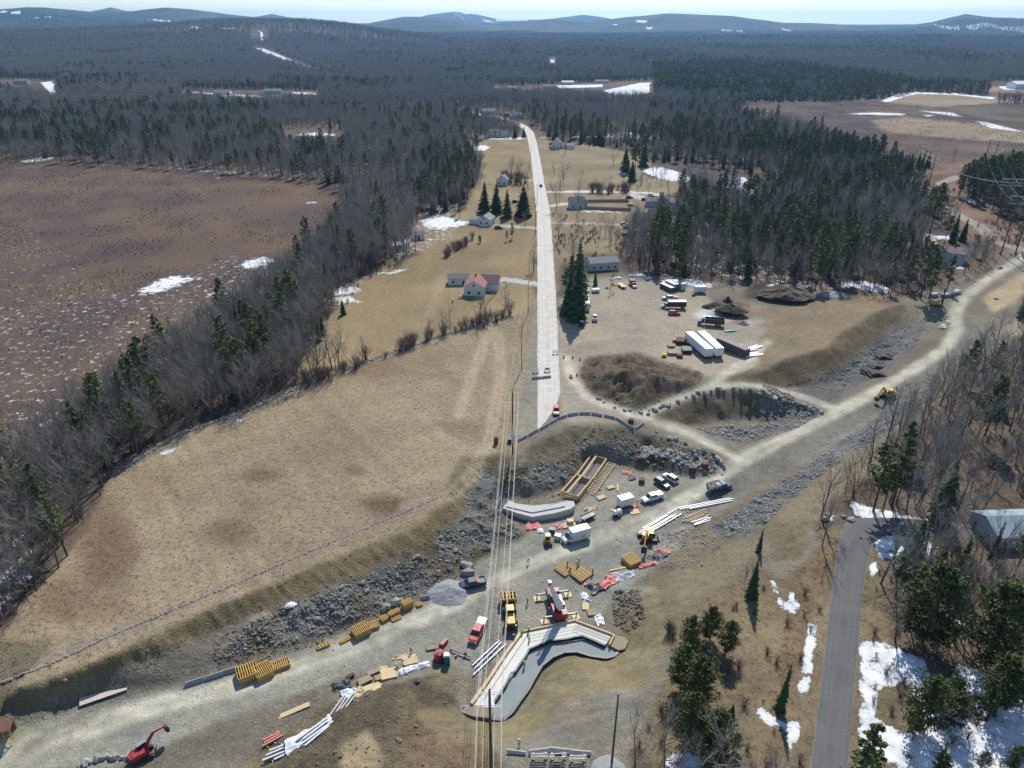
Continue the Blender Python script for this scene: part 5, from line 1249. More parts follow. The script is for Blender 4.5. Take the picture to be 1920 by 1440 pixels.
def excavator(c, rz, paint, label, sc=1.0, boom=((.8, 1.6), (3.6, 3.9), (6.2, 2.6), (6.4, .7)), turn=0.0, blade=False, canopy=None, cabm=None, base=None):
    """tracks under a swing house; boom profile is (reach, height) for foot, elbow, stick end, bucket"""
    r = empty('excavator', c, rz, label, 'excavator')
    tracks(r, 4.2 * sc, 1.15 * sc, .6 * sc, .85 * sc); MB().box((0, 0, .5 * sc), (2.2 * sc, 1.8 * sc, .5 * sc)).build('undercarriage', DARKS, r)
    Mt = Matrix.Rotation(turn, 4, 'Z'); S = Matrix.Diagonal((sc, sc, sc, 1)); T = Mt @ S
    def put(mb, nm, m_, par=r):
        mb.v = [tuple(T @ Vector(v)) for v in mb.v]; return mb.build(nm, m_, par)
    b = MB()
    pr = [(-2.0 + .0, -1.1), (-2.35, -.6), (-2.45, 0), (-2.35, .6), (-2.0, 1.1), (1.0, 1.25), (1.15, 1.1), (1.15, -1.1), (1.0, -1.25)]
    b.loft([[(x, y, .95) for x, y in pr], [(x, y, 1.75) for x, y in pr], [(x * .96, y * .94, 1.95) for x, y in pr]]); hs = put(b, 'house', paint)
    put(MB().box((-1.2, -.3, 2.02), (1.2, 1.3, .16)), 'engine_cover', paint)
    put(MB().tube((-1.3, .8, 1.9), (-1.3, .8, 2.5), .07), 'exhaust', DARKS)
    put(MB().frus(-.35, 1.3, .48, 1.0, -.35, 1.1, .44, 2.75), 'cab_', cabm or BLACKP).location = tuple(Mt @ Vector((0, .72 * sc, 0)))
    cb = [k for k in r.children if k.name.startswith('cab_')][-1]; cb.name = 'cab'
    put(MB().box((.38, .72, 2.81), (1.55, .98, .08)), 'cab_roof', canopy or paint)
    g = put(MB().box((1.235, .72, 2.1), (.06, .7, 1.0), M=Matrix.Rotation(-.12, 4, 'Y')), 'windshield', GLASS)
    put(MB().box((.4, 1.205, 2.1), (1.0, .05, .9)), 'side_window', GLASS)
    P = [(x, 0, z) for x, z in boom]; y0 = -.15
    P = [(x, y0, z) for x, y, z in P]; mid = tuple((Vector(P[0]) * .45 + Vector(P[1]) * .55) + Vector((0, 0, .35)))
    b = MB(); arm(b, P[0], mid, .38, .55, .36, .6); arm(b, mid, P[1], .36, .6, .3, .4); put(b, 'boom', paint)
    b = MB(); arm(b, tuple(Vector(P[1]) + (Vector(P[1]) - Vector(P[2])).normalized() * .5), P[2], .28, .5, .24, .26); put(b, 'stick', paint)
    b = MB(); b.tube(tuple(Vector(P[0]) + Vector((.4, .25, .0))), tuple(Vector(mid) + Vector((0, .25, -.1))), .09); b.tube(tuple(Vector(P[0]) + Vector((.4, -.25, .0))), tuple(Vector(mid) + Vector((0, -.25, -.1))), .09)
    b.tube(tuple(Vector(mid) + Vector((0, 0, .4))), tuple(Vector(P[1]) + Vector((-.2, 0, .4))), .08); put(b, 'hydraulic_cylinder', GALV)
    q = P[2]; e = P[3]; b = MB(); w_ = .55
    b.loft([[(q[0] - .2, y0 + s, q[2]) for s in (-w_, w_)] + [(q[0] + .2, y0 + s, q[2]) for s in (w_, -w_)], [(e[0] - .55, y0 + s, (q[2] + e[2]) / 2) for s in (-w_, w_)] + [(e[0] + .3, y0 + s, (q[2] + e[2]) / 2) for s in (w_, -w_)], [(e[0] - .25, y0 + s, e[2]) for s in (-w_, w_)] + [(e[0] + .15, y0 + s, e[2]) for s in (w_, -w_)]])
    put(b, 'bucket', DARKS)
    if blade: MB().box((2.5 * sc, 0, .3 * sc), (.12 * sc, 2.5 * sc, .55 * sc)).build('blade', DARKS, r)
    return r
def upole(u, v, h_, r_, label, m=POLE, arms=(), yaw=0.0, name='utility_pole', base=None, cat='utility pole', group=None, armm=POLEG, tr=None):
    c = base if base is not None else W(u, v); r = empty(name, (c.x, c.y, c.z), yaw, label, cat, group)
    MB().tube((0, 0, -.5), (0, 0, h_), r_, r_ * .62, 10).build('pole', m, r)
    for z, hl in arms:
        x = MB(); x.box((0, .15, z), (2 * hl, .08, .1)); x.box((0, -.15, z), (2 * hl, .08, .1)); ca = x.build('crossarm', armm, r)
        for q in (-1, -.42, .42, 1) if hl > 1 else (-1, 1):
            MB().tube((q * (hl - .1), 0, z + .05), (q * (hl - .1), 0, z + .3), .04, .03, 6).build('insulator', LIGHT, ca)
    if tr: MB().tube((.35, 0, tr - .5), (.35, 0, tr + .4), .22, n=10).build('transformer', STEEL, r)
    return r
def wire(name, p0, p1, sag, r_, label, m=WIRE, group=None, n=16):
    p0 = Vector(p0); p1 = Vector(p1); b = MB(); q = None
    for i in range(n + 1):
        t_ = i / n; p = p0.lerp(p1, t_) - Vector((0, 0, 4 * sag * t_ * (1 - t_)))
        if q is not None: b.tube(q, p, r_, r_, 4, False)
        q = p
    o = b.build(name, m); tag(o, label, 'power line', group); return o
# ================================================================== the works
def P3(u, v, dz=0.0): return tuple(W(u, v, dz))
# ---- vehicles on the lower level
c, a = spot(1202, 944, 1243, 930); pickup(c, a + math.pi, WHITE, 'white crew cab pickup parked beside the white box trailer', bedm=SILV, load='cover')
c, a = spot(1228, 902, 1254, 918); suv(c, a, NAVY, 'dark blue car with a pale bonnet parked alongside the white car', roofm=NAVY)
for ch in bpy.data.objects['parked_car'].children:
    if ch.name.startswith('body'): MB().loft([[(1.0, -.7, .97), (2.05, -.62, .88), (2.05, .62, .88), (1.0, .7, .97)], [(1.0, -.7, 1.0), (2.05, -.62, .91), (2.05, .62, .91), (1.0, .7, 1.0)]]).build('bonnet', WHITE2, bpy.data.objects['parked_car'])
c, a = spot(1245, 893, 1268, 907); suv(c, a + math.pi, WHITE, 'white hatchback parked close behind the dark blue car')
c, a = spot(866, 1103, 906, 1095); pickup(c, a + math.pi, NAVY, 'dark blue pickup with a faded red tool box beside the gravel pile', load='toolbox')
c, a = spot(886, 1208, 906, 1168); pickup(c, a + math.pi, REDP, 'red pickup truck with a white bed parked near the portable toilet', bedm=WHITE2, load='cover', L_=6.2)
c, a = spot(1043, 765, 1043, 782); suv(c, a, REDP, 'red car parked at the broken end of the old road', name='red_car')
# stake body truck
c, a = spot(1328, 923, 1369, 912); r = pickup(c, a, BLUEP, 'blue truck with dark high sided stake body hauling scrap', L_=6.6, name='stake_truck', cat='truck')
b = MB()
for s in (-1, 1):
    for k in range(4): b.box((-1.6, s * 1.08, 1.35 + k * .26), (3.6, .06, .16))
    for k in range(6): b.box((-3.3 + k * .68, s * 1.12, 1.7), (.08, .06, 1.1))
for k in range(4): b.box((-3.38, 0, 1.35 + k * .26), (.06, 2.1, .16)); b.box((.2, 0, 1.35 + k * .26), (.06, 2.1, .16))
b.build('stake_side', BLACKP, r)
b = MB(); rd = random.Random(3)
for k in range(9): b.box((rd.uniform(-3, -.2), rd.uniform(-.7, .7), 1.4 + rd.random() * .3), (rd.uniform(.3, 1.2), rd.uniform(.2, .6), .3), rd.uniform(0, 3))
b.build('load', WOOD2, r)
# step van
c, a = spot(1058, 1018, 1100, 1006); r = empty('step_van', c, a + math.pi, 'white walk-in work van with ribbed roof beside the long concrete footing', 'van')
b = MB(); b.loft([[(x, -1.12, .55), (x, 1.12, .55), (x, 1.12, 2.95), (x, .98, 3.08), (x, -.98, 3.08), (x, -1.12, 2.95)] for x in (-3.3, 1.2)]); b.build('body', WHITE, r)
b = MB()
for k in range(4): b.box((-2.6 + k * 1.15, 0, 3.11), (1.0, 1.9, .05))
b.build('roof_panel', SILV, r)
b = MB(); b.loft([[(1.2, -1.0, .5), (1.2, 1.0, .5), (1.2, .9, 2.4), (1.2, -.9, 2.4)], [(2.0, -.98, .5), (2.0, .98, .5), (1.75, .8, 2.2), (1.75, -.8, 2.2)], [(2.45, -.95, .5), (2.45, .95, .5), (2.45, .85, 1.45), (2.45, -.85, 1.45)], [(3.3, -.85, .5), (3.3, .85, .5), (3.3, .8, 1.15), (3.3, -.8, 1.15)]]); b.build('cab', WHITE, r)
MB().loft([[(1.80, -.74, 2.14), (1.80, .74, 2.14), (2.46, .80, 1.5), (2.46, -.80, 1.5)], [(1.84, -.74, 2.17), (1.84, .74, 2.17), (2.50, .80, 1.53), (2.50, -.80, 1.53)]]).build('windshield', GLASS, r)
for s in (-1, 1): MB().box((1.9, s * .945, 1.65), (.75, .08, .5)).build('side_window', GLASS, r); MB().box((2.1, s * 1.15, 1.7), (.16, .2, .3)).build('mirror', BLACKP, r); MB().box((-1.5, s * 1.13, 1.5), (1.3, .05, .8)).build('side_hatch', SILV, r)
MB().box((3.33, 0, .75), (.06, 1.1, .3)).build('grille', BLACKP, r); lights(r, 3.31, -3.32, .66, .9, 1.1); wheels(r, (-1.9, 2.3), 1.06, .42, .3)
# white box trailer and tank trailer
c, a = spot(1157, 952, 1186, 944); boxtrailer(c, a, 3.6, 2.1, 2.1, WHITE, 'short white box trailer beside the tank trailer', floor=.6)
c, a = spot(1146, 972, 1168, 962); r = empty('tank_trailer', c, a + math.pi, 'white fuel tank trailer with drawbar in the gravel road', 'trailer')
b = MB(); b.loft([[(x, .62 * q * math.cos(t_), 1.15 + .62 * q * math.sin(t_)) for t_ in [i * 6.283 / 14 for i in range(14)]] for x, q in ((-1.15, .45), (-1.0, .85), (-.8, 1), (.8, 1), (1.0, .85), (1.15, .45))]); b.build('tank', WHITE2, r)
MB().box((0, 0, .48), (2.6, 1.2, .14)).build('frame', DARKS, r); b = MB(); b.beam((1.3, -.4, .45), (2.6, 0, .45), .1, .1); b.beam((1.3, .4, .45), (2.6, 0, .45), .1, .1); b.build('drawbar', DARKS, r)
for s in (-1, 1): MB().box((0, s * .86, .72), (1.0, .3, .06)).build('fender', WHITE, r)
MB().tube((.3, 0, 1.75), (.3, 0, 1.9), .18, n=10).build('filler_cap', DARKS, r); wheels(r, (0,), .95, .33, .2)
# skid steer loader
c, a = spot(1028, 1026, 1026, 1008); r = empty('skid_steer', c, a + math.pi, 'yellow skid steer loader facing down the haul road', 'loader')
MB().loft([[(-1.2, -.55, .35), (-1.2, .55, .35), (-1.2, .5, 1.35), (-1.2, -.5, 1.35)], [(.9, -.55, .35), (.9, .55, .35), (.9, .5, 1.0), (.9, -.5, 1.0)]]).build('body', YEL, r)
MB().box((0, 0, 1.65), (1.1, .9, 1.1)).build('cab', BLACKP, r); MB().box((0, 0, 2.23), (1.2, .98, .07)).build('cab_roof', WHITE2, r); MB().box((.56, 0, 1.6), (.04, .7, .8)).build('windshield', GLASS, r)
b = MB(); [b.beam((-1.1, s * .72, 1.55), (1.2, s * .72, .75), .14, .22) for s in (-1, 1)]; b.build('lift_arm', YEL, r)
b = MB(); b.loft([[(1.25, -.9, .1), (1.3, -.9, .75), (1.4, -.9, .75), (2.1, -.9, .1)], [(1.25, .9, .1), (1.3, .9, .75), (1.4, .9, .75), (2.1, .9, .1)]]); b.build('bucket', DARKS, r); wheels(r, (-.62, .62), .86, .42, .26)
# orange excavator with blade, boom towards the lower side
c = W(1214, 1012); c2 = W(1206, 1048); r = excavator(c, yaw2(W(1185, 1012), W(1244, 1010)), ORG, 'orange excavator with blade lowered beside the laid out pipes', 1.0, boom=((.9, 1.7), (3.3, 4.3), (6.2, 3.0), (6.6, 1.4)), turn=yaw2(c, c2) - yaw2(W(1185, 1012), W(1244, 1010)), blade=True, cabm=BLACKP)
# red mini excavator by the boulders
c = W(268, 1418); excavator(c, R(28), REDC, 'small red excavator reaching over the boulder row at lower left', .82, boom=((.8, 1.6), (3.0, 4.2), (5.2, 3.8), (5.4, 2.2)), turn=R(22), blade=True, canopy=STEEL)
# yellow excavator working on the rubble at the right
c = W(1664, 745); excavator(c, R(35), YEL, 'yellow excavator digging in rubble beside the upper haul road', 1.1, boom=((.9, 1.7), (3.8, 3.8), (6.0, 1.8), (5.6, .5)), turn=R(180), cabm=YEL)
# tracked drill rig far right
c = W(1755, 573); r = empty('drill_rig', c, R(10), 'yellow and black tracked drill rig beside the grey crates', 'drill rig'); tracks(r, 3.6, .95, .4, .7)
MB().box((-.8, 0, 1.5), (2.6, 1.9, 1.5)).build('engine_housing', YEL, r); MB().box((-.8, 0, 2.29), (2.5, 1.8, .06)).build('cover', WHITE, r); b = MB(); arm(b, (.5, 0, 1.6), (2.6, 0, 2.2), .4, .4, .3, .3); b.build('boom', DARKS, r); b = MB(); arm(b, (2.6, 0, .3), (2.0, 0, 7.2), .5, .5, .35, .35); b.build('mast', DARKS, r)
# wheel loader carrying a form
c = W(956, 1160); c2 = W(960, 1122); az = yaw2(c, W(952, 1125)); r = empty('wheel_loader', c, az, 'yellow wheel loader carrying a crate-like form on forks beside the crane', 'loader')
MB().loft([[(-3.4, -.9, .9), (-3.4, .9, .9), (-3.4, .75, 2.2), (-3.4, -.75, 2.2)], [(-1.0, -.9, .9), (-1.0, .9, .9), (-1.0, .8, 2.4), (-1.0, -.8, 2.4)]]).build('engine_hood', YEL, r)
MB().box((-3.55, 0, 1.3), (.4, 2.2, 1.0)).build('counterweight', BLACKP, r); MB().box((.7, 0, 1.1), (2.2, 1.1, .9)).build('front_frame', YEL, r)
MB().frus(-.95, .7, .75, 1.5, -.8, .5, .68, 3.05).build('cab', GLASS, r); MB().box((-.15, 0, 3.12), (1.6, 1.55, .12)).build('cab_roof', YEL, r); MB().tube((-1.6, .45, 2.3), (-1.6, .45, 3.0), .08).build('exhaust', DARKS, r)
b = MB(); [arm(b, (.6, s * .5, 2.1), (2.9, s * .5, .9), .2, .45, .18, .35) for s in (-1, 1)]; b.build('lift_arm', YEL, r)
b = MB(); b.box((3.1, 0, 1.1), (.15, 2.4, 1.0)); [b.box((3.9, s * .6, .72), (1.6, .14, .08)) for s in (-1, 1)]; b.build('fork', DARKS, r); wheels(r, (-2.3, 1.2), 1.35, .78, .55)
fc = c + Vector((math.cos(az) * 4.3, math.sin(az) * 4.3, .8)); gridform('form_crate', fc, az + R(90), 3.3, 2.1, 1.3, 'yellow form crate carried on the forks of the loader', n=4, group=None)
# ---- the crane
cc = W(1043, 1140); ca = yaw2(W(1051, 1163), W(1034, 1112)); r = empty('crane', cc, ca, 'dark red rough terrain crane with outriggers out and boom raised', 'crane')
MB().box((0, 0, 1.25), (7.8, 1.5, .5)).build('chassis', REDC, r)
b = MB(); b.box((-2.7, 0, 1.75), (2.6, 2.7, .7)); b.box((-3.75, 0, 1.3), (.5, 2.75, .9)); b.build('engine_deck', REDC, r)
b = MB(); [b.box((-1.9 - k * .45, .55, 2.12), (.22, .9, .06)) for k in range(4)]; [b.box((-2.2 - k * .8, -.6, 2.12), (.5, .9, .06)) for k in range(2)]; b.build('grille', BLACKP, r)
MB().box((.4, 1.12, 1.95), (6.4, .42, .5)).build('side_deck', REDC, r); MB().box((3.3, 0, 1.6), (1.2, 2.6, .5)).build('front_deck', REDC, r)
MB().tube((-.2, -.2, 1.5), (-.2, -.2, 1.95), .9, n=18).build('turntable', DARKS, r)
b = MB(); b.box((-.6, -.75, 2.4), (2.4, .5, 1.1)); b.box((-.6, .35, 2.4), (2.4, .5, 1.1)); b.box((-1.7, -.2, 2.3), (.8, 2.0, 1.0)); b.build('superstructure', STEEL, r)
MB().box((.9, .85, 2.5), (1.5, .8, 1.4)).build('operator_cab', BLACKP, r); MB().box((1.67, .85, 2.6), (.04, .66, 1.0)).build('windshield', GLASS, r)
MB().tube((-1.5, -.6, 3.0), (-1.5, .2, 3.0), .35, n=12).build('winch_drum', DARKS, r)
inv = Matrix.Rotation(-ca, 3, 'Z')
foot = Vector((-1.6, -.2, 2.6)); _t = Vector((*at(1031, 1096, cc.z + 9.8), cc.z + 9.8)) - cc; tipw = inv @ _t
foot = inv @ (Vector((*at(1050, 1140, cc.z + 2.6), cc.z + 2.6)) - cc)
b = MB(); p1 = foot.lerp(tipw, .42); p2 = foot.lerp(tipw, .72); arm(b, foot, p1, 1.0, 1.1, .95, 1.0); arm(b, p1, p2, .85, .9, .82, .86); arm(b, p2, tipw, .7, .76, .68, .72); b.build('boom', WHITE2, r)
b = MB(); b.tube((.6, -.2, 2.2), foot.lerp(tipw, .35) + Vector((.25, 0, 0)), .2, .16, 10); b.build('boom_cylinder', GALV, r)
b = MB(); b.box(tuple(tipw + Vector((.15, 0, .25))), (.8, .7, .8)); [b.tube(tuple(tipw + Vector((.6, s, .2))), tuple(tipw + Vector((.6, s + .12, .2))), .3, n=12) for s in (-.34, .2)]; b.build('boom_head', STEEL, r)
b = MB(); off = Vector((.2, 1.1, 0)); q0, q1 = foot + off + Vector((.3, 0, .6)), tipw.lerp(foot, .18) + off
for dx, dy in ((-.25, -.25), (.25, -.25), (.25, .25), (-.25, .25)): b.tube(q0 + Vector((dx, dy, 0)), q1 + Vector((dx * .6, dy * .6, 0)), .045, n=4)
for k in range(11):
    f0, f1 = k / 11, (k + 1) / 11; s = -1 if k % 2 else 1
    b.tube(q0.lerp(q1, f0) + Vector((-.25 * s, -.25, 0)), q0.lerp(q1, f1) + Vector((.25 * s, -.25, 0)), .03, n=4); b.tube(q0.lerp(q1, f0) + Vector((-.25 * s, .25, 0)), q0.lerp(q1, f1) + Vector((.25 * s, .25, 0)), .03, n=4)
b.build('lattice_jib', BLACKP, r)
for k_, x_, y_ in ((0, 3.2, 3.25), (1, -3.2, 3.25)):
    for s in (-1, 1):
        b = MB(); b.box((x_, s * 2.3, 1.15), (.34, 2.3, .30)); b.tube((x_, s * 3.3, .15), (x_, s * 3.3, 1.5), .12, n=8); b.tube((x_, s * 3.3, .12), (x_, s * 3.3, .2), .3, n=10); b.build('outrigger', BLACKP, r)
wheels(r, (-2.2, 2.2), 1.35, .75, .55)
for n_, (x_, y_) in enumerate(((3.2, 3.3), (3.2, -3.3), (-3.2, 3.3), (-3.2, -3.3))):
    q = Vector((x_, y_, 0)); q.rotate(Matrix.Rotation(ca, 3, 'Z')); q += cc; z = float(H(np.array([q.x]), np.array([q.y]))[0])
    o = MB().box((0, 0, .02), (1.5, 1.4, .2)).build('outrigger_pad', PLY); o.location = (q.x, q.y, max(z, cc.z - .1)); o.rotation_euler = (0, 0, ca + .1 * n_)
    tag(o, 'plywood pad under the %s outrigger of the crane' % ('far left', 'far right', 'near left', 'near right')[n_], 'outrigger pad', 'plywood pads under the crane outriggers')
# ---- lower abutment: working slab, blinding, side forms
zt = -5.72
def wp(u, v, z): x, y = at(u, v, z); return (x, y)
slab = [wp(*q, zt) for q in [(886,1321),(921,1270),(950,1226),(980,1185),(1022,1176),(1078,1165),(1148,1191),(1136,1208),(1091,1191),(1062,1196),(1033,1199),(1012,1207),(994,1214),(986,1226),(972,1246),(966,1258),(948,1282),(928,1312),(926,1328)]]
o = MB().prism(slab, zt - .9, zt).build('concrete_slab', mat('fresh_concrete', (.66, .64, .57), .85, var=.12, scale=.35, dirt=.12)); tag(o, 'pale bent concrete footing slab below the crane', 'concrete slab')
zb = -6.35
blind = [wp(*q, zb) for q in [(920,1345),(926,1312),(950,1280),(975,1240),(996,1212),(1030,1198),(1062,1195),(1092,1190),(1134,1208),(1162,1218),(1152,1228),(1136,1231),(1108,1228),(1082,1220),(1058,1221),(1036,1229),(1015,1246),(1002,1268),(989,1292),(974,1312),(960,1333),(944,1347)]]
o = MB().prism(blind, zb - .8, zb).build('blinding_layer', mat('grey_blinding', (.235, .265, .265), .9, var=.14, scale=.5)); tag(o, 'blue grey fabric covered trench floor along the bent slab', 'trench floor')
def wall_line(name, pts_, z0, z1, th, m, label, cat, lumps=0, group=None):
    b = MB(); P = [Vector((*wp(u, v, z1), 0)) for u, v in pts_]
    rd = random.Random(len(pts_))
    for a, b2 in zip(P[:-1], P[1:]):
        a2 = a.lerp(b2, -.004); b.beam((a2.x, a2.y, (z0 + z1) / 2), (b2.x, b2.y, (z0 + z1) / 2), th, z1 - z0)
    o = b.build(name, m); tag(o, label, cat, group); return o
wall_line('timber_side_form', [(884,1318),(919,1268),(948,1224),(978,1183)], -5.9, -5.2, .55, WOOD, 'pale timber edge form along the long arm of the slab', 'concrete form')
wall_line('timber_edge_form', [(978,1183),(1022,1174),(1078,1162),(1150,1189)], -5.9, -5.35, .28, WOOD, 'timber edge form along the slab under the crane', 'concrete form')
wall_line('end_form', [(1152,1189),(1143,1207)], -5.9, -5.3, .25, WOOD, 'short timber end form closing the slab', 'concrete form')
wall_line('edge_sheet', [(927,1314),(949,1281),(958,1262),(966,1258),(974,1245),(986,1228),(992,1216),(1010,1208),(1032,1200),(1062,1197),(1078,1193),(1092,1191),(1112,1199),(1134,1209)], -6.35, -5.62, .35, TARPB, 'crumpled black sheet along the ragged slab edge', 'sheet')
wall_line('trench_edge_sheet', [(920,1347),(944,1349),(960,1335),(975,1313),(990,1293),(1003,1269),(1016,1247),(1036,1231),(1058,1222),(1082,1221),(1108,1229),(1136,1233),(1152,1229),(1164,1218),(1158,1210)], -6.6, -6.15, .5, TARPB, 'black fabric edge turned up round the trench floor', 'sheet')
r = empty('rebar_mat', (0, 0, 0), 0, 'lines of reinforcing bar laid on the bent slab', 'rebar'); b = MB()
for off_ in (.6, 1.3, 2.1):
    for A, B in (((900,1312), (982,1192)), ((986,1189), (1078,1170)), ((1080,1170), (1144,1194))):
        p0 = Vector((*wp(*A, zt), zt + .12)); p1 = Vector((*wp(*B, zt), zt + .12)); n = Vector((p1.y - p0.y, p0.x - p1.x, 0)).normalized() * off_
        if off_ > 1.2 and A == (900,1312): continue
        b.tube(p0 + n, p1 + n, .03, n=4)
b.build('long_bar', REBAR, r); b = MB()
for k in range(34):
    p0 = Vector((*wp(1082 + k * 1.85, 1170 + k * .72, zt), zt)); b.tube(p0 + Vector((0, -.6, 0)), p0 + Vector((0, -.6, 1.0)), .025, n=4)
b.build('dowel', REBAR, r)
o = MB().prism([wp(*q, -5.85) for q in [(1150,1190),(1170,1194),(1178,1202),(1172,1216),(1160,1219),(1140,1208)]], -6.3, -5.85).build('sand_pad', mat('wet_sand', (.28, .23, .15), .9, var=.15)); tag(o, 'flat brown sand pad at the end of the slab', 'sand pad')
o = MB().prism([wp(*q, -5.6) for q in [(882,1320),(926,1330),(922,1346),(888,1343),(862,1334)]], -6.3, -5.6).build('sand_pad', _mats['wet_sand']); tag(o, 'flat sand pad below the low end of the long timber form', 'sand pad')
o = MB().box((0, 0, .05), (4.6, .18, .1)).build('plank', WOOD); p = W(1075, 1205); o.location = p + Vector((0, 0, .45)); o.rotation_euler = (0, 0, R(12)); tag(o, 'single pale plank lying on the trench floor', 'plank')
# drain stones along the trench
# ---- upper abutment (finished footing) and its rebar forms
za = -4.4
foot_ = [wp(*q, za) for q in [(942,952),(955,938),(968,944),(1000,948),(1028,945),(1062,938),(1076,940),(1078,948),(1070,954),(1040,962),(998,969),(970,962)]]
o = MB().prism(foot_, -6.3, za).build('concrete_footing', CONC); tag(o, 'long bent concrete footing below the power lines', 'concrete footing')
b = MB(); p = [Vector((*wp(u, v, za), za)) for u, v in [(948,954),(998,966),(1060,954)]]
for a_, b_ in zip(p[:-1], p[1:]): b.beam(a_ + Vector((0, .8, .12)), b_ + Vector((0, .8, .12)), .12, .24)
o = b.build('keyway_strip', CONC2); tag(o, 'raised keyway strip along the bent concrete footing', 'concrete strip')
def formrun(A, B, wd, hgt, label):
    p0 = W(*A); p1 = W(*B); z = min(p0.z, p1.z, -5.5); c = (p0 + p1) / 2; L_ = Vector((p1.x - p0.x, p1.y - p0.y)).length; yaw = yaw2(p0, p1)
    r = empty('footing_formwork', (c.x, c.y, z), yaw, label, 'formwork', 'footing formwork with rebar'); b = MB()
    for s in (-1, 1): b.box((0, s * wd / 2, hgt / 2), (L_, .12, hgt))
    for s in (-1, 1): b.box((s * L_ / 2, 0, hgt / 2), (.12, wd - .14, hgt))
    b.build('side_panel', PLY, r); b = MB()
    b.box((0, 0, .1), (L_ - .3, wd - .3, .1)); b.build('bed', CONC, r); b = MB()
    n = int(L_ / .35)
    for i in range(n): x = -L_ / 2 + .3 + i * (L_ - .6) / (n - 1); b.tube((x, -wd / 2 + .15, hgt - .15), (x, wd / 2 - .15, hgt - .15), .05, n=4)
    for i in range(11): y = -wd / 2 + .3 + i * (wd - .6) / 10; b.tube((-L_ / 2 + .2, y, hgt - .1), (L_ / 2 - .2, y, hgt - .1), .04, n=4)
    b.build('rebar', REBAR, r); b = MB()
    for y in (.5, .85): b.box((0, y, hgt + .12), (L_ * 1.06, .22, .09))
    for s in (-1, 1): b.box((0, s * (wd / 2 + .14), hgt - .1), (L_ * 1.04, .14, .18))
    b.build('walkway', WOOD, r); b = MB(); rd = random.Random(int(A[0]))
    for i in range(int(L_ / .9)):
        x = -L_ / 2 + .5 + i * .9
        for s in (-1, 1): b.beam((x, s * (wd / 2 + .1), hgt), (x + rd.uniform(-.2, .2), s * (wd / 2 + 1.3), .1), .09, .09); b.beam((x, s * (wd / 2 + .1), .15), (x, s * (wd / 2 + 1.4), .12), .09, .09)
    b.build('brace', WOOD, r)
    return r
formrun((1068, 934), (1094, 903), 4.2, 1.5, 'nearer footing formwork full of rebar joining the concrete footing')
formrun((1096, 902), (1122, 864), 4.2, 1.5, 'farther footing formwork full of rebar with braced plank walkway')
for (u0, v0, u1, v1) in ((1100,935,1142,872), (1108,938,1150,880)): pass
r = empty('scaffold_rack', W(1128, 898), yaw2(W(1106, 932), W(1146, 876)), 'ladder-like timber bracing rack along the right of the formwork', 'timber rack'); b = MB(); L_ = (W(1106, 932) - W(1146, 876)).length
for y in (-1.0, 1.0): b.box((0, y, .55), (L_, .14, .14))
b.build('rail', WOOD, r); b = MB()
for i in range(14): x = -L_ / 2 + .4 + i * (L_ - .8) / 13; b.box((x, 0, .7), (.12, 2.3, .1)); b.beam((x, -1, .55), (x, 1.0, .05), .07, .07)
b.build('rung', WOOD, r)
# handrail frame across the end of the footing
r = empty('guard_rail', (*wp(1052, 938, za), za), yaw2(Vector((*wp(1030, 946, za), 0)), Vector((*wp(1080, 934, za), 0))), 'light timber guard rail on the end of the concrete footing', 'guard rail'); b = MB()
for z in (.5, 1.0): b.box((0, 0, z), (6, .06, .08))
for i in range(8): b.box((-2.9 + i * .83, 0, .55), (.07, .09, 1.1))
b.build('rail', WOOD, r)
# ---- yellow form crates along the haul road
GF = [(452,1272,478,1262,3.4,3.0,1.5,'open ribbed form crate, largest and leftmost of the yellow row',7),(486,1268,504,1259,3.0,3.0,1.4,'yellow form crate with a plank across it, second in the row',8),(508,1256,540,1244,3.6,1.9,.8,'shallow yellow form crate with white clips, third in the row',9),
      (664,1192,690,1180,3.2,2.4,1.3,'deep yellow form crate standing alone beside the haul road',8),(692,1178,710,1172,1.9,1.6,.7,'small yellow form tray right beside the deep crate',4),(714,1165,726,1159,1.3,1.2,.7,'small square yellow form box in the middle of the row',3),(730,1157,748,1148,2.3,.9,.9,'tall narrow yellow form leaning behind another',6),(733,1164,752,1156,1.9,1.1,.35,'low yellow form tray in front of the narrow form',5),
      (752,1144,776,1132,2.2,1.2,1.5,'stack of two yellow form boxes near the gravel pile',5),(780,1137,792,1133,1.1,.9,.5,'smallest yellow form box beside the lone barrier',3),(640,1205,662,1193,3.0,.7,.3,'narrow yellow form panel lying left of the deep crate',8),(596,1216,616,1208,2.4,.8,.35,'small bundle of yellow form boards on timbers',3)]
for u0, v0, u1, v1, lx, wy, hh, lab, n in GF:
    c, a = spot(u0, v0, u1, v1); gridform('form_crate', c, a, lx, wy, hh, lab, n=n)
for (u0, v0, u1, v1, lab) in [(1037,1078,1086,1056,'upper left of two flat form grids workers stand on'),(1068,1090,1114,1066,'lower right of two flat form grids workers stand on')]:
    pass
for cu, cv, lab in [(1061,1067,'left one of two flat ribbed form grids workers stand on'),(1091,1077,'right one of two flat ribbed form grids workers stand on')]:
    c = W(cu, cv); a = yaw2(W(cu - 12, cv + 8), W(cu + 12, cv - 8)); gridform('form_grid', c, a, 3.9, 3.3, .28, lab, m=mat('form_tan', (.36, .22, .06), .7, var=.25, dirt=.2), n=4, cross=0, cat='form panel', group='flat form grids')
    g = [o for o in bpy.data.objects if o.name.startswith('form_grid')][-1]
    b = MB(); [b.box((0, -1.6 + k * .22, .30), (3.7, .07, .08)) for k in range(15)]; b.build('slat', FORMY, g)
c, a = spot(1170, 1058, 1194, 1042); r = gridform('form_crate', W(1183, 1054), a - R(8), 2.9, 3.2, 1.1, 'yellow slatted form crate below the orange excavator', n=8, cross=0)
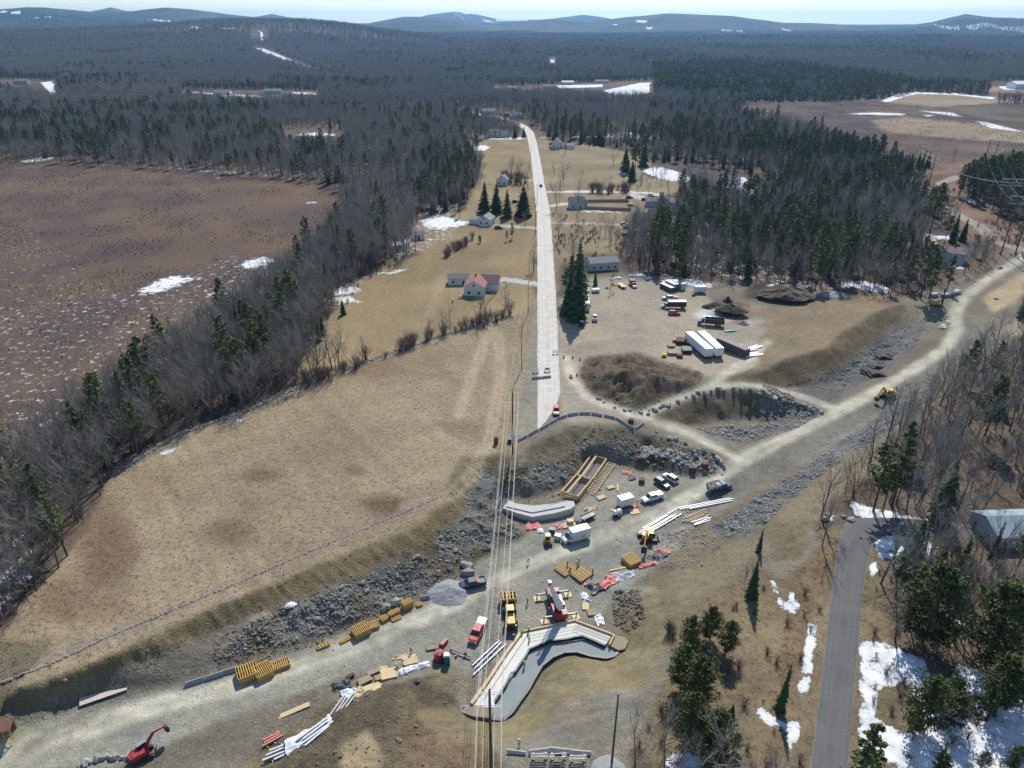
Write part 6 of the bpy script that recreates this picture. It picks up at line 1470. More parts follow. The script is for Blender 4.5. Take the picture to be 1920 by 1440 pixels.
lumber('form_beam', 1160, 1067, R(17), 4.6, 2, 1, FORMY, 'long yellow form beam on the ground left of the slatted crate', 'form panel')
# rusty container box at the left edge
c = W(0, 1388); r = empty('steel_rack', c, R(18), 'rusty steel box with open rack side at the left edge', 'steel box'); MB().box((0, .6, 2.1), (4.2, 2.2, .12)).build('top_plate', RUST, r); b = MB()
for x in (-2, -1, 0, 1, 2): b.box((x, -.45, 1.0), (.12, .12, 2.05)); b.box((x, 1.6, 1.0), (.12, .12, 2.05))
for z in (.4, 1.1, 1.8): b.box((0, -.45, z), (4.1, .1, .1))
b.build('rack_frame', FORMY, r); MB().box((0, 1.65, 1.0), (4.2, .08, 2.0)).build('back_plate', RUST, r)
# steel road plate
p = [W(u, v) for u, v in ((155,1308),(232,1276),(230,1290),(158,1324))]; c, a = spot(156, 1316, 231, 1283); o = MB().box((0, 0, .14), (7.4, 2.1, .12)).build('steel_plate', mat('dusty_plate', (.50, .44, .36), .8, var=.12, scale=.5, dirt=.2)); o.location = c; o.rotation_euler = (0, 0, a); tag(o, 'pale dusty rectangular steel plate beside the haul road', 'steel plate')
MB().box((0, 0, .03), (7.0, 1.6, .1)).build('bearer', WOOD2, o)
# ---- barriers
BG = 'concrete barriers round the head of the cut'
bl = [(970,829),(984,822),(996,815),(1009,808),(1029,798),(1032,796),(1046,788),(1049,786),(1064,781),(1066,780),(1084,777),(1087,776),(1108,776),(1110,776),(1129,781),(1133,781),(1153,786),(1155,787),(1171,794),(1172,795),(1190,805)]
segs = [((972,828),(988,819)),((992,817),(1009,808)),((1014,806),(1029,797)),((1032,795),(1046,787)),((1048,786),(1063,781)),((1065,780),(1084,777)),((1086,777),(1107,777)),((1109,777),(1129,781)),((1133,781),(1153,786)),((1155,786),(1170,795)),((1171,796),(1188,805)),((1193,805),(1206,796))]
labs = ['barrier at the field end of the curved row', 'second barrier from the field end of the curve', 'barrier in the curve just left of the road end', 'barrier across the road end left of the red car', 'barrier directly in front of the red car', 'barrier right of the red car in the curve', 'barrier at the top of the curve, left half', 'barrier at the top of the curve, right half', 'barrier starting the downhill side of the curve', 'barrier midway down the right of the curve', 'longest looking barrier at the right dip of the curve', 'last barrier set apart beyond the dip']
for (p0, p1), lb in zip(segs, labs): barrier(W(*p0), W(*p1), CONC2, 'grey concrete ' + lb, BG)
for p0, p1, lb in (((997,711),(1014,710),'left barrier of the pair across the old road'),((1015,710),(1033,708),'right barrier of the pair across the old road')): barrier(W(*p0), W(*p1), CONC2, 'grey concrete ' + lb, 'pair of barriers closing the old road')
for p0, p1, lb in (((951,1411),(986,1414),'leftmost barrier of the row at the bottom edge'),((992,1413),(1029,1408),'second barrier of the row at the bottom edge'),((1030,1407),(1069,1411),'third barrier of the row at the bottom edge'),((1070,1412),(1108,1414),'rightmost barrier of the row at the bottom edge')): barrier(W(*p0), W(*p1), CONC, 'pale concrete ' + lb, 'barriers at the bottom edge')
for p0, p1, lb in (((348,1286),(383,1274),'leftmost barrier beside the haul road forms'),((386,1274),(421,1263),'middle barrier beside the haul road forms'),((422,1262),(446,1255),'barrier partly behind the largest form crate'),((788,1124),(806,1121),'lone barrier at the foot of the gravel pile')): barrier(W(*p0), W(*p1), CONC2, 'weathered concrete ' + lb, 'barriers along the haul road')
# ---- traffic drums and barricades
DR = [(1057,671,'drum nearest the old road barricade'),(1074,671,'drum middle of the upper three'),(1087,675,'drum right of the upper three'),(1069,707,'drum rear of the touching pair'),(1072,709,'drum front of the touching pair'),(1082,704,'drum by the foot of the dirt heap')]
for u, v, lb in DR:
    c = W(u, v); r = empty('traffic_drum', c, 0, 'orange and white traffic ' + lb, 'traffic drum', 'orange traffic drums')
    for k in range(5): MB().tube((0, 0, .05 + k * .22), (0, 0, .27 + k * .22), .34 - k * .025, .32 - k * .025, 12).build('band', WHITE if k in (1, 3) else ORP, r)
    MB().tube((0, 0, 0), (0, 0, .06), .45, n=12).build('base', RUBBER, r)
BR = [(1041,664,'striped road barricade standing on the old road'),(1004,699,'left barricade behind the road barriers'),(1026,697,'right barricade with sign behind the road barriers'),(1011,1424,'left of three barricades at the bottom edge'),(1046,1424,'middle of three barricades with a blue sign'),(1083,1428,'right of three barricades at the bottom edge')]
for u, v, lb in BR:
    c = W(u, v); r = empty('road_barricade', c, R(2), lb, 'barricade', 'road barricades'); b = MB(); wd = 2.6 if v > 1000 else 2.0
    st = MB()
    for z in (.55, .95, 1.35): b.box((0, 0, z), (wd, .06, .2)); [st.box((-wd / 2 + .3 + k * wd / 6, -.035, z), (.16, .02, .19)) for k in range(6)]
    b.build('rail', WHITE, r); st.build('stripe', ORP, r); b = MB()
    for s in (-1, 1): b.box((s * wd * .36, .08, .75), (.08, .08, 1.5)); b.box((s * wd * .36, 0, .05), (.1, 1.3, .08))
    b.build('leg', GALV, r)
    b = MB(); [b.box((s * wd * .36, -.3, .16), (.5, .35, .14)) for s in (-1, 1)]; b.build('sand_bag', TARPB, r)
    if 'sign' in lb: MB().box((0, -.08, 1.1), (1.1, .04, .6)).build('sign', BLUEP if 'blue' in lb else DARKS, r)
# ---- workers
PEOPLE = [(990,1057,0,'worker in lime vest walking alone across the haul road','walk',GREENV),(1064,1062,2.4,'left worker standing on the left form grid','stand',GREENV),(1069,1071,2.0,'worker bending between the two form grids','bend',GREENV),(1082,1064,-.5,'worker in white hat behind the gap of the form grids','stand',GREENV),(1085,1058,1.2,'worker farthest back at the form grids','stand',GREENV),(1111,1076,3.0,'worker right of the right form grid','stand',GREENV),
 (989,1132,0,'worker in lime jacket near the left crane pad','stand',GREENV),(991,1188,1.0,'worker in lime jacket at the corner of the slab','stand',GREENV),(978,1192,1.4,'worker beside the timber form corner','bend',GREENV),(983,1252,.4,'worker in lime jacket alone on the trench floor','stand',GREENV),(973,1400,1.1,'worker in lime jacket behind the bottom barriers','stand',GREENV),
 (992,1206,.2,'worker in red shirt on the pale slab','stand',ORP),(771,1226,1.5,'worker with orange hard hat standing by the lumber pile','stand',GREENV),(745,1256,2.2,'worker in yellow shirt stooping at the plywood stack','bend',mat('yellow_shirt', (.7, .65, .03), .8)),(1194,945,.2,'worker in yellow beside the white box trailer','bend',mat('yellow_shirt', (.7, .65, .03), .8)),(963,1202,1.2,'worker in dark clothes left of the slab corner','stand',BLACKP),(1116,862,.5,'worker in lime vest at the far end of the formwork','stand',GREENV)]
for u, v, a, lb, ps, sh in PEOPLE:
    person(u, v, a, lb, sh, ps, helmet=ORP if 'orange hard' in lb else WHITE)
# ---- toilet, tool trailer, drawbar
c = W(838, 1243); r = empty('portable_toilet', c, R(5), 'teal portable toilet with a white roof beside the crates', 'portable toilet')
MB().box((0, 0, 1.05), (1.15, 1.15, 2.1)).build('cabin', TEAL, r); MB().frus(-.62, .62, .62, 2.1, -.45, .45, .45, 2.35).build('roof', WHITE, r); MB().box((0, -.59, 1.0), (.75, .05, 1.75)).build('door', mat('teal_door', (.02, .17, .17), .5), r); MB().tube((.4, .4, 2.1), (.4, .4, 2.6), .06).build('vent_pipe', BLACKP, r)
c = W(824, 1236); r = empty('water_tank', c, R(-15), 'dark red domed tank on skids beside the portable toilet', 'tank'); MB().loft([[(1.0 * q * math.cos(t_), 1.0 * q * math.sin(t_), z) for t_ in [i * 6.283 / 14 for i in range(14)]] for q, z in ((1, .2), (1.02, 1.0), (.95, 1.6), (.7, 2.0), (.2, 2.15))]).build('tank', REDC, r); MB().box((0, 0, .1), (2.3, 2.0, .2)).build('skid', DARKS, r); MB().box((0, -.3, 1.85), (1.2, .9, .5), M=Matrix.Rotation(.4, 4, 'X')).build('cover', PINK, r)
c, a = spot(848, 1221, 878, 1233); r = empty('trailer_drawbar', c, a, 'long black steel tongue with jack beside the toilet', 'trailer tongue'); b = MB(); b.box((0, 0, .5), (4.6, .22, .22)); b.build('beam', BLACKP, r); b = MB(); b.tube((1.0, .2, 0), (1.0, .2, 1.0), .1); b.tube((1.0, .2, .55), (1.0, .2, .9), .3, n=10); b.tube((-2.0, 0, 0), (-2.0, 0, .5), .12); b.build('jack', DARKS, r)
c = W(832, 1208); r = empty('tool_rack', c, R(60), 'small dark red rack of tools beyond the toilet', 'tool rack'); MB().box((0, 0, .4), (1.8, .9, .8)).build('rack_body', REDC, r); b = MB(); [b.box((-.6 + k * .4, -.2, .84), (.22, .4, .08)) for k in range(4)]; b.build('tool', WOOD, r)
# ---- lumber, plywood and pipe stacks
S_ = [('lumber_stack', 672,1304,R(52),3.2,9,2,WOOD,'jumbled pale lumber at the end of the grey pipes',.3),('plywood_stack',684,1278,R(35),2.6,6,5,WOOD2,'tall narrow crate of form wood behind the lumber heap',.05),('plywood_stack',697,1291,R(22),3.4,7,2,PLY,'flat plywood sheets below the tall crate',.05),
      ('plywood_stack',729,1266,R(16),3.0,10,5,PLY,'highest stack of yellow plywood in the timber row',.0),('lumber_stack',712,1272,R(20),1.8,5,4,WOOD2,'short block stack between the plywood piles',.05),('lumber_stack',717,1254,R(18),2.0,4,1,WOOD,'few thin boards up-slope of the plywood',.2),('lumber_stack',769,1240,R(18),2.8,8,3,WOOD,'pinkish timber stack beside the worker in orange hard hat',.05),
      ('lumber_stack',757,1232,R(15),4.5,4,1,WOOD,'long loose boards beside the orange hatted worker',.18),('lumber_stack',810,1216,R(15),2.4,4,3,WOOD2,'dark timber bundle beyond the tank',.05),('lumber_stack',553,1333,R(30),5.4,4,2,WOOD,'neat bundle of three long boards on bearers',.0),('lumber_stack',657,1270,R(40),1.6,3,6,RUST,'small dark crate of boards beside black sheeting',.0),
      ('lumber_stack',1127,934,R(30),2.6,6,3,WOOD,'small pallet of planks right of the footing formwork',.05),('lumber_stack',1145,915,R(25),2.2,5,3,WOOD,'pallet of mixed planks beyond the first pallet',.1),('lumber_stack',1066,985,R(20),3.4,8,3,WOOD,'timber pallet behind the walk-in van',.05),('lumber_stack',1158,914,R(80),3.6,2,1,WOOD,'two loose white boards right of the pallets',.12),
      ('lumber_stack',1157,958,R(-10),3.2,3,1,WOOD,'white boards lying left of the box trailer',.05),('plywood_stack',1189,960,R(15),2.4,8,1,PLY,'yellow sheet lying below the box trailer',.0),('lumber_stack',1098,1138,R(85),2.0,6,2,PLY,'small plywood stack right of the crane',.0),('lumber_stack',1110,1150,R(5),2.0,7,3,WOOD2,'brown slatted crate right of the crane',.0),
      ('lumber_stack',888,1208,R(0),.1,1,1,WOOD,None,0),('lumber_stack',1108,955,R(35),3.6,5,2,WOOD,'weathered planks dumped at the footing corner',.35),('lumber_stack',700,1262,R(30),2.6,4,4,WOOD2,'brown lattice stack next to the tall crate',.0)]
for nm, u, v, a, L_, nx, nz, m_, lb, jt in S_:
    if lb: lumber(nm, u, v, a, L_, nx, nz, m_, lb, jit=jt)
def pipes(name, A, B, n, r_, m, label, dz=.15, spread=.5, cat='pipe bundle', seed=1):
    p0, p1 = W(*A), W(*B); d = p1 - p0; L_ = d.length; rd = random.Random(seed); r = empty(name, (p0 + p1) / 2, yaw2(p0, p1), label, cat); b = MB()
    for i in range(n):
        y = (i - (n-1)/2) * spread + rd.uniform(-.1, .1); x = rd.uniform(-.12, .12) * L_; k = rd.uniform(.7, 1.0); e = rd.uniform(-.15, .15); b.beam((x - L_ / 2 * k, y - e, dz + r_), (x + L_ / 2 * k, y + e, dz + r_), 2 * r_, 2 * r_)
    b.build('length', m, r); b = MB()
    for x in (-.3, .05, .35): b.box((x * L_, 0, .06), (.12, n * spread + .8, .12))
    b.build('bearer', WOOD, r); return r
pipes('pipe_bundle', (1203,1001), (1268,962), 5, .09, TARP, 'long white pipes laid right behind the orange excavator', seed=1)
pipes('pipe_bundle', (1262,960), (1375,936), 3, .1, TARP, 'longest white pipes laid below the stake truck', seed=2, spread=.6)
pipes('pipe_bundle', (1282,978), (1330,960), 5, .09, WOOD, 'pale boards laid out in the middle of the pipe yard', seed=3)
pipes('pipe_bundle', (1300,985), (1335,970), 3, .09, TARP, 'short white lengths at the right of the pipe yard', seed=4)
pipes('pipe_bundle', (1255,1003), (1285,992), 2, .08, WOOD, 'two thin boards lowest in the pipe yard', seed=5)
pipes('pipe_bundle', (1258,975), (1280,960), 2, .08, WOOD, 'thin boards at the top left of the pipe yard', seed=6)
pipes('pipe_bundle', (884,1262), (950,1196), 3, .10, TARP, 'white plastic pipes on bearers left of the slab', seed=7, spread=.8)
pipes('steel_beam_bundle', (497,1428), (560,1392), 4, .16, GALV, 'grey steel beams at the foot of the wrapped bundle', seed=8, spread=.6)
pipes('steel_beam_bundle', (560,1400), (622,1350), 4, .15, GALV, 'grey steel beams wrapped in white plastic', seed=9, spread=.55)
pipes('steel_beam_bundle', (618,1352), (660,1308), 4, .15, STEEL, 'grey steel beams between the plastic and the lumber', seed=10, spread=.5)
pipes('red_pipe_bundle', (490,1398), (530,1376), 3, .13, PINK, 'faded red pipes beside the wrapped beams', seed=11, spread=.45)
for u, v, lx, wy, a, m_, lb, sd in [(575,1385,7,3.0,.55,TARP,'long crumpled white plastic over the steel beams',1),(600,1365,5,2.0,.75,TARP,'upper fold of white plastic over the steel beams',2),(657,1304,3,2.4,.5,TARP,'white plastic heap left of the jumbled lumber',3),(640,1286,3.4,2.2,.4,TARPB,'black sheeting heap above the white plastic heap',4),(779,1252,4.6,1.3,.35,TARP,'white sheet strip along the timber row',5),
     (750,1262,2.4,1.4,.4,TARP,'rumpled white sheet beside the highest plywood stack',6),(1123,1162,1.5,3.4,.2,TARP,'white tarpaulin heap on the slope right of the crane',7),(1000,987,3.4,2.4,.1,PINK,'faded red blanket heap below the long footing',8),(1045,988,2.6,1.8,.2,PINK,'faded red blanket heap near the skid steer',9),(1013,996,1.4,1.3,.2,TARP,'small white bag below the red blankets',10),
     (1140,1094,3.8,2.4,.6,PINK,'faded red blankets on the slope right of the form grids',11),(1152,1084,3.4,2.2,.5,PINK,'upper faded red blanket heap on the slope',12),(1122,1102,3.6,2.6,.3,TARPB,'black sheeting left of the slope blankets',13),(1170,1080,5,2.5,.3,mat('grey_sheet', (.30, .33, .36), .5, var=.3, scale=2),'grey sheeting spread right of the slope blankets',14),
     (1215,1060,4.6,1.1,.35,PINK,'narrow strip of faded red blanket below the orange excavator',15),(1243,1035,3.2,1.2,-.2,PINK,'faded red blanket roll right of the excavator arm',16),(1235,1044,4.0,2.2,.5,TARPB,'dark sheeting heap beneath the blanket roll',17),(1175,887,1.6,2.2,1.2,PINK,'small red covered heap at the foot of the rock bank',18),(1184,897,2.0,1.4,.3,TARPB,'dark covered heap beside the small red heap',19),
     (1192,950,1.8,1.2,.4,PINK,'red cloth in front of the box trailer',20),(545,1134,2.4,1.4,.5,TARP,'white and dark rag lying on the left bank',21),(1082,980,2.2,1.6,.3,TARPB,'dark heap behind the walk-in van',22),(1096,1118,1.6,1.5,.3,TARP,'white sacks right of the crane pads',23),(1100,1128,1.8,1.4,.9,mat('grey_sheet', (.30, .33, .36), .5, var=.3, scale=2),'grey tool heap below the white sacks',24),(782,1280,1.2,1.0,.3,TARPB,'small black bundle downhill of the timber row',25),(870,1328,1.8,.9,.4,mat('grey_sheet', (.30, .33, .36), .5, var=.3, scale=2),'grey rag at the low end of the slab',26)]:
    sheet('tarpaulin', u, v, lx, wy, a, m_, lb, 'tarpaulin', sd, amp=.5)
c, a = spot(1092, 977, 1113, 968); r = empty('flat_trailer', c, a, 'small black utility trailer loaded with pipes behind the van', 'trailer'); MB().box((0, 0, .6), (3.4, 1.7, .12)).build('deck', BLACKP, r); b = MB(); [b.box((0, s * .85, .85), (3.4, .05, .4)) for s in (-1, 1)]; b.build('side_rail', BLACKP, r); b = MB(); [b.tube((-1.8, -.4 + k * .3, .75), (1.9, -.3 + k * .3, .8), .07, n=6) for k in range(4)]; b.build('load', TARP, r); wheels(r, (0,), .98, .33, .2)
c = W(1043, 1008); 
for u, v, m_, lb in [(1035,998,TEAL,'teal tool chest beside the skid steer'),(1046,1010,WHITE,'white sack pile beside the skid steer'),(1069,1012-30,PLY,'plywood bin with red can behind the van'),(1299,882,RUST,'rusty square bin at the foot of the rock bank'),(1322,875,RUST,'smaller rusty bin near the ramp'),(1203,905,RUST,'open rusty frame box left of the parked cars'),(930,832,RUST,'tall brown box standing in the field'),(957,829,DARKS,'dark switch box near the field pole'),(1183,792,RUST,'brown box behind the curved barriers')]:
    c = W(u, v); r = empty('site_box', c, R(random.uniform(-20, 20)), lb, 'box'); q = 1.4 if 'tall' not in lb else 1.0; hh = 1.1 if 'tall' not in lb else 2.0
    MB().box((0, 0, hh / 2), (q, q * .8, hh)).build('box_body', m_, r); MB().box((0, 0, hh + .03), (q + .08, q * .8 + .08, .06)).build('lid', m_, r); b = MB(); [b.box((s * q * .35, -q * .42, hh * .5), (.08, .04, hh * .9)) for s in (-1, 1)]; b.build('brace', DARKS, r)
for u, v, lb in [(1048,927-0,'red fuel can by the nearer formwork'),(1125,918,'red fuel can at the right of the formwork'),(1072,896,'red fuel can left of the farther formwork'),(855,1232,'red cylinder right of the toilet'),(1098,1098,'red can on the slope near the form grids')]:
    c = W(u, v); r = empty('fuel_can', c, 0, lb, 'fuel can', 'red fuel cans'); MB().box((0, 0, .22), (.42, .3, .42)).build('can', mat('can_red', (.6, .02, .02), .4), r); MB().tube((.1, 0, .42), (.2, 0, .58), .05).build('spout', YEL, r)
# gravel pile
heap('gravel_pile', 843, 1112, 4.2, 1.9, GRAVELM, 'pale grey crushed stone pile beside the dark blue pickup', 'gravel pile', 3, 1.15, .3, n=30)
heap('stone_heap', 1140, 1450, 3.2, .9, GRAVELM, 'grey stone heap round the foot of the single pole', 'stone heap', 9, n=26)
# ---- utility line
PL = 'cross armed poles of the roadside power line'
b1 = Vector((*at(921, 1450, 0), 0)); b1.z = float(H(np.array([b1.x]), np.array([b1.y]))[0]); hA = 18.0 - b1.z
pA = upole(0, 0, hA, .26, 'nearest dark power pole with two white crossarms at the bottom edge', base=b1, arms=((hA - .8, 1.75), (hA - 3.4, 1.75)), armm=STEEL, group=PL)
b2 = W(961, 850); b2.z = min(b2.z, 0)
pB = upole(0, 0, 18.2, .24, 'tall power pole with two crossarms at the lip of the cut', base=b2, arms=((17.6, 1.6), (15.0, 1.6)), armm=STEEL, group=PL)
pC = upole(978, 693, 15.5, .18, 'pole with one crossarm in the field beside the old road', arms=((15.1, 1.3),), group=PL)
pD = upole(990, 590, 13.5, .17, 'plain pole by the driveway of the red roofed house', arms=(), tr=11)
pE = upole(1001, 512, 13, .16, 'pole between the small orchard trees and the old road', arms=((12.7, 1.1),), group=PL)
pF = upole(1004, 440, 12.5, .16, 'pole beside the driveway of the green roofed house', arms=((12.2, 1.1),), group=PL)
pG = upole(1007, 385, 12.5, .16, 'pole near the dark car on the old road', arms=((12.2, 1.1),), group=PL)
pH = upole(995, 300, 12, .15, 'farthest roadside pole before the bend', arms=((11.7, 1.0),), group=PL)
pX = upole(1147, 1431, 15.0, .19, 'lone dark pole without crossarms at the lower right of the pit')
def on(p, z, dx): q = p.location + Vector((dx, 0, z)); return q
AZ = hA - .5; off = [(-1.65, -.5), (-.7, -.5), (.7, -.5), (1.65, -.5), (-1.65, -3.1), (1.65, -3.1)]
k_ = 0; names_ = ['outer left upper', 'inner left upper', 'inner right upper', 'outer right upper', 'lower left', 'lower right']
back = Vector((at(918, 1800, 0)[0], at(918, 1800, 0)[1] - 40, 17))
for (dx, dz), nm in zip(off, names_):
    wire('power_line', on(pA, hA - .8 + (dz + .5) + .3, dx), on(pB, 17.6 + (dz + .5) + .3, dx * .92), 1.2, .036, nm + ' wire between the nearest pole and the pole at the cut', n=24, group='wires of the nearest span')
    wire('power_line', on(pA, hA - .8 + (dz + .5) + .3, dx), back + Vector((dx, 0, dz)), 1.0, .03, nm + ' wire running out below the picture', n=10, group='wires leaving the picture')
for i, dx in enumerate((-1.2, .5, 1.2)):
    wire('power_line', on(pB, 17.9, dx), on(pC, 15.4, dx), .8, .02, ('left', 'middle', 'right')[i] + ' wire from the cut pole to the field pole', WIRE, 'thin roadside wires')
    wire('power_line', on(pC, 15.4, dx), on(pD, 13.4, dx * .5), .8, .02, ('left', 'middle', 'right')[i] + ' wire from the field pole to the driveway pole', WIRE, 'thin roadside wires')
# shared transmission frames at the far right
def hframe(u0, v0, u1, v1, h_, label, g):
    a, b_ = W(u0, v0), W(u1, v1); c = (a + b_) / 2; r = empty('transmission_frame', c, yaw2(a, b_), label, 'transmission tower', g); L_ = (b_ - a).length
    for s in (-1, 1): MB().tube((s * L_ / 2, 0, -.5), (s * L_ / 2, 0, h_), .32, .2, 8).build('pole', POLE, r)
    b = MB(); b.box((0, 0, h_ - 2), (L_ * 2.1, .3, .35)); b.box((0, .3, h_ - 5.5), (L_ * 2.1, .2, .25)); b.build('crossarm', STEEL, r)
    b = MB(); b.beam((-L_ / 2, 0, h_ - 8), (L_ / 2, 0, h_ - 14), .14, .14); b.beam((L_ / 2, 0, h_ - 8), (-L_ / 2, 0, h_ - 14), .14, .14); b.build('brace', POLE, r)
    b = MB(); [b.tube((x * L_, 0, h_ - 2), (x * L_, 0, h_ - 3.6), .12, n=6) for x in (-1, 0, 1)]; b.build('insulator', LIGHT, r)
    return r, L_
T1, l1 = hframe(1876, 478, 1902, 481, 30, 'largest two-legged transmission frame beside the upper haul road', 'wooden transmission frames')
T2, l2 = hframe(1868, 420, 1893, 424, 27, 'second transmission frame behind the low clipped pines', 'wooden transmission frames')
T3, l3 = hframe(1724, 336, 1741, 347, 20, 'third transmission frame standing in the brown clearing', 'wooden transmission frames')
T4, l4 = hframe(1841, 318, 1857, 322, 22, 'farthest transmission frame by the brown track', 'wooden transmission frames')
def tw(T, L_, h_, x): q = Vector((x * L_, 0, h_)); q.rotate(Matrix.Rotation(T.rotation_euler.z, 3, 'Z')); return q + T.location
for x, nm in ((-1, 'left'), (0, 'middle'), (1, 'right')):
    wire('power_line', tw(T2, l2, 23.4, x), tw(T3, l3, 16.4, x), 4, .035, nm + ' heavy conductor from the second frame to the clearing frame', GALV, 'transmission conductors')
    wire('power_line', tw(T1, l1, 26.4, x), tw(T1, l1, 26.4, x) + Vector((60, -150, 2)), 3, .035, nm + ' heavy conductor from the largest frame leaving right', GALV, 'transmission conductors')
    wire('power_line', tw(T2, l2, 23.4, x), tw(T2, l2, 23.4, x) + Vector((90, -120, 2)), 3, .035, nm + ' heavy conductor from the second frame leaving right', GALV, 'transmission conductors')
    wire('power_line', tw(T1, l1, 26.4, x), tw(T4, l4, 18.4, x), 5, .03, nm + ' heavy conductor from the largest to the farthest frame', GALV, 'transmission conductors')
# ================================================================== contractor yard
for (u0, v0, u1, v1, lb) in [((1292),(642),(1326),(672),'left one of two long white semi trailers side by side'),((1314),(641),(1346),(671),'right one of two long white semi trailers side by side')]:
    c, a = spot(u0, v0, u1, v1); boxtrailer(c, a, 15.2, 2.8, 2.8, WHITE2, lb, name='semi_trailer', cat='semi trailer')
c, a = spot(1347, 650, 1399, 668); boxtrailer(c, a, 12.5, 2.5, 3.0, mat('dark_brown_metal', (.075, .06, .075), .6, dirt=.2), 'long dark purple brown storage container', name='storage_container', cat='container', floor=.15, wh=False, roofm=mat('mauve_roof', (.20, .16, .17), .7))
c, a = spot(1360, 655, 1388, 661); boxtrailer(c, a, 5.6, 2.1, 2.2, SILV, 'pale grey enclosed trailer in front of the dark container', floor=.55)
for u, v, L_, m_, rm_, lb in [(1251,543,7.2,RUST,WHITE2,'low red sided container with white top, left of three'),(1259,541,6.2,mat('container_blue', (.05, .09, .14), .6, dirt=.2),SILV,'dark container with grey roof, middle of three'),(1272,540,6.2,SILV,SILV,'grey container, right of three')]:
    c = W(u, v); boxtrailer(c, R(-62), L_, 2.45, 1.8 if 'low' in lb else 2.6, m_, lb, name='storage_container', cat='container', floor=.15, wh=False, roofm=rm_)
c = W(1312, 549); boxtrailer(c, R(0), 4.6, 2.2, 2.2, WHITE, 'small pale blue box trailer near the dark brush heaps', floor=.7)
# roll-off truck
c, a = spot(1352, 612, 1308, 608); r = empty('rolloff_truck', c, a, 'truck with blue cab carrying a long black open dumpster', 'truck')
b = MB(); 
for s in (-1, 1): b.box((-1.7, s * 1.2, 2.0), (7.0, .1, 1.8))
b.box((-5.15, 0, 2.0), (.1, 2.3, 1.8)); b.box((1.75, 0, 2.0), (.1, 2.3, 1.8)); b.box((-1.7, 0, 1.15), (6.8, 2.3, .1))
for k in range(8): 
    for s in (-1, 1): b.box((-5.0 + k * .95, s * 1.28, 2.0), (.1, .07, 1.8))
b.build('dumpster', BLACKP, r); MB().box((-1.7, 0, 1.25), (6.6, 2.2, .06)).build('dumpster_floor', RUST, r)
MB().box((-1, 0, .85), (8.4, .9, .25)).build('frame', DARKS, r); MB().loft([ring(2.9, 1.05, .7, 1.7), ring(4.4, .95, .7, 1.55)]).build('hood', BLUEP, r)
cabin(r, 1.95, 3.2, 1.1, 1.3, 2.0, 2.9, .95, 2.6, BLUEP, sides=1); wheels(r, (-3.6, -2.4, 3.6), 1.2, .52, .4); lights(r, 4.42, -5.2, .75, 1.1)
# box bodied truck with white canopy
c, a = spot(1288, 578, 1236, 578); r = empty('box_truck', c, R(180), 'pale blue truck with white topped dark box body', 'truck'); MB().box((-1.3, 0, 2.05), (7.0, 2.4, 2.0)).build('box', mat('maroon_boards', (.07, .035, .035), .8, dirt=.2), r); MB().box((-1.3, 0, 3.1), (7.1, 2.5, .1)).build('canopy', WHITE2, r)
MB().box((-.6, 0, .8), (8.6, .9, .25)).build('frame', DARKS, r); MB().loft([ring(3.0, .95, .7, 1.45), ring(4.9, .85, .7, 1.2)]).build('hood', TEALP, r); cabin(r, 2.3, 3.7, 1.0, 1.25, 2.4, 3.2, .85, 2.25, TEALP, sides=1); wheels(r, (-3.6, 3.7), 1.15, .48, .4); lights(r, 4.92, -4.8, .7, .95)
c = W(1256, 562); pickup(c, R(176), SILV, 'pale truck with orange flatbed behind the box bodied truck', bedm=ORP, load='cover', name='flatbed_truck', cat='truck', L_=6.4)
c = W(1264, 590); suv(c, R(-6), REDP, 'dark red pickup parked alone in the middle of the yard', name='red_pickup')
c, a = spot(1115, 606, 1115, 592); pickup(c, a, SILV, 'silver pickup beside the white office trailer')
c, a = spot(1182, 530, 1192, 543); r = pickup(c, a, REDP, 'old red dump truck at the scrap row', name='dump_truck', cat='truck', L_=6.8); MB().box((-1.8, 0, 1.8), (3.2, 2.2, 1.2)).build('dump_body', BLACKP, r)
c, a = spot(1158, 532, 1174, 545); r = empty('flatbed_trailer', c, a, 'tan decked flatbed trailer left of the red dump truck', 'trailer'); MB().box((0, 0, 1.0), (5.6, 2.3, .15)).build('deck', WOOD, r); MB().box((0, 0, .8), (5.6, 1.0, .22)).build('frame', DARKS, r); wheels(r, (-1.2, -.3), 1.1, .4, .25)
c, a = spot(1098, 585, 1096, 563); boxtrailer(c, a + math.pi, 11, 3.0, 2.6, WHITE, 'long white office trailer beside the roadside spruces', name='office_trailer', cat='trailer', floor=.6)
o = [q for q in bpy.data.objects if q.name.startswith('office_trailer')][0]; MB().box((5.56, .2, 2.2), (.04, .9, .8)).build('window', GLASS, o)
c = W(1097, 553); boxtrailer(c, R(90), 6, 2.6, 2.4, WHITE, 'second white trailer farther up beside the spruces', floor=.6)
c = W(1117, 548); boxtrailer(c, R(10), 3, 1.8, 1.0, WHITE, 'low white trailer on the upper left of the yard', floor=.5)
c = W(1091, 612); r = empty('farm_tractor', c, R(80), 'red and white tractor parked below the office trailer', 'tractor'); MB().box((.6, 0, 1.1), (1.8, .7, .7)).build('hood', REDP, r); MB().box((-.6, 0, 1.0), (1.0, 1.0, .5)).build('body', DARKS, r); MB().box((-.6, 0, 2.3), (1.3, 1.3, .08)).build('canopy', WHITE, r); b = MB(); [b.tube((-1.1 + dx, s * .55, 1.1), (-1.1 + dx, s * .55, 2.3), .04) for s in (-1, 1) for dx in (0, 1.0)]; b.build('post', DARKS, r); wheels(r, (-.8,), .95, .7, .35); wheels(r, (1.1,), .75, .4, .22)
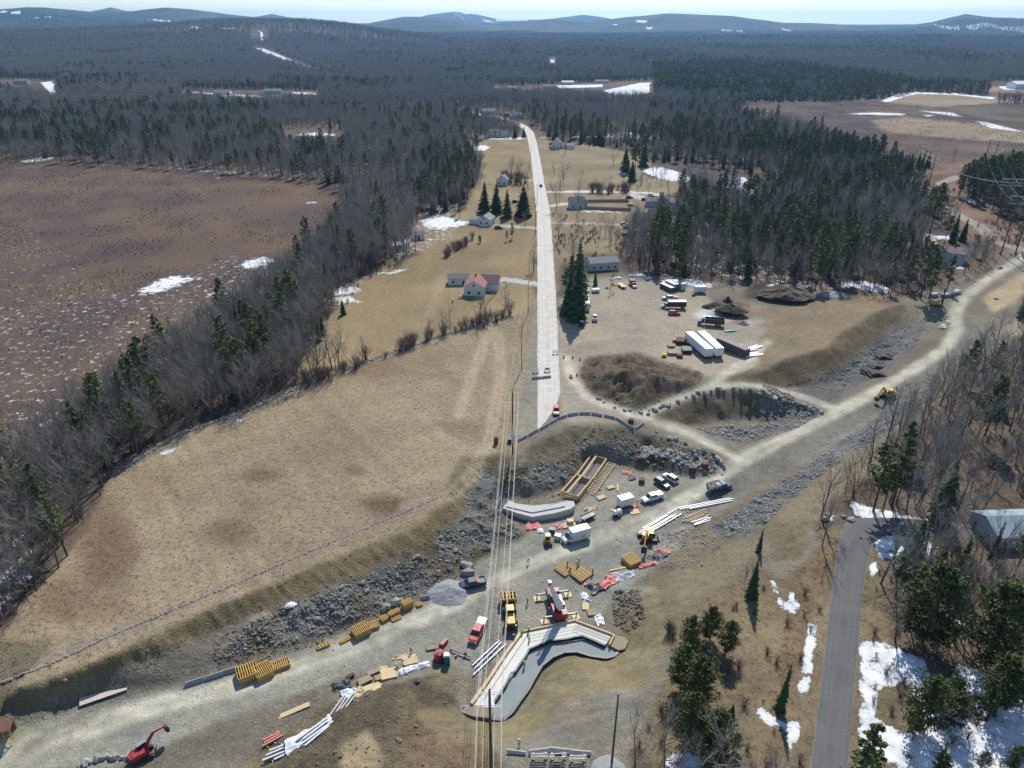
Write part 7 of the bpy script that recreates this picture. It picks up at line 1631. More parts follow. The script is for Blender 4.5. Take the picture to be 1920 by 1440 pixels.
c = W(1245, 669); r = empty('oil_tank', c, R(0), 'small bright yellow tank at the yard edge', 'tank'); MB().loft([[(x, .55 * q * math.cos(t_), .65 + .55 * q * math.sin(t_)) for t_ in [i * 6.283 / 12 for i in range(12)]] for x, q in ((-.9, .5), (-.7, .95), (.7, .95), (.9, .5))]).build('tank', mat('bright_yellow', (.75, .75, .03), .5), r); MB().box((0, 0, .08), (1.4, .7, .16)).build('cradle', DARKS, r)
for u, v, a, L_, nx, nz, m_, lb in [(1258,650,0,2.4,7,4,WOOD2,'upper small timber stack left of the dark stacks'),(1264,664,-5,4.6,8,5,WOOD2,'largest pale timber stack beside the yellow tank'),(1274,670,0,2.0,5,6,RUST,'square dark block at the end of the timber stack'),(1277,643,80,4.0,12,8,RUST,'dark brown form stack beside the left semi trailer'),(1287,660,85,4.0,10,8,DARKS,'black form stack nearest the semi trailer front'),(1265,641,10,1.6,3,6,WOOD,'little pallet above the timber stacks')]:
    lumber('timber_stack', u, v, R(a), L_, nx, nz, m_, lb, w_=.28, h_=.16)
for k, (A, B, lb) in enumerate([((1390,662),(1425,650),'steel beams on the ground behind the dark container'),((1392,670),(1428,664),'lower steel beams right of the dark container'),((1376,655),(1420,658),'thin steel members crossing the beam pile')]): pipes('steel_beam_bundle', A, B, 4, .22, GALV if k != 2 else STEEL, lb, seed=20 + k, spread=.6)
c = W(1370, 622); r = empty('boat_hull', c, R(5), 'small turquoise upturned boat near the brush heaps', 'boat'); MB().loft([[(-2.2, -.5, 0), (-2.2, .5, 0), (-2.2, .3, .45), (-2.2, -.3, .45)], [(0, -.75, 0), (0, .75, 0), (0, .35, .6), (0, -.35, .6)], [(2.2, -.25, 0), (2.2, .25, 0), (2.2, .1, .4), (2.2, -.1, .4)]]).build('hull', mat('turquoise', (.06, .42, .34), .5), r)
for u, v, lx, wy, m_, lb, sd in [(1375,650,4,1.6,TARP,'white cover behind the dark container',31),(1330,597,5,3,TARP,'white lime heap in the middle of the brush piles',32),(1160,522,3.6,2.4,TARP,'white cover in the scrap row left of the dump truck',33),(1200,517,4.5,3.0,TARP,'pale tarpaulin behind the dump truck',34),(1216,522,3.0,2.2,TARP,'cream covered heap right of the dump truck',35),(1228,515,4.2,2.6,TARPB,'black tarpaulin heap under the trees',36),(1240,524,1.8,1.8,WOOD2,'brown bundle right of the black tarpaulin',37),(1150,535,2.6,2.0,YEL,'rusty yellow machine parts left of the flatbed trailer',38),(1147,524,2.2,1.8,TARP,'white junk left of the flatbed trailer',39),(1185,518,3.0,2.0,mat('grey_sheet', (.30, .33, .36), .5),'grey junk behind the flatbed trailer',40),(1138,541,1.8,1.2,SILV,'grey lump at the left end of the scrap row',41),(1300,555,1.6,1.2,DARKS,'dark drum pile beside the blue box trailer',42),(1292,527,4.0,1.8,TARP,'white debris right of the containers',43),(1278,523,1.6,1.4,ORP,'orange drums behind the containers',44),(1310,530,3.0,1.6,TARP,'white debris behind the blue trailer',45),(1247,518,2.2,1.6,PINK,'reddish scrap between tarpaulin and containers',46),(1128,520,0.9,1.0,TARPB,None,47)]:
    if lb: sheet('scrap_heap', u, v, lx, wy, random.uniform(-.4, .4), m_, lb, 'scrap heap', sd, amp=.7, lift=.6)
heap('brush_heap', 1340, 574, 3.0, 1.8, mat('dark_brush', (.045, .035, .028), .95, var=.4), 'dark brush heap nearest the blue box trailer', 'brush heap', 5, 1.6)
heap('brush_heap', 1372, 580, 4.2, 2.2, _mats['dark_brush'], 'largest dark brush heap in the yard', 'brush heap', 6, 1.5, -.4)
heap('brush_heap', 1364, 566, 2.2, 2.4, _mats['dark_brush'], 'small round black brush heap behind the largest', 'brush heap', 7)
heap('stone_heap', 1393, 607, 2.4, 1.3, mat('grey_dirt', (.14, .13, .12), .95), 'grey stone heap beside the long black dumpster', 'stone heap', 8)
heap('earth_heap', 1470, 554, 6.5, 3.4, mat('brown_earth', (.105, .08, .058), .95, var=.3, scale=.6), 'long dark earth heap at the wood edge', 'earth heap', 10, 1.7, -.1, n=34, rough_=.5)
heap('stone_heap', 1562, 552, 4.5, 1.3, GRAVELM, 'grey riprap heap left of the snow patch', 'stone heap', 12, 1.7)
# rolled blasting mats
for u, v, a, lb in [(1655,672,10,'upper dark blasting mat pile beside the haul road'),(1662,668,-15,'dark mat overlapping the upper pile'),(1630,698,15,'lower dark blasting mat pile'),(1645,704,0,'dark mat at the lower pile right end'),(1640,690,30,'dark mat between the two piles')]:
    c = W(u, v); r = empty('blasting_mat', c, R(a), lb, 'blasting mat', 'dark rubber blasting mats')
    for k in range(3):
        b = MB(); n = 10; pr = [(x, .12 + k * .3 + .35 * math.sin(x * 1.1 + k) + .2) for x in np.linspace(-3 + .4 * k, 3 - .3 * k, n)]
        b.loft([[(x, -1.5 + k * .3, z), (x, 1.5 + k * .2, z + .1), (x, 1.5 + k * .2, z - .15), (x, -1.5 + k * .3, z - .25)] for x, z in pr]); b.build('layer', mat('rubber_mat', (.05, .05, .048), .9, dirt=.4), r)
for u, v, L_, w_, lb in [(1787,551,6.5,2.4,'largest grey crate beside the upper haul road'),(1776,556,3,1.4,'middle small grey crate in the crate row'),(1770,557,3,1.4,'left small grey crate in the crate row'),(1751,556,3.4,1.6,'grey crate behind the drill rig')]:
    c = W(u, v); boxtrailer(c, R(25), L_, w_, 1.3, SILV, lb, name='grey_crate', cat='crate', floor=.1, wh=False, door=False, roofm=SILV)
for u, v, m_, lb in [(1776,606,CONC,'pale broken concrete slab lying beside the upper haul road'),(1771,612,CONC,'second pale slab in the little slab row'),(1766,616,CONC,'third pale slab in the little slab row'),(1820,670,CONC,'pale slabs dumped in the ditch at right'),(1812,680,CONC2,'grey slabs dumped in the ditch at right'),(1826,680,CONC,'small slab right of the ditch slabs'),(1875,504,DARKS,'dark drum beside the transmission frame'),(1865,560,CONC2,'pale slab by the sand edge')]:
    c = W(u, v); b = MB(); rd = random.Random(u)
    for k in range(3): b.box((rd.uniform(-1, 1), rd.uniform(-.6, .6), .15 + .2 * k), (rd.uniform(1.0, 2.6), rd.uniform(.7, 1.3), .22), rd.uniform(0, 3))
    o = b.build('broken_slab', m_); o.location = c; tag(o, lb, 'rubble')
# ---- loose rock: boulders people could count, and the rest
rd = random.Random(21)
def in_zone(poly, n, seed):
    rr = np.random.RandomState(seed); P = np.array(poly, float); out = []
    while len(out) < n:
        u = rr.uniform(P[:, 0].min(), P[:, 0].max(), n); v = rr.uniform(P[:, 1].min(), P[:, 1].max(), n); k = pip(u, v, poly)
        out += list(zip(u[k], v[k]))
    return out[:n]
def rocks(name, poly, n, r0, r1, m, label, seed, tail=2.2):
    b = MB(); rd = random.Random(seed); q = in_zone(poly, n * 3, seed)
    w0 = np.array([at(u, v, -3.0) for u, v in q]); nn = fbm(w0[:, 0] / 6, w0[:, 1] / 6, seed + 100, 3); q = [q[i] for i in np.argsort(-nn + np.random.RandomState(seed).uniform(-.75, .75, len(q)))[:n]]
    XY = np.array([at(u, v, -3.0) for u, v in q]); Z = H(XY[:, 0], XY[:, 1])
    # iterate to the real level
    for _ in range(3):
        XY = np.array([at(q[i][0], q[i][1], float(Z[i])) for i in range(n)]); Z = H(XY[:, 0], XY[:, 1])
    for i in range(n):
        r = r0 + (r1 - r0) * rd.random() ** 3 * .6; r *= 1.9 if rd.random() < .03 else 1; b.rock((XY[i, 0], XY[i, 1], float(Z[i]) + r * .15), r, rd)
    o = b.build(name, m); tag(o, label, 'rubble', kind='stuff'); return o
rocks('rubble', RUB_L, 4300, .1, .58, STONE, 'broken grey rock over the bank of the cut', 1, 9)
rocks('rubble', [(400,1200),(600,1105),(790,1015),(860,940),(900,870),(1000,850),(1110,790),(1210,810),(1360,850),(1360,895),(1140,865),(1070,930),(960,1000),(860,1085),(600,1210),(400,1265)], 3000, .08, .5, STONE2, 'brown stones strewn over the bank of the cut', 14, 9)
rocks('rubble', BASIN_R, 2200, .12, .8, STONE, 'broken grey rock in the basin between the ramps', 2, 6)
rocks('rubble', RIP, 3200, .1, .6, STONE, 'grey riprap belt beside the haul road', 3, 3.5)
rocks('rubble', RIP2, 800, .12, .7, STONE, 'grey rubble below the yard bank', 4)
rocks('rubble', [(1460,700),(1560,690),(1640,640),(1720,590),(1740,600),(1700,650),(1640,700),(1560,745),(1480,735)], 900, .1, .55, STONE, 'scattered rock below the yard bank', 5, 3)
rocks('rubble', BANK_L, 500, .1, .35, STONE2, 'stones scattered on the left bank', 6, 3)
rocks('rubble', SPOIL, 900, .1, .45, STONE2, 'stones scattered over the spoil in the foreground', 7, 3)
rocks('rubble', [(1190,1000),(1300,990),(1380,1000),(1320,1060),(1240,1070),(1200,1060)], 700, .12, .45, STONE, 'scattered rock round the orange excavator', 8, 3)
rocks('rubble', [(1150,1110),(1200,1100),(1210,1160),(1180,1190),(1150,1170)], 350, .15, .6, STONE2, 'brown rock on the slope right of the crane', 9, 2)
rocks('rubble', MOUND1, 260, .1, .6, STONE2, 'clods on the dirt heap', 10, 3)
rocks('rubble', [(1200,830),(1300,850),(1350,880),(1340,895),(1260,880),(1200,860)], 1500, .12, .75, STONE, 'dark rock face beside the ramp', 11, 6)
rocks('rubble', [(1640,740),(1760,700),(1850,650),(1880,670),(1760,730),(1680,765)], 400, .12, .5, STONE, 'scattered rock along the upper haul road', 12, 3)
rocks('rubble', FLOOR, 1500, .06, .2, STONE, 'loose stones on the working floor', 13, 3)
BO = []
for pts_, n, r0, r1, wh in [([(150,1436),(200,1420),(248,1420)],16,.3,.9,'boulder in the row beside the small red excavator'),([(1218,776),(1250,760),(1300,742),(1340,733),(1400,731),(1450,745),(1500,760),(1540,775)],26,.6,1.1,'boulder edging the second ramp'),([(1235,812),(1290,835),(1340,855),(1356,872)],10,.6,1.1,'boulder edging the first ramp'),([(1120,748),(1160,768),(1200,776)],6,.4,.8,'boulder at the foot of the dirt heap'),([(868,1062),(884,1066),(878,1074)],4,.9,1.5,'pale boulder behind the dark blue pickup'),([(745,1130),(700,1150),(752,1126)],4,.8,1.4,'boulder behind the yellow form row'),([(1545,975),(1555,965),(1600,975)],5,.7,1.2,'boulder at the head of the side road')]:
    for k in range(n):
        f = (k + rd.uniform(-.3, .3)) / max(1, n - 1) * (len(pts_) - 1); i = int(max(0, min(len(pts_) - 2, math.floor(f)))); f -= i
        u = pts_[i][0] + (pts_[i+1][0] - pts_[i][0]) * f; v = pts_[i][1] + (pts_[i+1][1] - pts_[i][1]) * f + rd.uniform(-3, 3)
        r_ = rd.uniform(r0, r1); b = MB(); b.rock((0, 0, 0), r_, rd, .75); o = b.build('boulder', STONE); o.location = W(u, v, r_ * .3); tag(o, 'grey ' + wh, 'boulder', 'boulders: ' + wh)
# ---- low stone / brush fence along the hay field edge
b = MB(); pl = [(-40,1297),(100,1243),(200,1195),(400,1112),(640,1010),(830,930)]
for (a0, a1) in zip(pl[:-1], pl[1:]):
    for k in range(46):
        f = k / 46; p = W(a0[0] + (a1[0] - a0[0]) * f + rd.uniform(-2, 2), a0[1] + (a1[1] - a0[1]) * f + rd.uniform(-1, 1)); b.rock((p.x, p.y, p.z + .05), rd.uniform(.15, .4), rd, .6)
o = b.build('stone_row', mat('litter_grey', (.26, .23, .21), .95, var=.3)); tag(o, 'thin grey line of litter and stones along the field edge', 'stone row')
b = MB(); pl = [(230,880),(330,818),(470,768),(565,724),(700,674),(850,624),(960,594)]
for (a0, a1) in zip(pl[:-1], pl[1:]):
    for k in range(120):
        f = k / 120; p = W(a0[0] + (a1[0] - a0[0]) * f + rd.uniform(-3, 3), a0[1] + (a1[1] - a0[1]) * f + rd.uniform(-3, 1)); b.rock((p.x, p.y, p.z + .1), rd.uniform(.2, .6), rd, .7)
o = b.build('stone_wall', STONE); tag(o, 'tumbled old field stone wall under the hedgerow trees', 'stone wall')

# ================================================================== village
GREY_R = mat('grey_shingles', (.17, .18, .185), .85, var=.12, scale=1.5); GREEN_R = mat('green_shingles', (.22, .28, .22), .85, var=.12, scale=1.5); RED_R = mat('red_shingles', (.30, .125, .11), .85, var=.12, scale=1.5); PURP_R = mat('maroon_shingles', (.20, .115, .12), .85, var=.12, scale=1.5); BRN_R = mat('brown_shingles', (.19, .145, .13), .85, var=.12, scale=1.5)
SIDE = mat('white_siding', (.66, .67, .66), .7, var=.06); SIDEB = mat('blue_siding', (.36, .44, .50), .7, var=.06); SIDEG = mat('sage_siding', (.42, .46, .42), .7, var=.06)
house(893, 548, R(82), 10, 8.4, 3.9, 2.5, SIDE, RED_R, 'house with pale red roof and white walls nearest the old road', chim=True, wing=[(5.5, -4.2, 9, 7.5, 3.6, 2.4, R(90), PURP_R)])
house(860, 531, R(2), 8.6, 5.6, 2.8, 1.5, SIDE, GREY_R, 'grey roofed white shed beside the red roofed house', 'shed', 'shed')
house(912, 420, R(70), 8, 7.0, 3.4, 2.2, SIDE, GREEN_R, 'small white house with green roof and dark car beside it', wing=[(-.5, 6.2, 6.0, 5.5, 2.6, 1.2, R(90), GREEN_R)])
house(785, 448, R(10), 6, 4.5, 2.6, 1.2, SIDE, GREY_R, 'white shed with grey roof beside the long snow patch', 'shed', 'shed')
house(800, 395, R(30), 4, 3, 2.2, 1.2, WOOD2, WOOD2, 'tiny brown shed under the dark conifers', 'shed', 'shed')
house(943, 346, R(75), 7, 7.5, 3.8, 3.0, SIDE, GREY_R, 'white gabled house behind the cluster of conifers')
house(928, 256, R(0), 12, 7, 5.4, 1.6, SIDE, GREY_R, 'two storey white farmhouse before the road bend', stories=2, wing=[(10, 0, 8, 6, 4.0, 1.6, 0)])
house(898, 264, R(2), 9, 5, 2.8, 1.2, SIDE, GREY_R, 'low white garage left of the farmhouse', 'garage', 'garage')
house(1043, 278, R(80), 8, 8, 5.4, 3.6, SIDE, GREY_R, 'tall white gabled house right of the road bend', wing=[(1, -13, 6, 9, 3.0, 1.4, R(90)), (1, -7, 5, 6, 3.0, 1.4, R(90))], stories=2)
house(1080, 390, R(2), 9, 7.5, 3.6, 3.0, SIDEG, GREY_R, 'grey house at the head of the fenced yard', wing=[(3.5, 7, 8, 7.5, 3.6, 3.0, R(90))])
house(1243, 388, R(82), 8, 6.6, 4.4, 3.0, SIDEB, GREY_R, 'pale blue gabled house at the lane end', wing=[(2.5, -7.5, 7, 9, 3.2, 1.6, R(90)), (3, 7, 7, 7, 3.2, 1.6, R(90))])
house(1212, 415, R(20), 13, 9, 3.0, 2.4, SIDEG, GREEN_R, 'green roofed low house half hidden by bare trees')
house(1128, 502, R(12), 13.5, 8.5, 3.6, 1.5, SIDEB, GREY_R, 'pale blue metal sided workshop beyond the contractor yard', 'workshop', 'workshop', door=False)
house(1309, 336, R(120), 9, 7, 4.0, 3.0, SIDEG, GREY_R, 'grey barn on the snow patch at the wood edge', 'barn', 'barn')
house(1365, 344, R(-5), 15, 8, 3.0, 2.0, SIDE, BRN_R, 'brown roofed ranch house beside the grey barn')
house(1773, 487, R(-28), 15, 9.5, 4.6, 1.9, SIDEB, BRN_R, 'brown roofed house with deep porch near the transmission frames')
house(1890, 1003, R(3), 12.5, 9, 3.2, 2.0, SIDEB, mat('pale_metal_roof', (.30, .38, .42), .45, var=.06), 'pale blue metal roofed garage at the right edge', 'garage', 'garage', door=False)
house(1704, 902, R(-15), 5, 4, 2.4, 1.3, mat('grey_boards', (.16, .16, .165), .85), mat('worn_roof', (.22, .21, .2), .9), 'small weathered cabin among the bare trees', 'cabin', 'cabin')
house(917, 214, R(-3), 16, 8, 4.0, 2.4, SIDEG, GREEN_R, 'green roofed barn beyond the bend of the road', 'barn', 'barn')
house(885, 222, R(80), 8, 8, 5, 2.6, SIDEB, GREY_R, 'grey house left of the green roofed barn')
house(972, 222, R(10), 13, 8, 4.4, 2.8, SIDEB, GREY_R, 'pale grey house right of the green roofed barn')
house(950, 218, R(0), 7, 6, 3, 2, RUST, GREY_R, 'small dark shed between the barn and pale house', 'shed', 'shed')
for u, v, lx, wy, hw, roof_, wal, lb in [(1064,158,22,9,4,mat('teal_roof', (.10, .30, .32), .6),SIDE,'teal roofed building in the far clearing'),(1030,166,22,10,4,GREY_R,SIDE,'grey building in the far clearing'),(1128,156,24,10,4,GREY_R,SIDE,'long white building in the far clearing'),(960,169,18,9,4,GREY_R,SIDE,'white house at the left of the far clearing'),(1912,166,34,24,8,WHITE2,WHITE2,'big white roofed barn at the far right'),(418,178,26,12,5,PURP_R,SIDE,'far house with rosy roof in the left woods'),(513,176,26,12,5,GREY_R,SIDEB,'far grey roofed house in the left woods'),(42,158,24,12,6,GREY_R,SIDEG,'far dark house at the left in the woods'),(1868,137,26,14,5,WHITE2,WHITE2,'far white building deep in the right woods'),(1771,136,14,10,4,WHITE2,WHITE2,'tiny white building in the far right woods'),(880,97,30,14,6,WHITE2,WHITE2,'tiny white farm in the middle distance')]:
    house(u, v, R(4), lx, wy, hw, hw * .5, wal, roof_, lb, 'far_building', 'building', door=False)
# cars in the village
for u, v, a, m_, lb in [(935,429,2,BLACKP,'black car in the driveway of the green roofed house'),(1014,350,92,NAVY,'dark car driving on the old road'),(1180,372,10,NAVY,'dark blue car near the lane end'),(1170,422,12,WHITE,'white car at the end of the gravel drive'),(1175,428,8,SILV,'grey car in front of the white car'),(1222,368,-30,WHITE,'white car by the pale blue house'),(967,380,5,BLACKP,'black car under the conifers'),(1183,386,5,WHITE,'white car behind the fence corner'),(1755,470,40,BLACKP,'dark car in the drive of the brown roofed house'),(1174,442,3,BLACKP,'dark trailer on the lawn edge'),(1209,376,0,BLACKP,'dark car at the lane fork')]:
    c = W(u, v); suv(c, R(a), m_, lb, name='parked_car')
# board fence round the yard of the grey house
r = empty('board_fence', W(1130, 385), 0, 'tall grey board fence enclosing the long yard', 'fence'); o0 = r.location
fp = [(1098,380),(1176,379),(1180,384),(1183,396),(1090,392)]; b = MB(); pb = MB()
for a_, b_ in zip(fp[:-1], fp[1:]):
    p0, p1 = W(*a_), W(*b_); n = max(2, int((p1 - p0).length / 2.4)); d = p1 - p0
    for i in range(n):
        q0, q1 = p0 + d * (i / n), p0 + d * ((i + .97) / n); b.beam(tuple(q0 - o0 + Vector((0, 0, .95))), tuple(q1 - o0 + Vector((0, 0, .95))), .05, 1.8)
    for i in range(n + 1): q = p0 + d * (i / n) - o0; pb.box((q.x, q.y, 1.0), (.14, .14, 2.1))
b.build('panel', WOOD2, r); pb.build('post', WOOD2, r)
# pool cover and round pool
for u, v, m_, lb in [(1166,327,mat('pool_blue', (.2, .35, .45), .3),'round pool with blue cover at the wood edge'),(862,536,mat('pool_blue', (.2, .35, .45), .3),None)]:
    if lb: c = W(u, v); r = empty('round_pool', c, 0, lb, 'pool'); MB().tube((0, 0, 0), (0, 0, 1.2), 3.2, n=24).build('wall', SIDE, r); MB().tube((0, 0, 1.2), (0, 0, 1.26), 3.1, n=24).build('cover', m_, r)
for u, v, lb in [(849,566,'small white gas tank on the lawn'),(862,560,'white gas tank near the red roofed house')]:
    c = W(u, v); r = empty('gas_tank', c, R(60), lb, 'gas tank'); MB().loft([[(.45 * q * math.cos(t_), .45 * q * math.sin(t_), z) for t_ in [i * 6.283 / 12 for i in range(12)]] for q, z in ((.7, .15), (1, .35), (1, 1.2), (.6, 1.45))]).build('tank', WHITE, r); MB().tube((0, 0, 0), (0, 0, .15), .3, n=10).build('foot', DARKS, r)
# smoke over the far hill: a soft plume
ms_ = bpy.data.materials.new('smoke'); ms_.use_nodes = True; tt = ms_.node_tree
for n_ in list(tt.nodes):
    if n_.type == 'BSDF_PRINCIPLED': tt.nodes.remove(n_)
vv = tt.nodes.new('ShaderNodeVolumePrincipled'); vv.inputs['Color'].default_value = (.95, .97, 1, 1); vv.inputs['Density'].default_value = .03
tt.links.new(vv.outputs[0], tt.nodes['Material Output'].inputs['Volume'])
d = ray(872, 46); t_ = 7600 / d[1]; base = Vector((d[0] * t_, 7600, CAM_H + d[2] * t_)); b = MB(); rr_ = random.Random(4)
for k in range(12):
    f = k / 11; b.rock((base.x - f * 75 + rr_.uniform(-12, 12), base.y, base.z + f * 80 + rr_.uniform(-8, 8)), 12 + 22 * f, rr_, 1.0)
o = b.build('smoke_plume', ms_); tag(o, 'pale smoke plume rising before the far hill', 'smoke', kind='stuff')

# ---- trees placed one by one
def hpx(u, v, vt):
    """height of a tree whose foot is at (u,v) and whose tip shows at row vt"""
    p = W(u, v); d = ray(u, vt); t_ = p.y / d[1]; return max(2.0, CAM_H + d[2] * t_ - p.z)
TL = [('spruce',1066,590,500,'broad dark spruce, front of the roadside group'),('spruce',1080,600,478,'tallest front spruce beside the office trailer'),('spruce',1085,560,447,'pointed spruce at the top of the roadside group'),('pine',1072,560,480,'shaggy pine in the roadside group'),('spruce',1092,575,500,'spruce touching the office trailer'),('pine',1060,565,505,'leftmost shaggy pine of the roadside group'),('spruce',1116,535,505,'small spruce at the upper corner of the yard'),
 ('bare',1043,396,332,'spreading bare maple with red mailbox by the old road'),('bare',1047,455,385,'big spreading bare maple below the fenced yard'),('bare',1057,345,300,'bare tree at the lane corner'),('bare',1050,362,318,'bare tree right beside the lane corner'),('bare',1040,330,300,'small bare tree by the upper road'),('bare',1055,275,245,'dark bare tree beside the tall gabled house'),('bare',1060,288,240,'bare tree in front of the tall gabled house'),('bare',1040,278,236,'bare tree left of the tall gabled house'),
 ('spruce',1041,275,222,'thin spruce in front of the tall white house'),('bare',990,355,300,'reddish bare tree by the driveway'),('spruce',982,406,345,'dark spruce closest to the old road, left side'),('spruce',951,408,355,'narrow spruce between two larger ones'),('spruce',930,400,342,'dense spruce behind the green roofed house'),('spruce',908,398,340,'left dense spruce of the village cluster'),('pine',862,408,370,'open pine left of the village cluster'),('pine',855,400,365,'leaning pine beside the open pine'),
 ('spruce',966,258,233,'round dark conifer beside the farmhouse'),('spruce',982,257,237,'small pointed conifer near the bend'),('pine',960,448,418,'ragged little pine below the black car'),('pine',950,452,432,'low ragged conifer on the lawn'),('roundpine',900,455,441,'round dark bush on the lawn'),('bare',1000,508,460,'crooked bare orchard tree by the road'),('bare',992,515,478,'lower crooked bare tree by the road'),('bare',985,425,392,'bare tree in front of the closest spruce'),
 ('spruce',606,628,588,'lone pointed fir on the lawn edge'),('spruce',599,640,602,'second fir beside the lone fir'),('spruce',644,590,560,'small fir in the snowy hollow'),('bare',570,716,630,'big grey willowy tree at the field corner'),('bare',900,606,540,'spreading bare tree in front of the red roofed house'),('bare',910,600,535,'second bare tree in front of the red roofed house'),('bare',948,580,522,'bare tree by the driveway of the red roofed house'),('bare',955,578,540,'small bare tree by the field hedge'),
 ('bare',800,635,585,'bare hedgerow tree midway along the stone wall'),('bare',830,628,575,'bare hedgerow tree near the lawn corner'),('bare',845,622,570,'slim bare hedgerow tree'),('bare',680,678,620,'lone bare tree on the stone wall'),('bare',760,652,612,'little bare tree beside the stone wall'),('bare',650,690,640,'bare tree at the left of the stone wall'),('bare',870,470,445,'greyish bare shrub tree on the lawn'),('bare',965,345,300,'bare tree left of the reddish one'),('bare',972,335,285,'broad bare grove tree by the upper road'),('bare',958,335,288,'left tree of the bare grove'),
 ('bare',875,345,310,'bare tree near the white gabled house'),('bare',1128,420,395,'first small bare orchard tree below the fence'),('bare',1150,420,396,'second small bare orchard tree below the fence'),('bare',1170,418,390,'third small bare orchard tree below the fence'),('bare',1145,540,480,'slender bare tree before the workshop'),('bare',1200,485,400,'vase shaped pale tree behind the yard'),('pine',1236,500,388,'tall open pine above the yard'),('pine',1275,525,455,'pine at the edge of the contractor yard'),('pine',1190,330,270,'tall dark pine at the meadow edge'),('spruce',1172,325,275,'left dark spruce at the meadow edge'),('spruce',1185,340,300,'spruce beside the round pool'),('spruce',1206,312,262,'spruce behind the meadow'),('bare',1150,312,280,'bare tree at the meadow edge'),
 ('pine',1725,560,455,'tall pine in front of the brown roofed house'),('pine',1742,560,470,'slim pine behind the drill rig'),('pine',1775,545,480,'slim pine right of the brown roofed house'),('pine',1735,470,345,'tallest pine at the end of the dark wood'),('spruce',1785,455,398,'dark pointed spruce by the clearing track'),('pine',1770,458,405,'bushy pine by the clearing track'),('spruce',1804,452,408,'small dark spruce by the clearing track'),('pine',1825,480,440,'round pine right of the brown roofed house'),
 # lower right
 ('pine',1637,958,800+35,'slim pine at the head of the side road'),('pine',1672,948,792,'tall tipped pine over the weathered cabin'),('pine',1655,960,870,'short pine beside the slim pine'),('roundpine',1730,1205,1062,'largest round pine right of the side road'),('roundpine',1845,1245,1095,'broad round pine at the right edge'),('roundpine',1790,1110,1040,'dark pine behind the largest round pine'),('spruce',1858,1045,975,'pointed fir in front of the metal roofed garage'),('pine',1900,1080,980,'pine at the right edge below the garage'),('spruce',1765,1060,1000,'dark fir behind the snow patch'),
 ('roundpine',1722,1370,1270,'round pine in the snow by the side road'),('roundpine',1775,1345,1275,'small round pine in the snow'),('roundpine',1860,1330,1230,'round pine in the lower right snow'),('spruce',1422,1035,1015-25,'small dark fir on the slope above the side road'),('spruce',1408,1120,1045,'ragged fir on the brown slope'),('roundpine',1330,1200,1140,'round pine at the foot of the slope, top of the clump'),('roundpine',1290,1225,1155,'left round pine of the slope clump'),('roundpine',1360,1225,1165,'right round pine of the slope clump'),
 ('roundpine',1275,1290,1210,'pine in the middle of the left clump'),('roundpine',1305,1330,1230,'large pine in the lower clump'),('roundpine',1290,1400,1300,'broad pine at the bottom of the clump'),('roundpine',1335,1420,1330,'dark pine at the bottom right of the clump'),('spruce',1370,1350,1320,'tiny fir beside the snow patch'),('spruce',1462,1330,1265-20,'dark thin fir between the snow patches'),('roundpine',1378,1405,1375,'bush sized pine on the lower slope'),('roundpine',1350,1448,1402,'small pine at the bottom edge'),('roundpine',1760,1455,1415,'small pine in the bottom right snow'),('roundpine',1895,1440,1400,'little pine at the bottom right corner'),('roundpine',1840,1440,1410,'tiny pine in the bottom right snow'),
 ('bare',1733,1040,850,'large bare tree beside the side road turn'),('bare',1745,1045,900,'second bare tree beside the side road turn'),('bare',1840,960,860,'leaning bare tree left of the garage'),('bare',1880,1160,1040,'white branched bare tree at the right'),('bare',1820,1150,1060,'pale bare tree behind the round pines'),('slender',1700,960,800,'slender bare trunk left of the garage path'),('slender',1715,955,815,'slender bare trunk beside the path'),('slender',1755,930,730,'tall slender bare trunk above the cabin'),('slender',1770,900,740,'slender bare tree at the top of the bare wood'),('slender',1630,940,850,'thin bare tree near the road head'),
 ('bare',1785,770,690,'bare tree at the upper edge of the bare wood'),('bare',1830,760,680,'bare tree at the ditch by the haul road'),('bare',1890,730,640,'bare tree high at the right edge'),('slender',1410,1100,1040,'bare sapling beside the ragged fir'),('slender',1395,1095,1050,'second bare sapling beside the ragged fir'),('slender',1160,1300+60,1290,None)]
for kd, u, v, vt, lb in TL:
    if not lb: continue
    wd_ = 1.0
    if kd == 'spruce': wd_ = 1.45 if u < 1210 and v < 460 else (.62 if u > 1400 and v > 900 else 1.0)
    if kd == 'roundpine': wd_ = .72 if u < 1400 else .8
    tree(kd, W(u, v), hpx(u, v, vt), lb, 'tree', lean=.03, wide=wd_)
rd = random.Random(99)
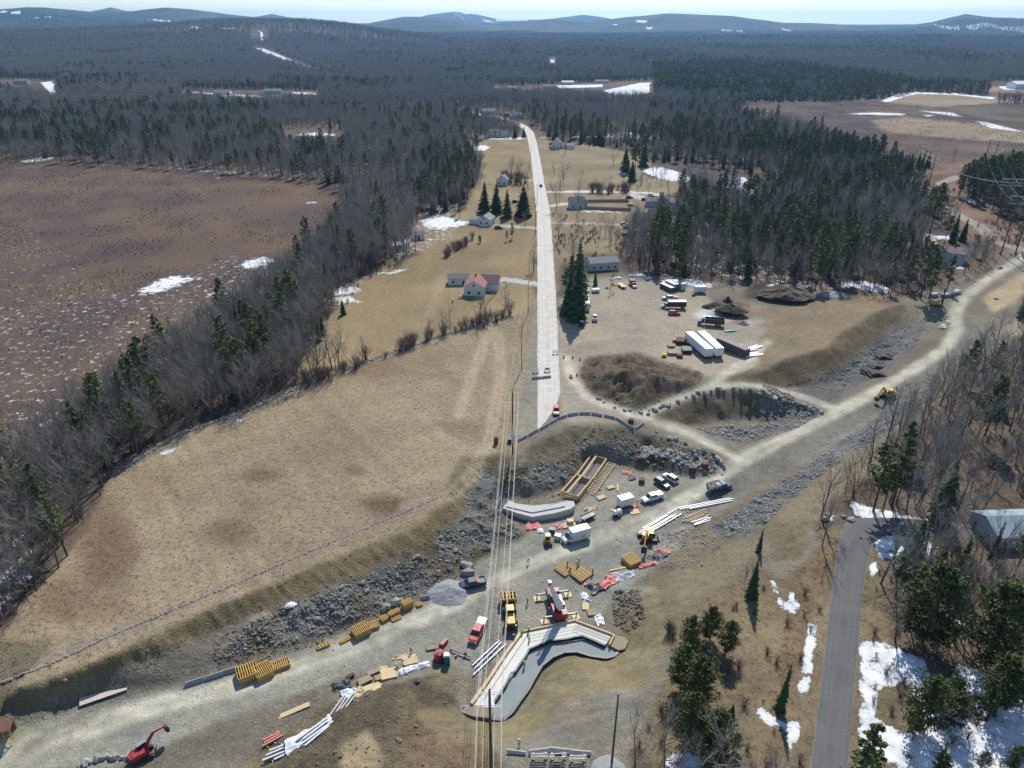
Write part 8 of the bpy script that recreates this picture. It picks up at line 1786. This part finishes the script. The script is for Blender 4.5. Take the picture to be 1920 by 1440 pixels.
for pts_, n, h0, h1, lb, g in [([(1100,440),(1180,470)],14,7,14,'bare tree on the rough ground before the workshop','rough ground trees'),([(1195,440),(1290,430)],22,9,16,'bare tree round the green roofed low house','low house trees'),([(1035,300),(1048,470)],9,7,12,'bare roadside tree on the east verge','east verge trees'),([(640,545),(700,500)],14,6,12,'bare tree at the snowy lawn corner','snowy corner trees'),([(1100,362),(1230,356)],16,6,10,'thin bare tree behind the lane','trees behind the lane'),([(865,300),(900,340)],10,8,14,'bare tree at the upper lawn edge','upper lawn trees'),([(1060,262),(1130,268)],12,9,15,'bare tree round the tall gabled house','gabled house trees'),([(985,250),(900,228)],12,8,14,'bare tree along the road bend','road bend trees'),([(1240,345),(1180,330)],8,8,13,'bare tree at the pool side','pool side trees'),([(780,400),(860,385)],10,8,14,'bare tree among the village conifers','village conifer edge trees')]:
    for k in range(n):
        f = rd.random(); u = pts_[0][0] + (pts_[1][0] - pts_[0][0]) * f + rd.uniform(-12, 12); v = pts_[0][1] + (pts_[1][1] - pts_[0][1]) * f + rd.uniform(-14, 10)
        if 1000 < u < 1046: u += 45
        tree('bare', W(u, v), rd.uniform(h0, h1), lb, 'tree', g)
# hedgerow and grove shrubs, one by one
rd = random.Random(77)
for pts_, n, h0, h1, lb, g in [([(570,722),(700,674),(850,622),(960,592)],46,2.5,6.5,'leafless hedgerow shrub on the old stone wall','hedgerow shrubs'),([(835,480),(885,450)],16,3,6,'leafless shrub in the lawn thicket','lawn thicket shrubs'),([(940,335),(985,345)],14,5,9,'reddish leafless shrub in the roadside grove','roadside grove shrubs'),([(1110,360),(1180,358)],18,4,9,'thin leafless sapling along the lane','lane saplings'),([(1250,1180),(1380,1280)],12,2,4,'leafless bush between the slope pines','slope bushes'),([(600,560),(700,500)],16,4,8,'leafless shrub at the snowy hollow','hollow shrubs')]:
    for k in range(n):
        f = rd.random() * (len(pts_) - 1); i = int(f); f -= i; u = pts_[i][0] + (pts_[i+1][0] - pts_[i][0]) * f; v = pts_[i][1] + (pts_[i+1][1] - pts_[i][1]) * f + rd.uniform(-5, 5)
        tree('shrub', W(u, v), rd.uniform(h0, h1), lb, 'shrub', g, 'bare_shrub')
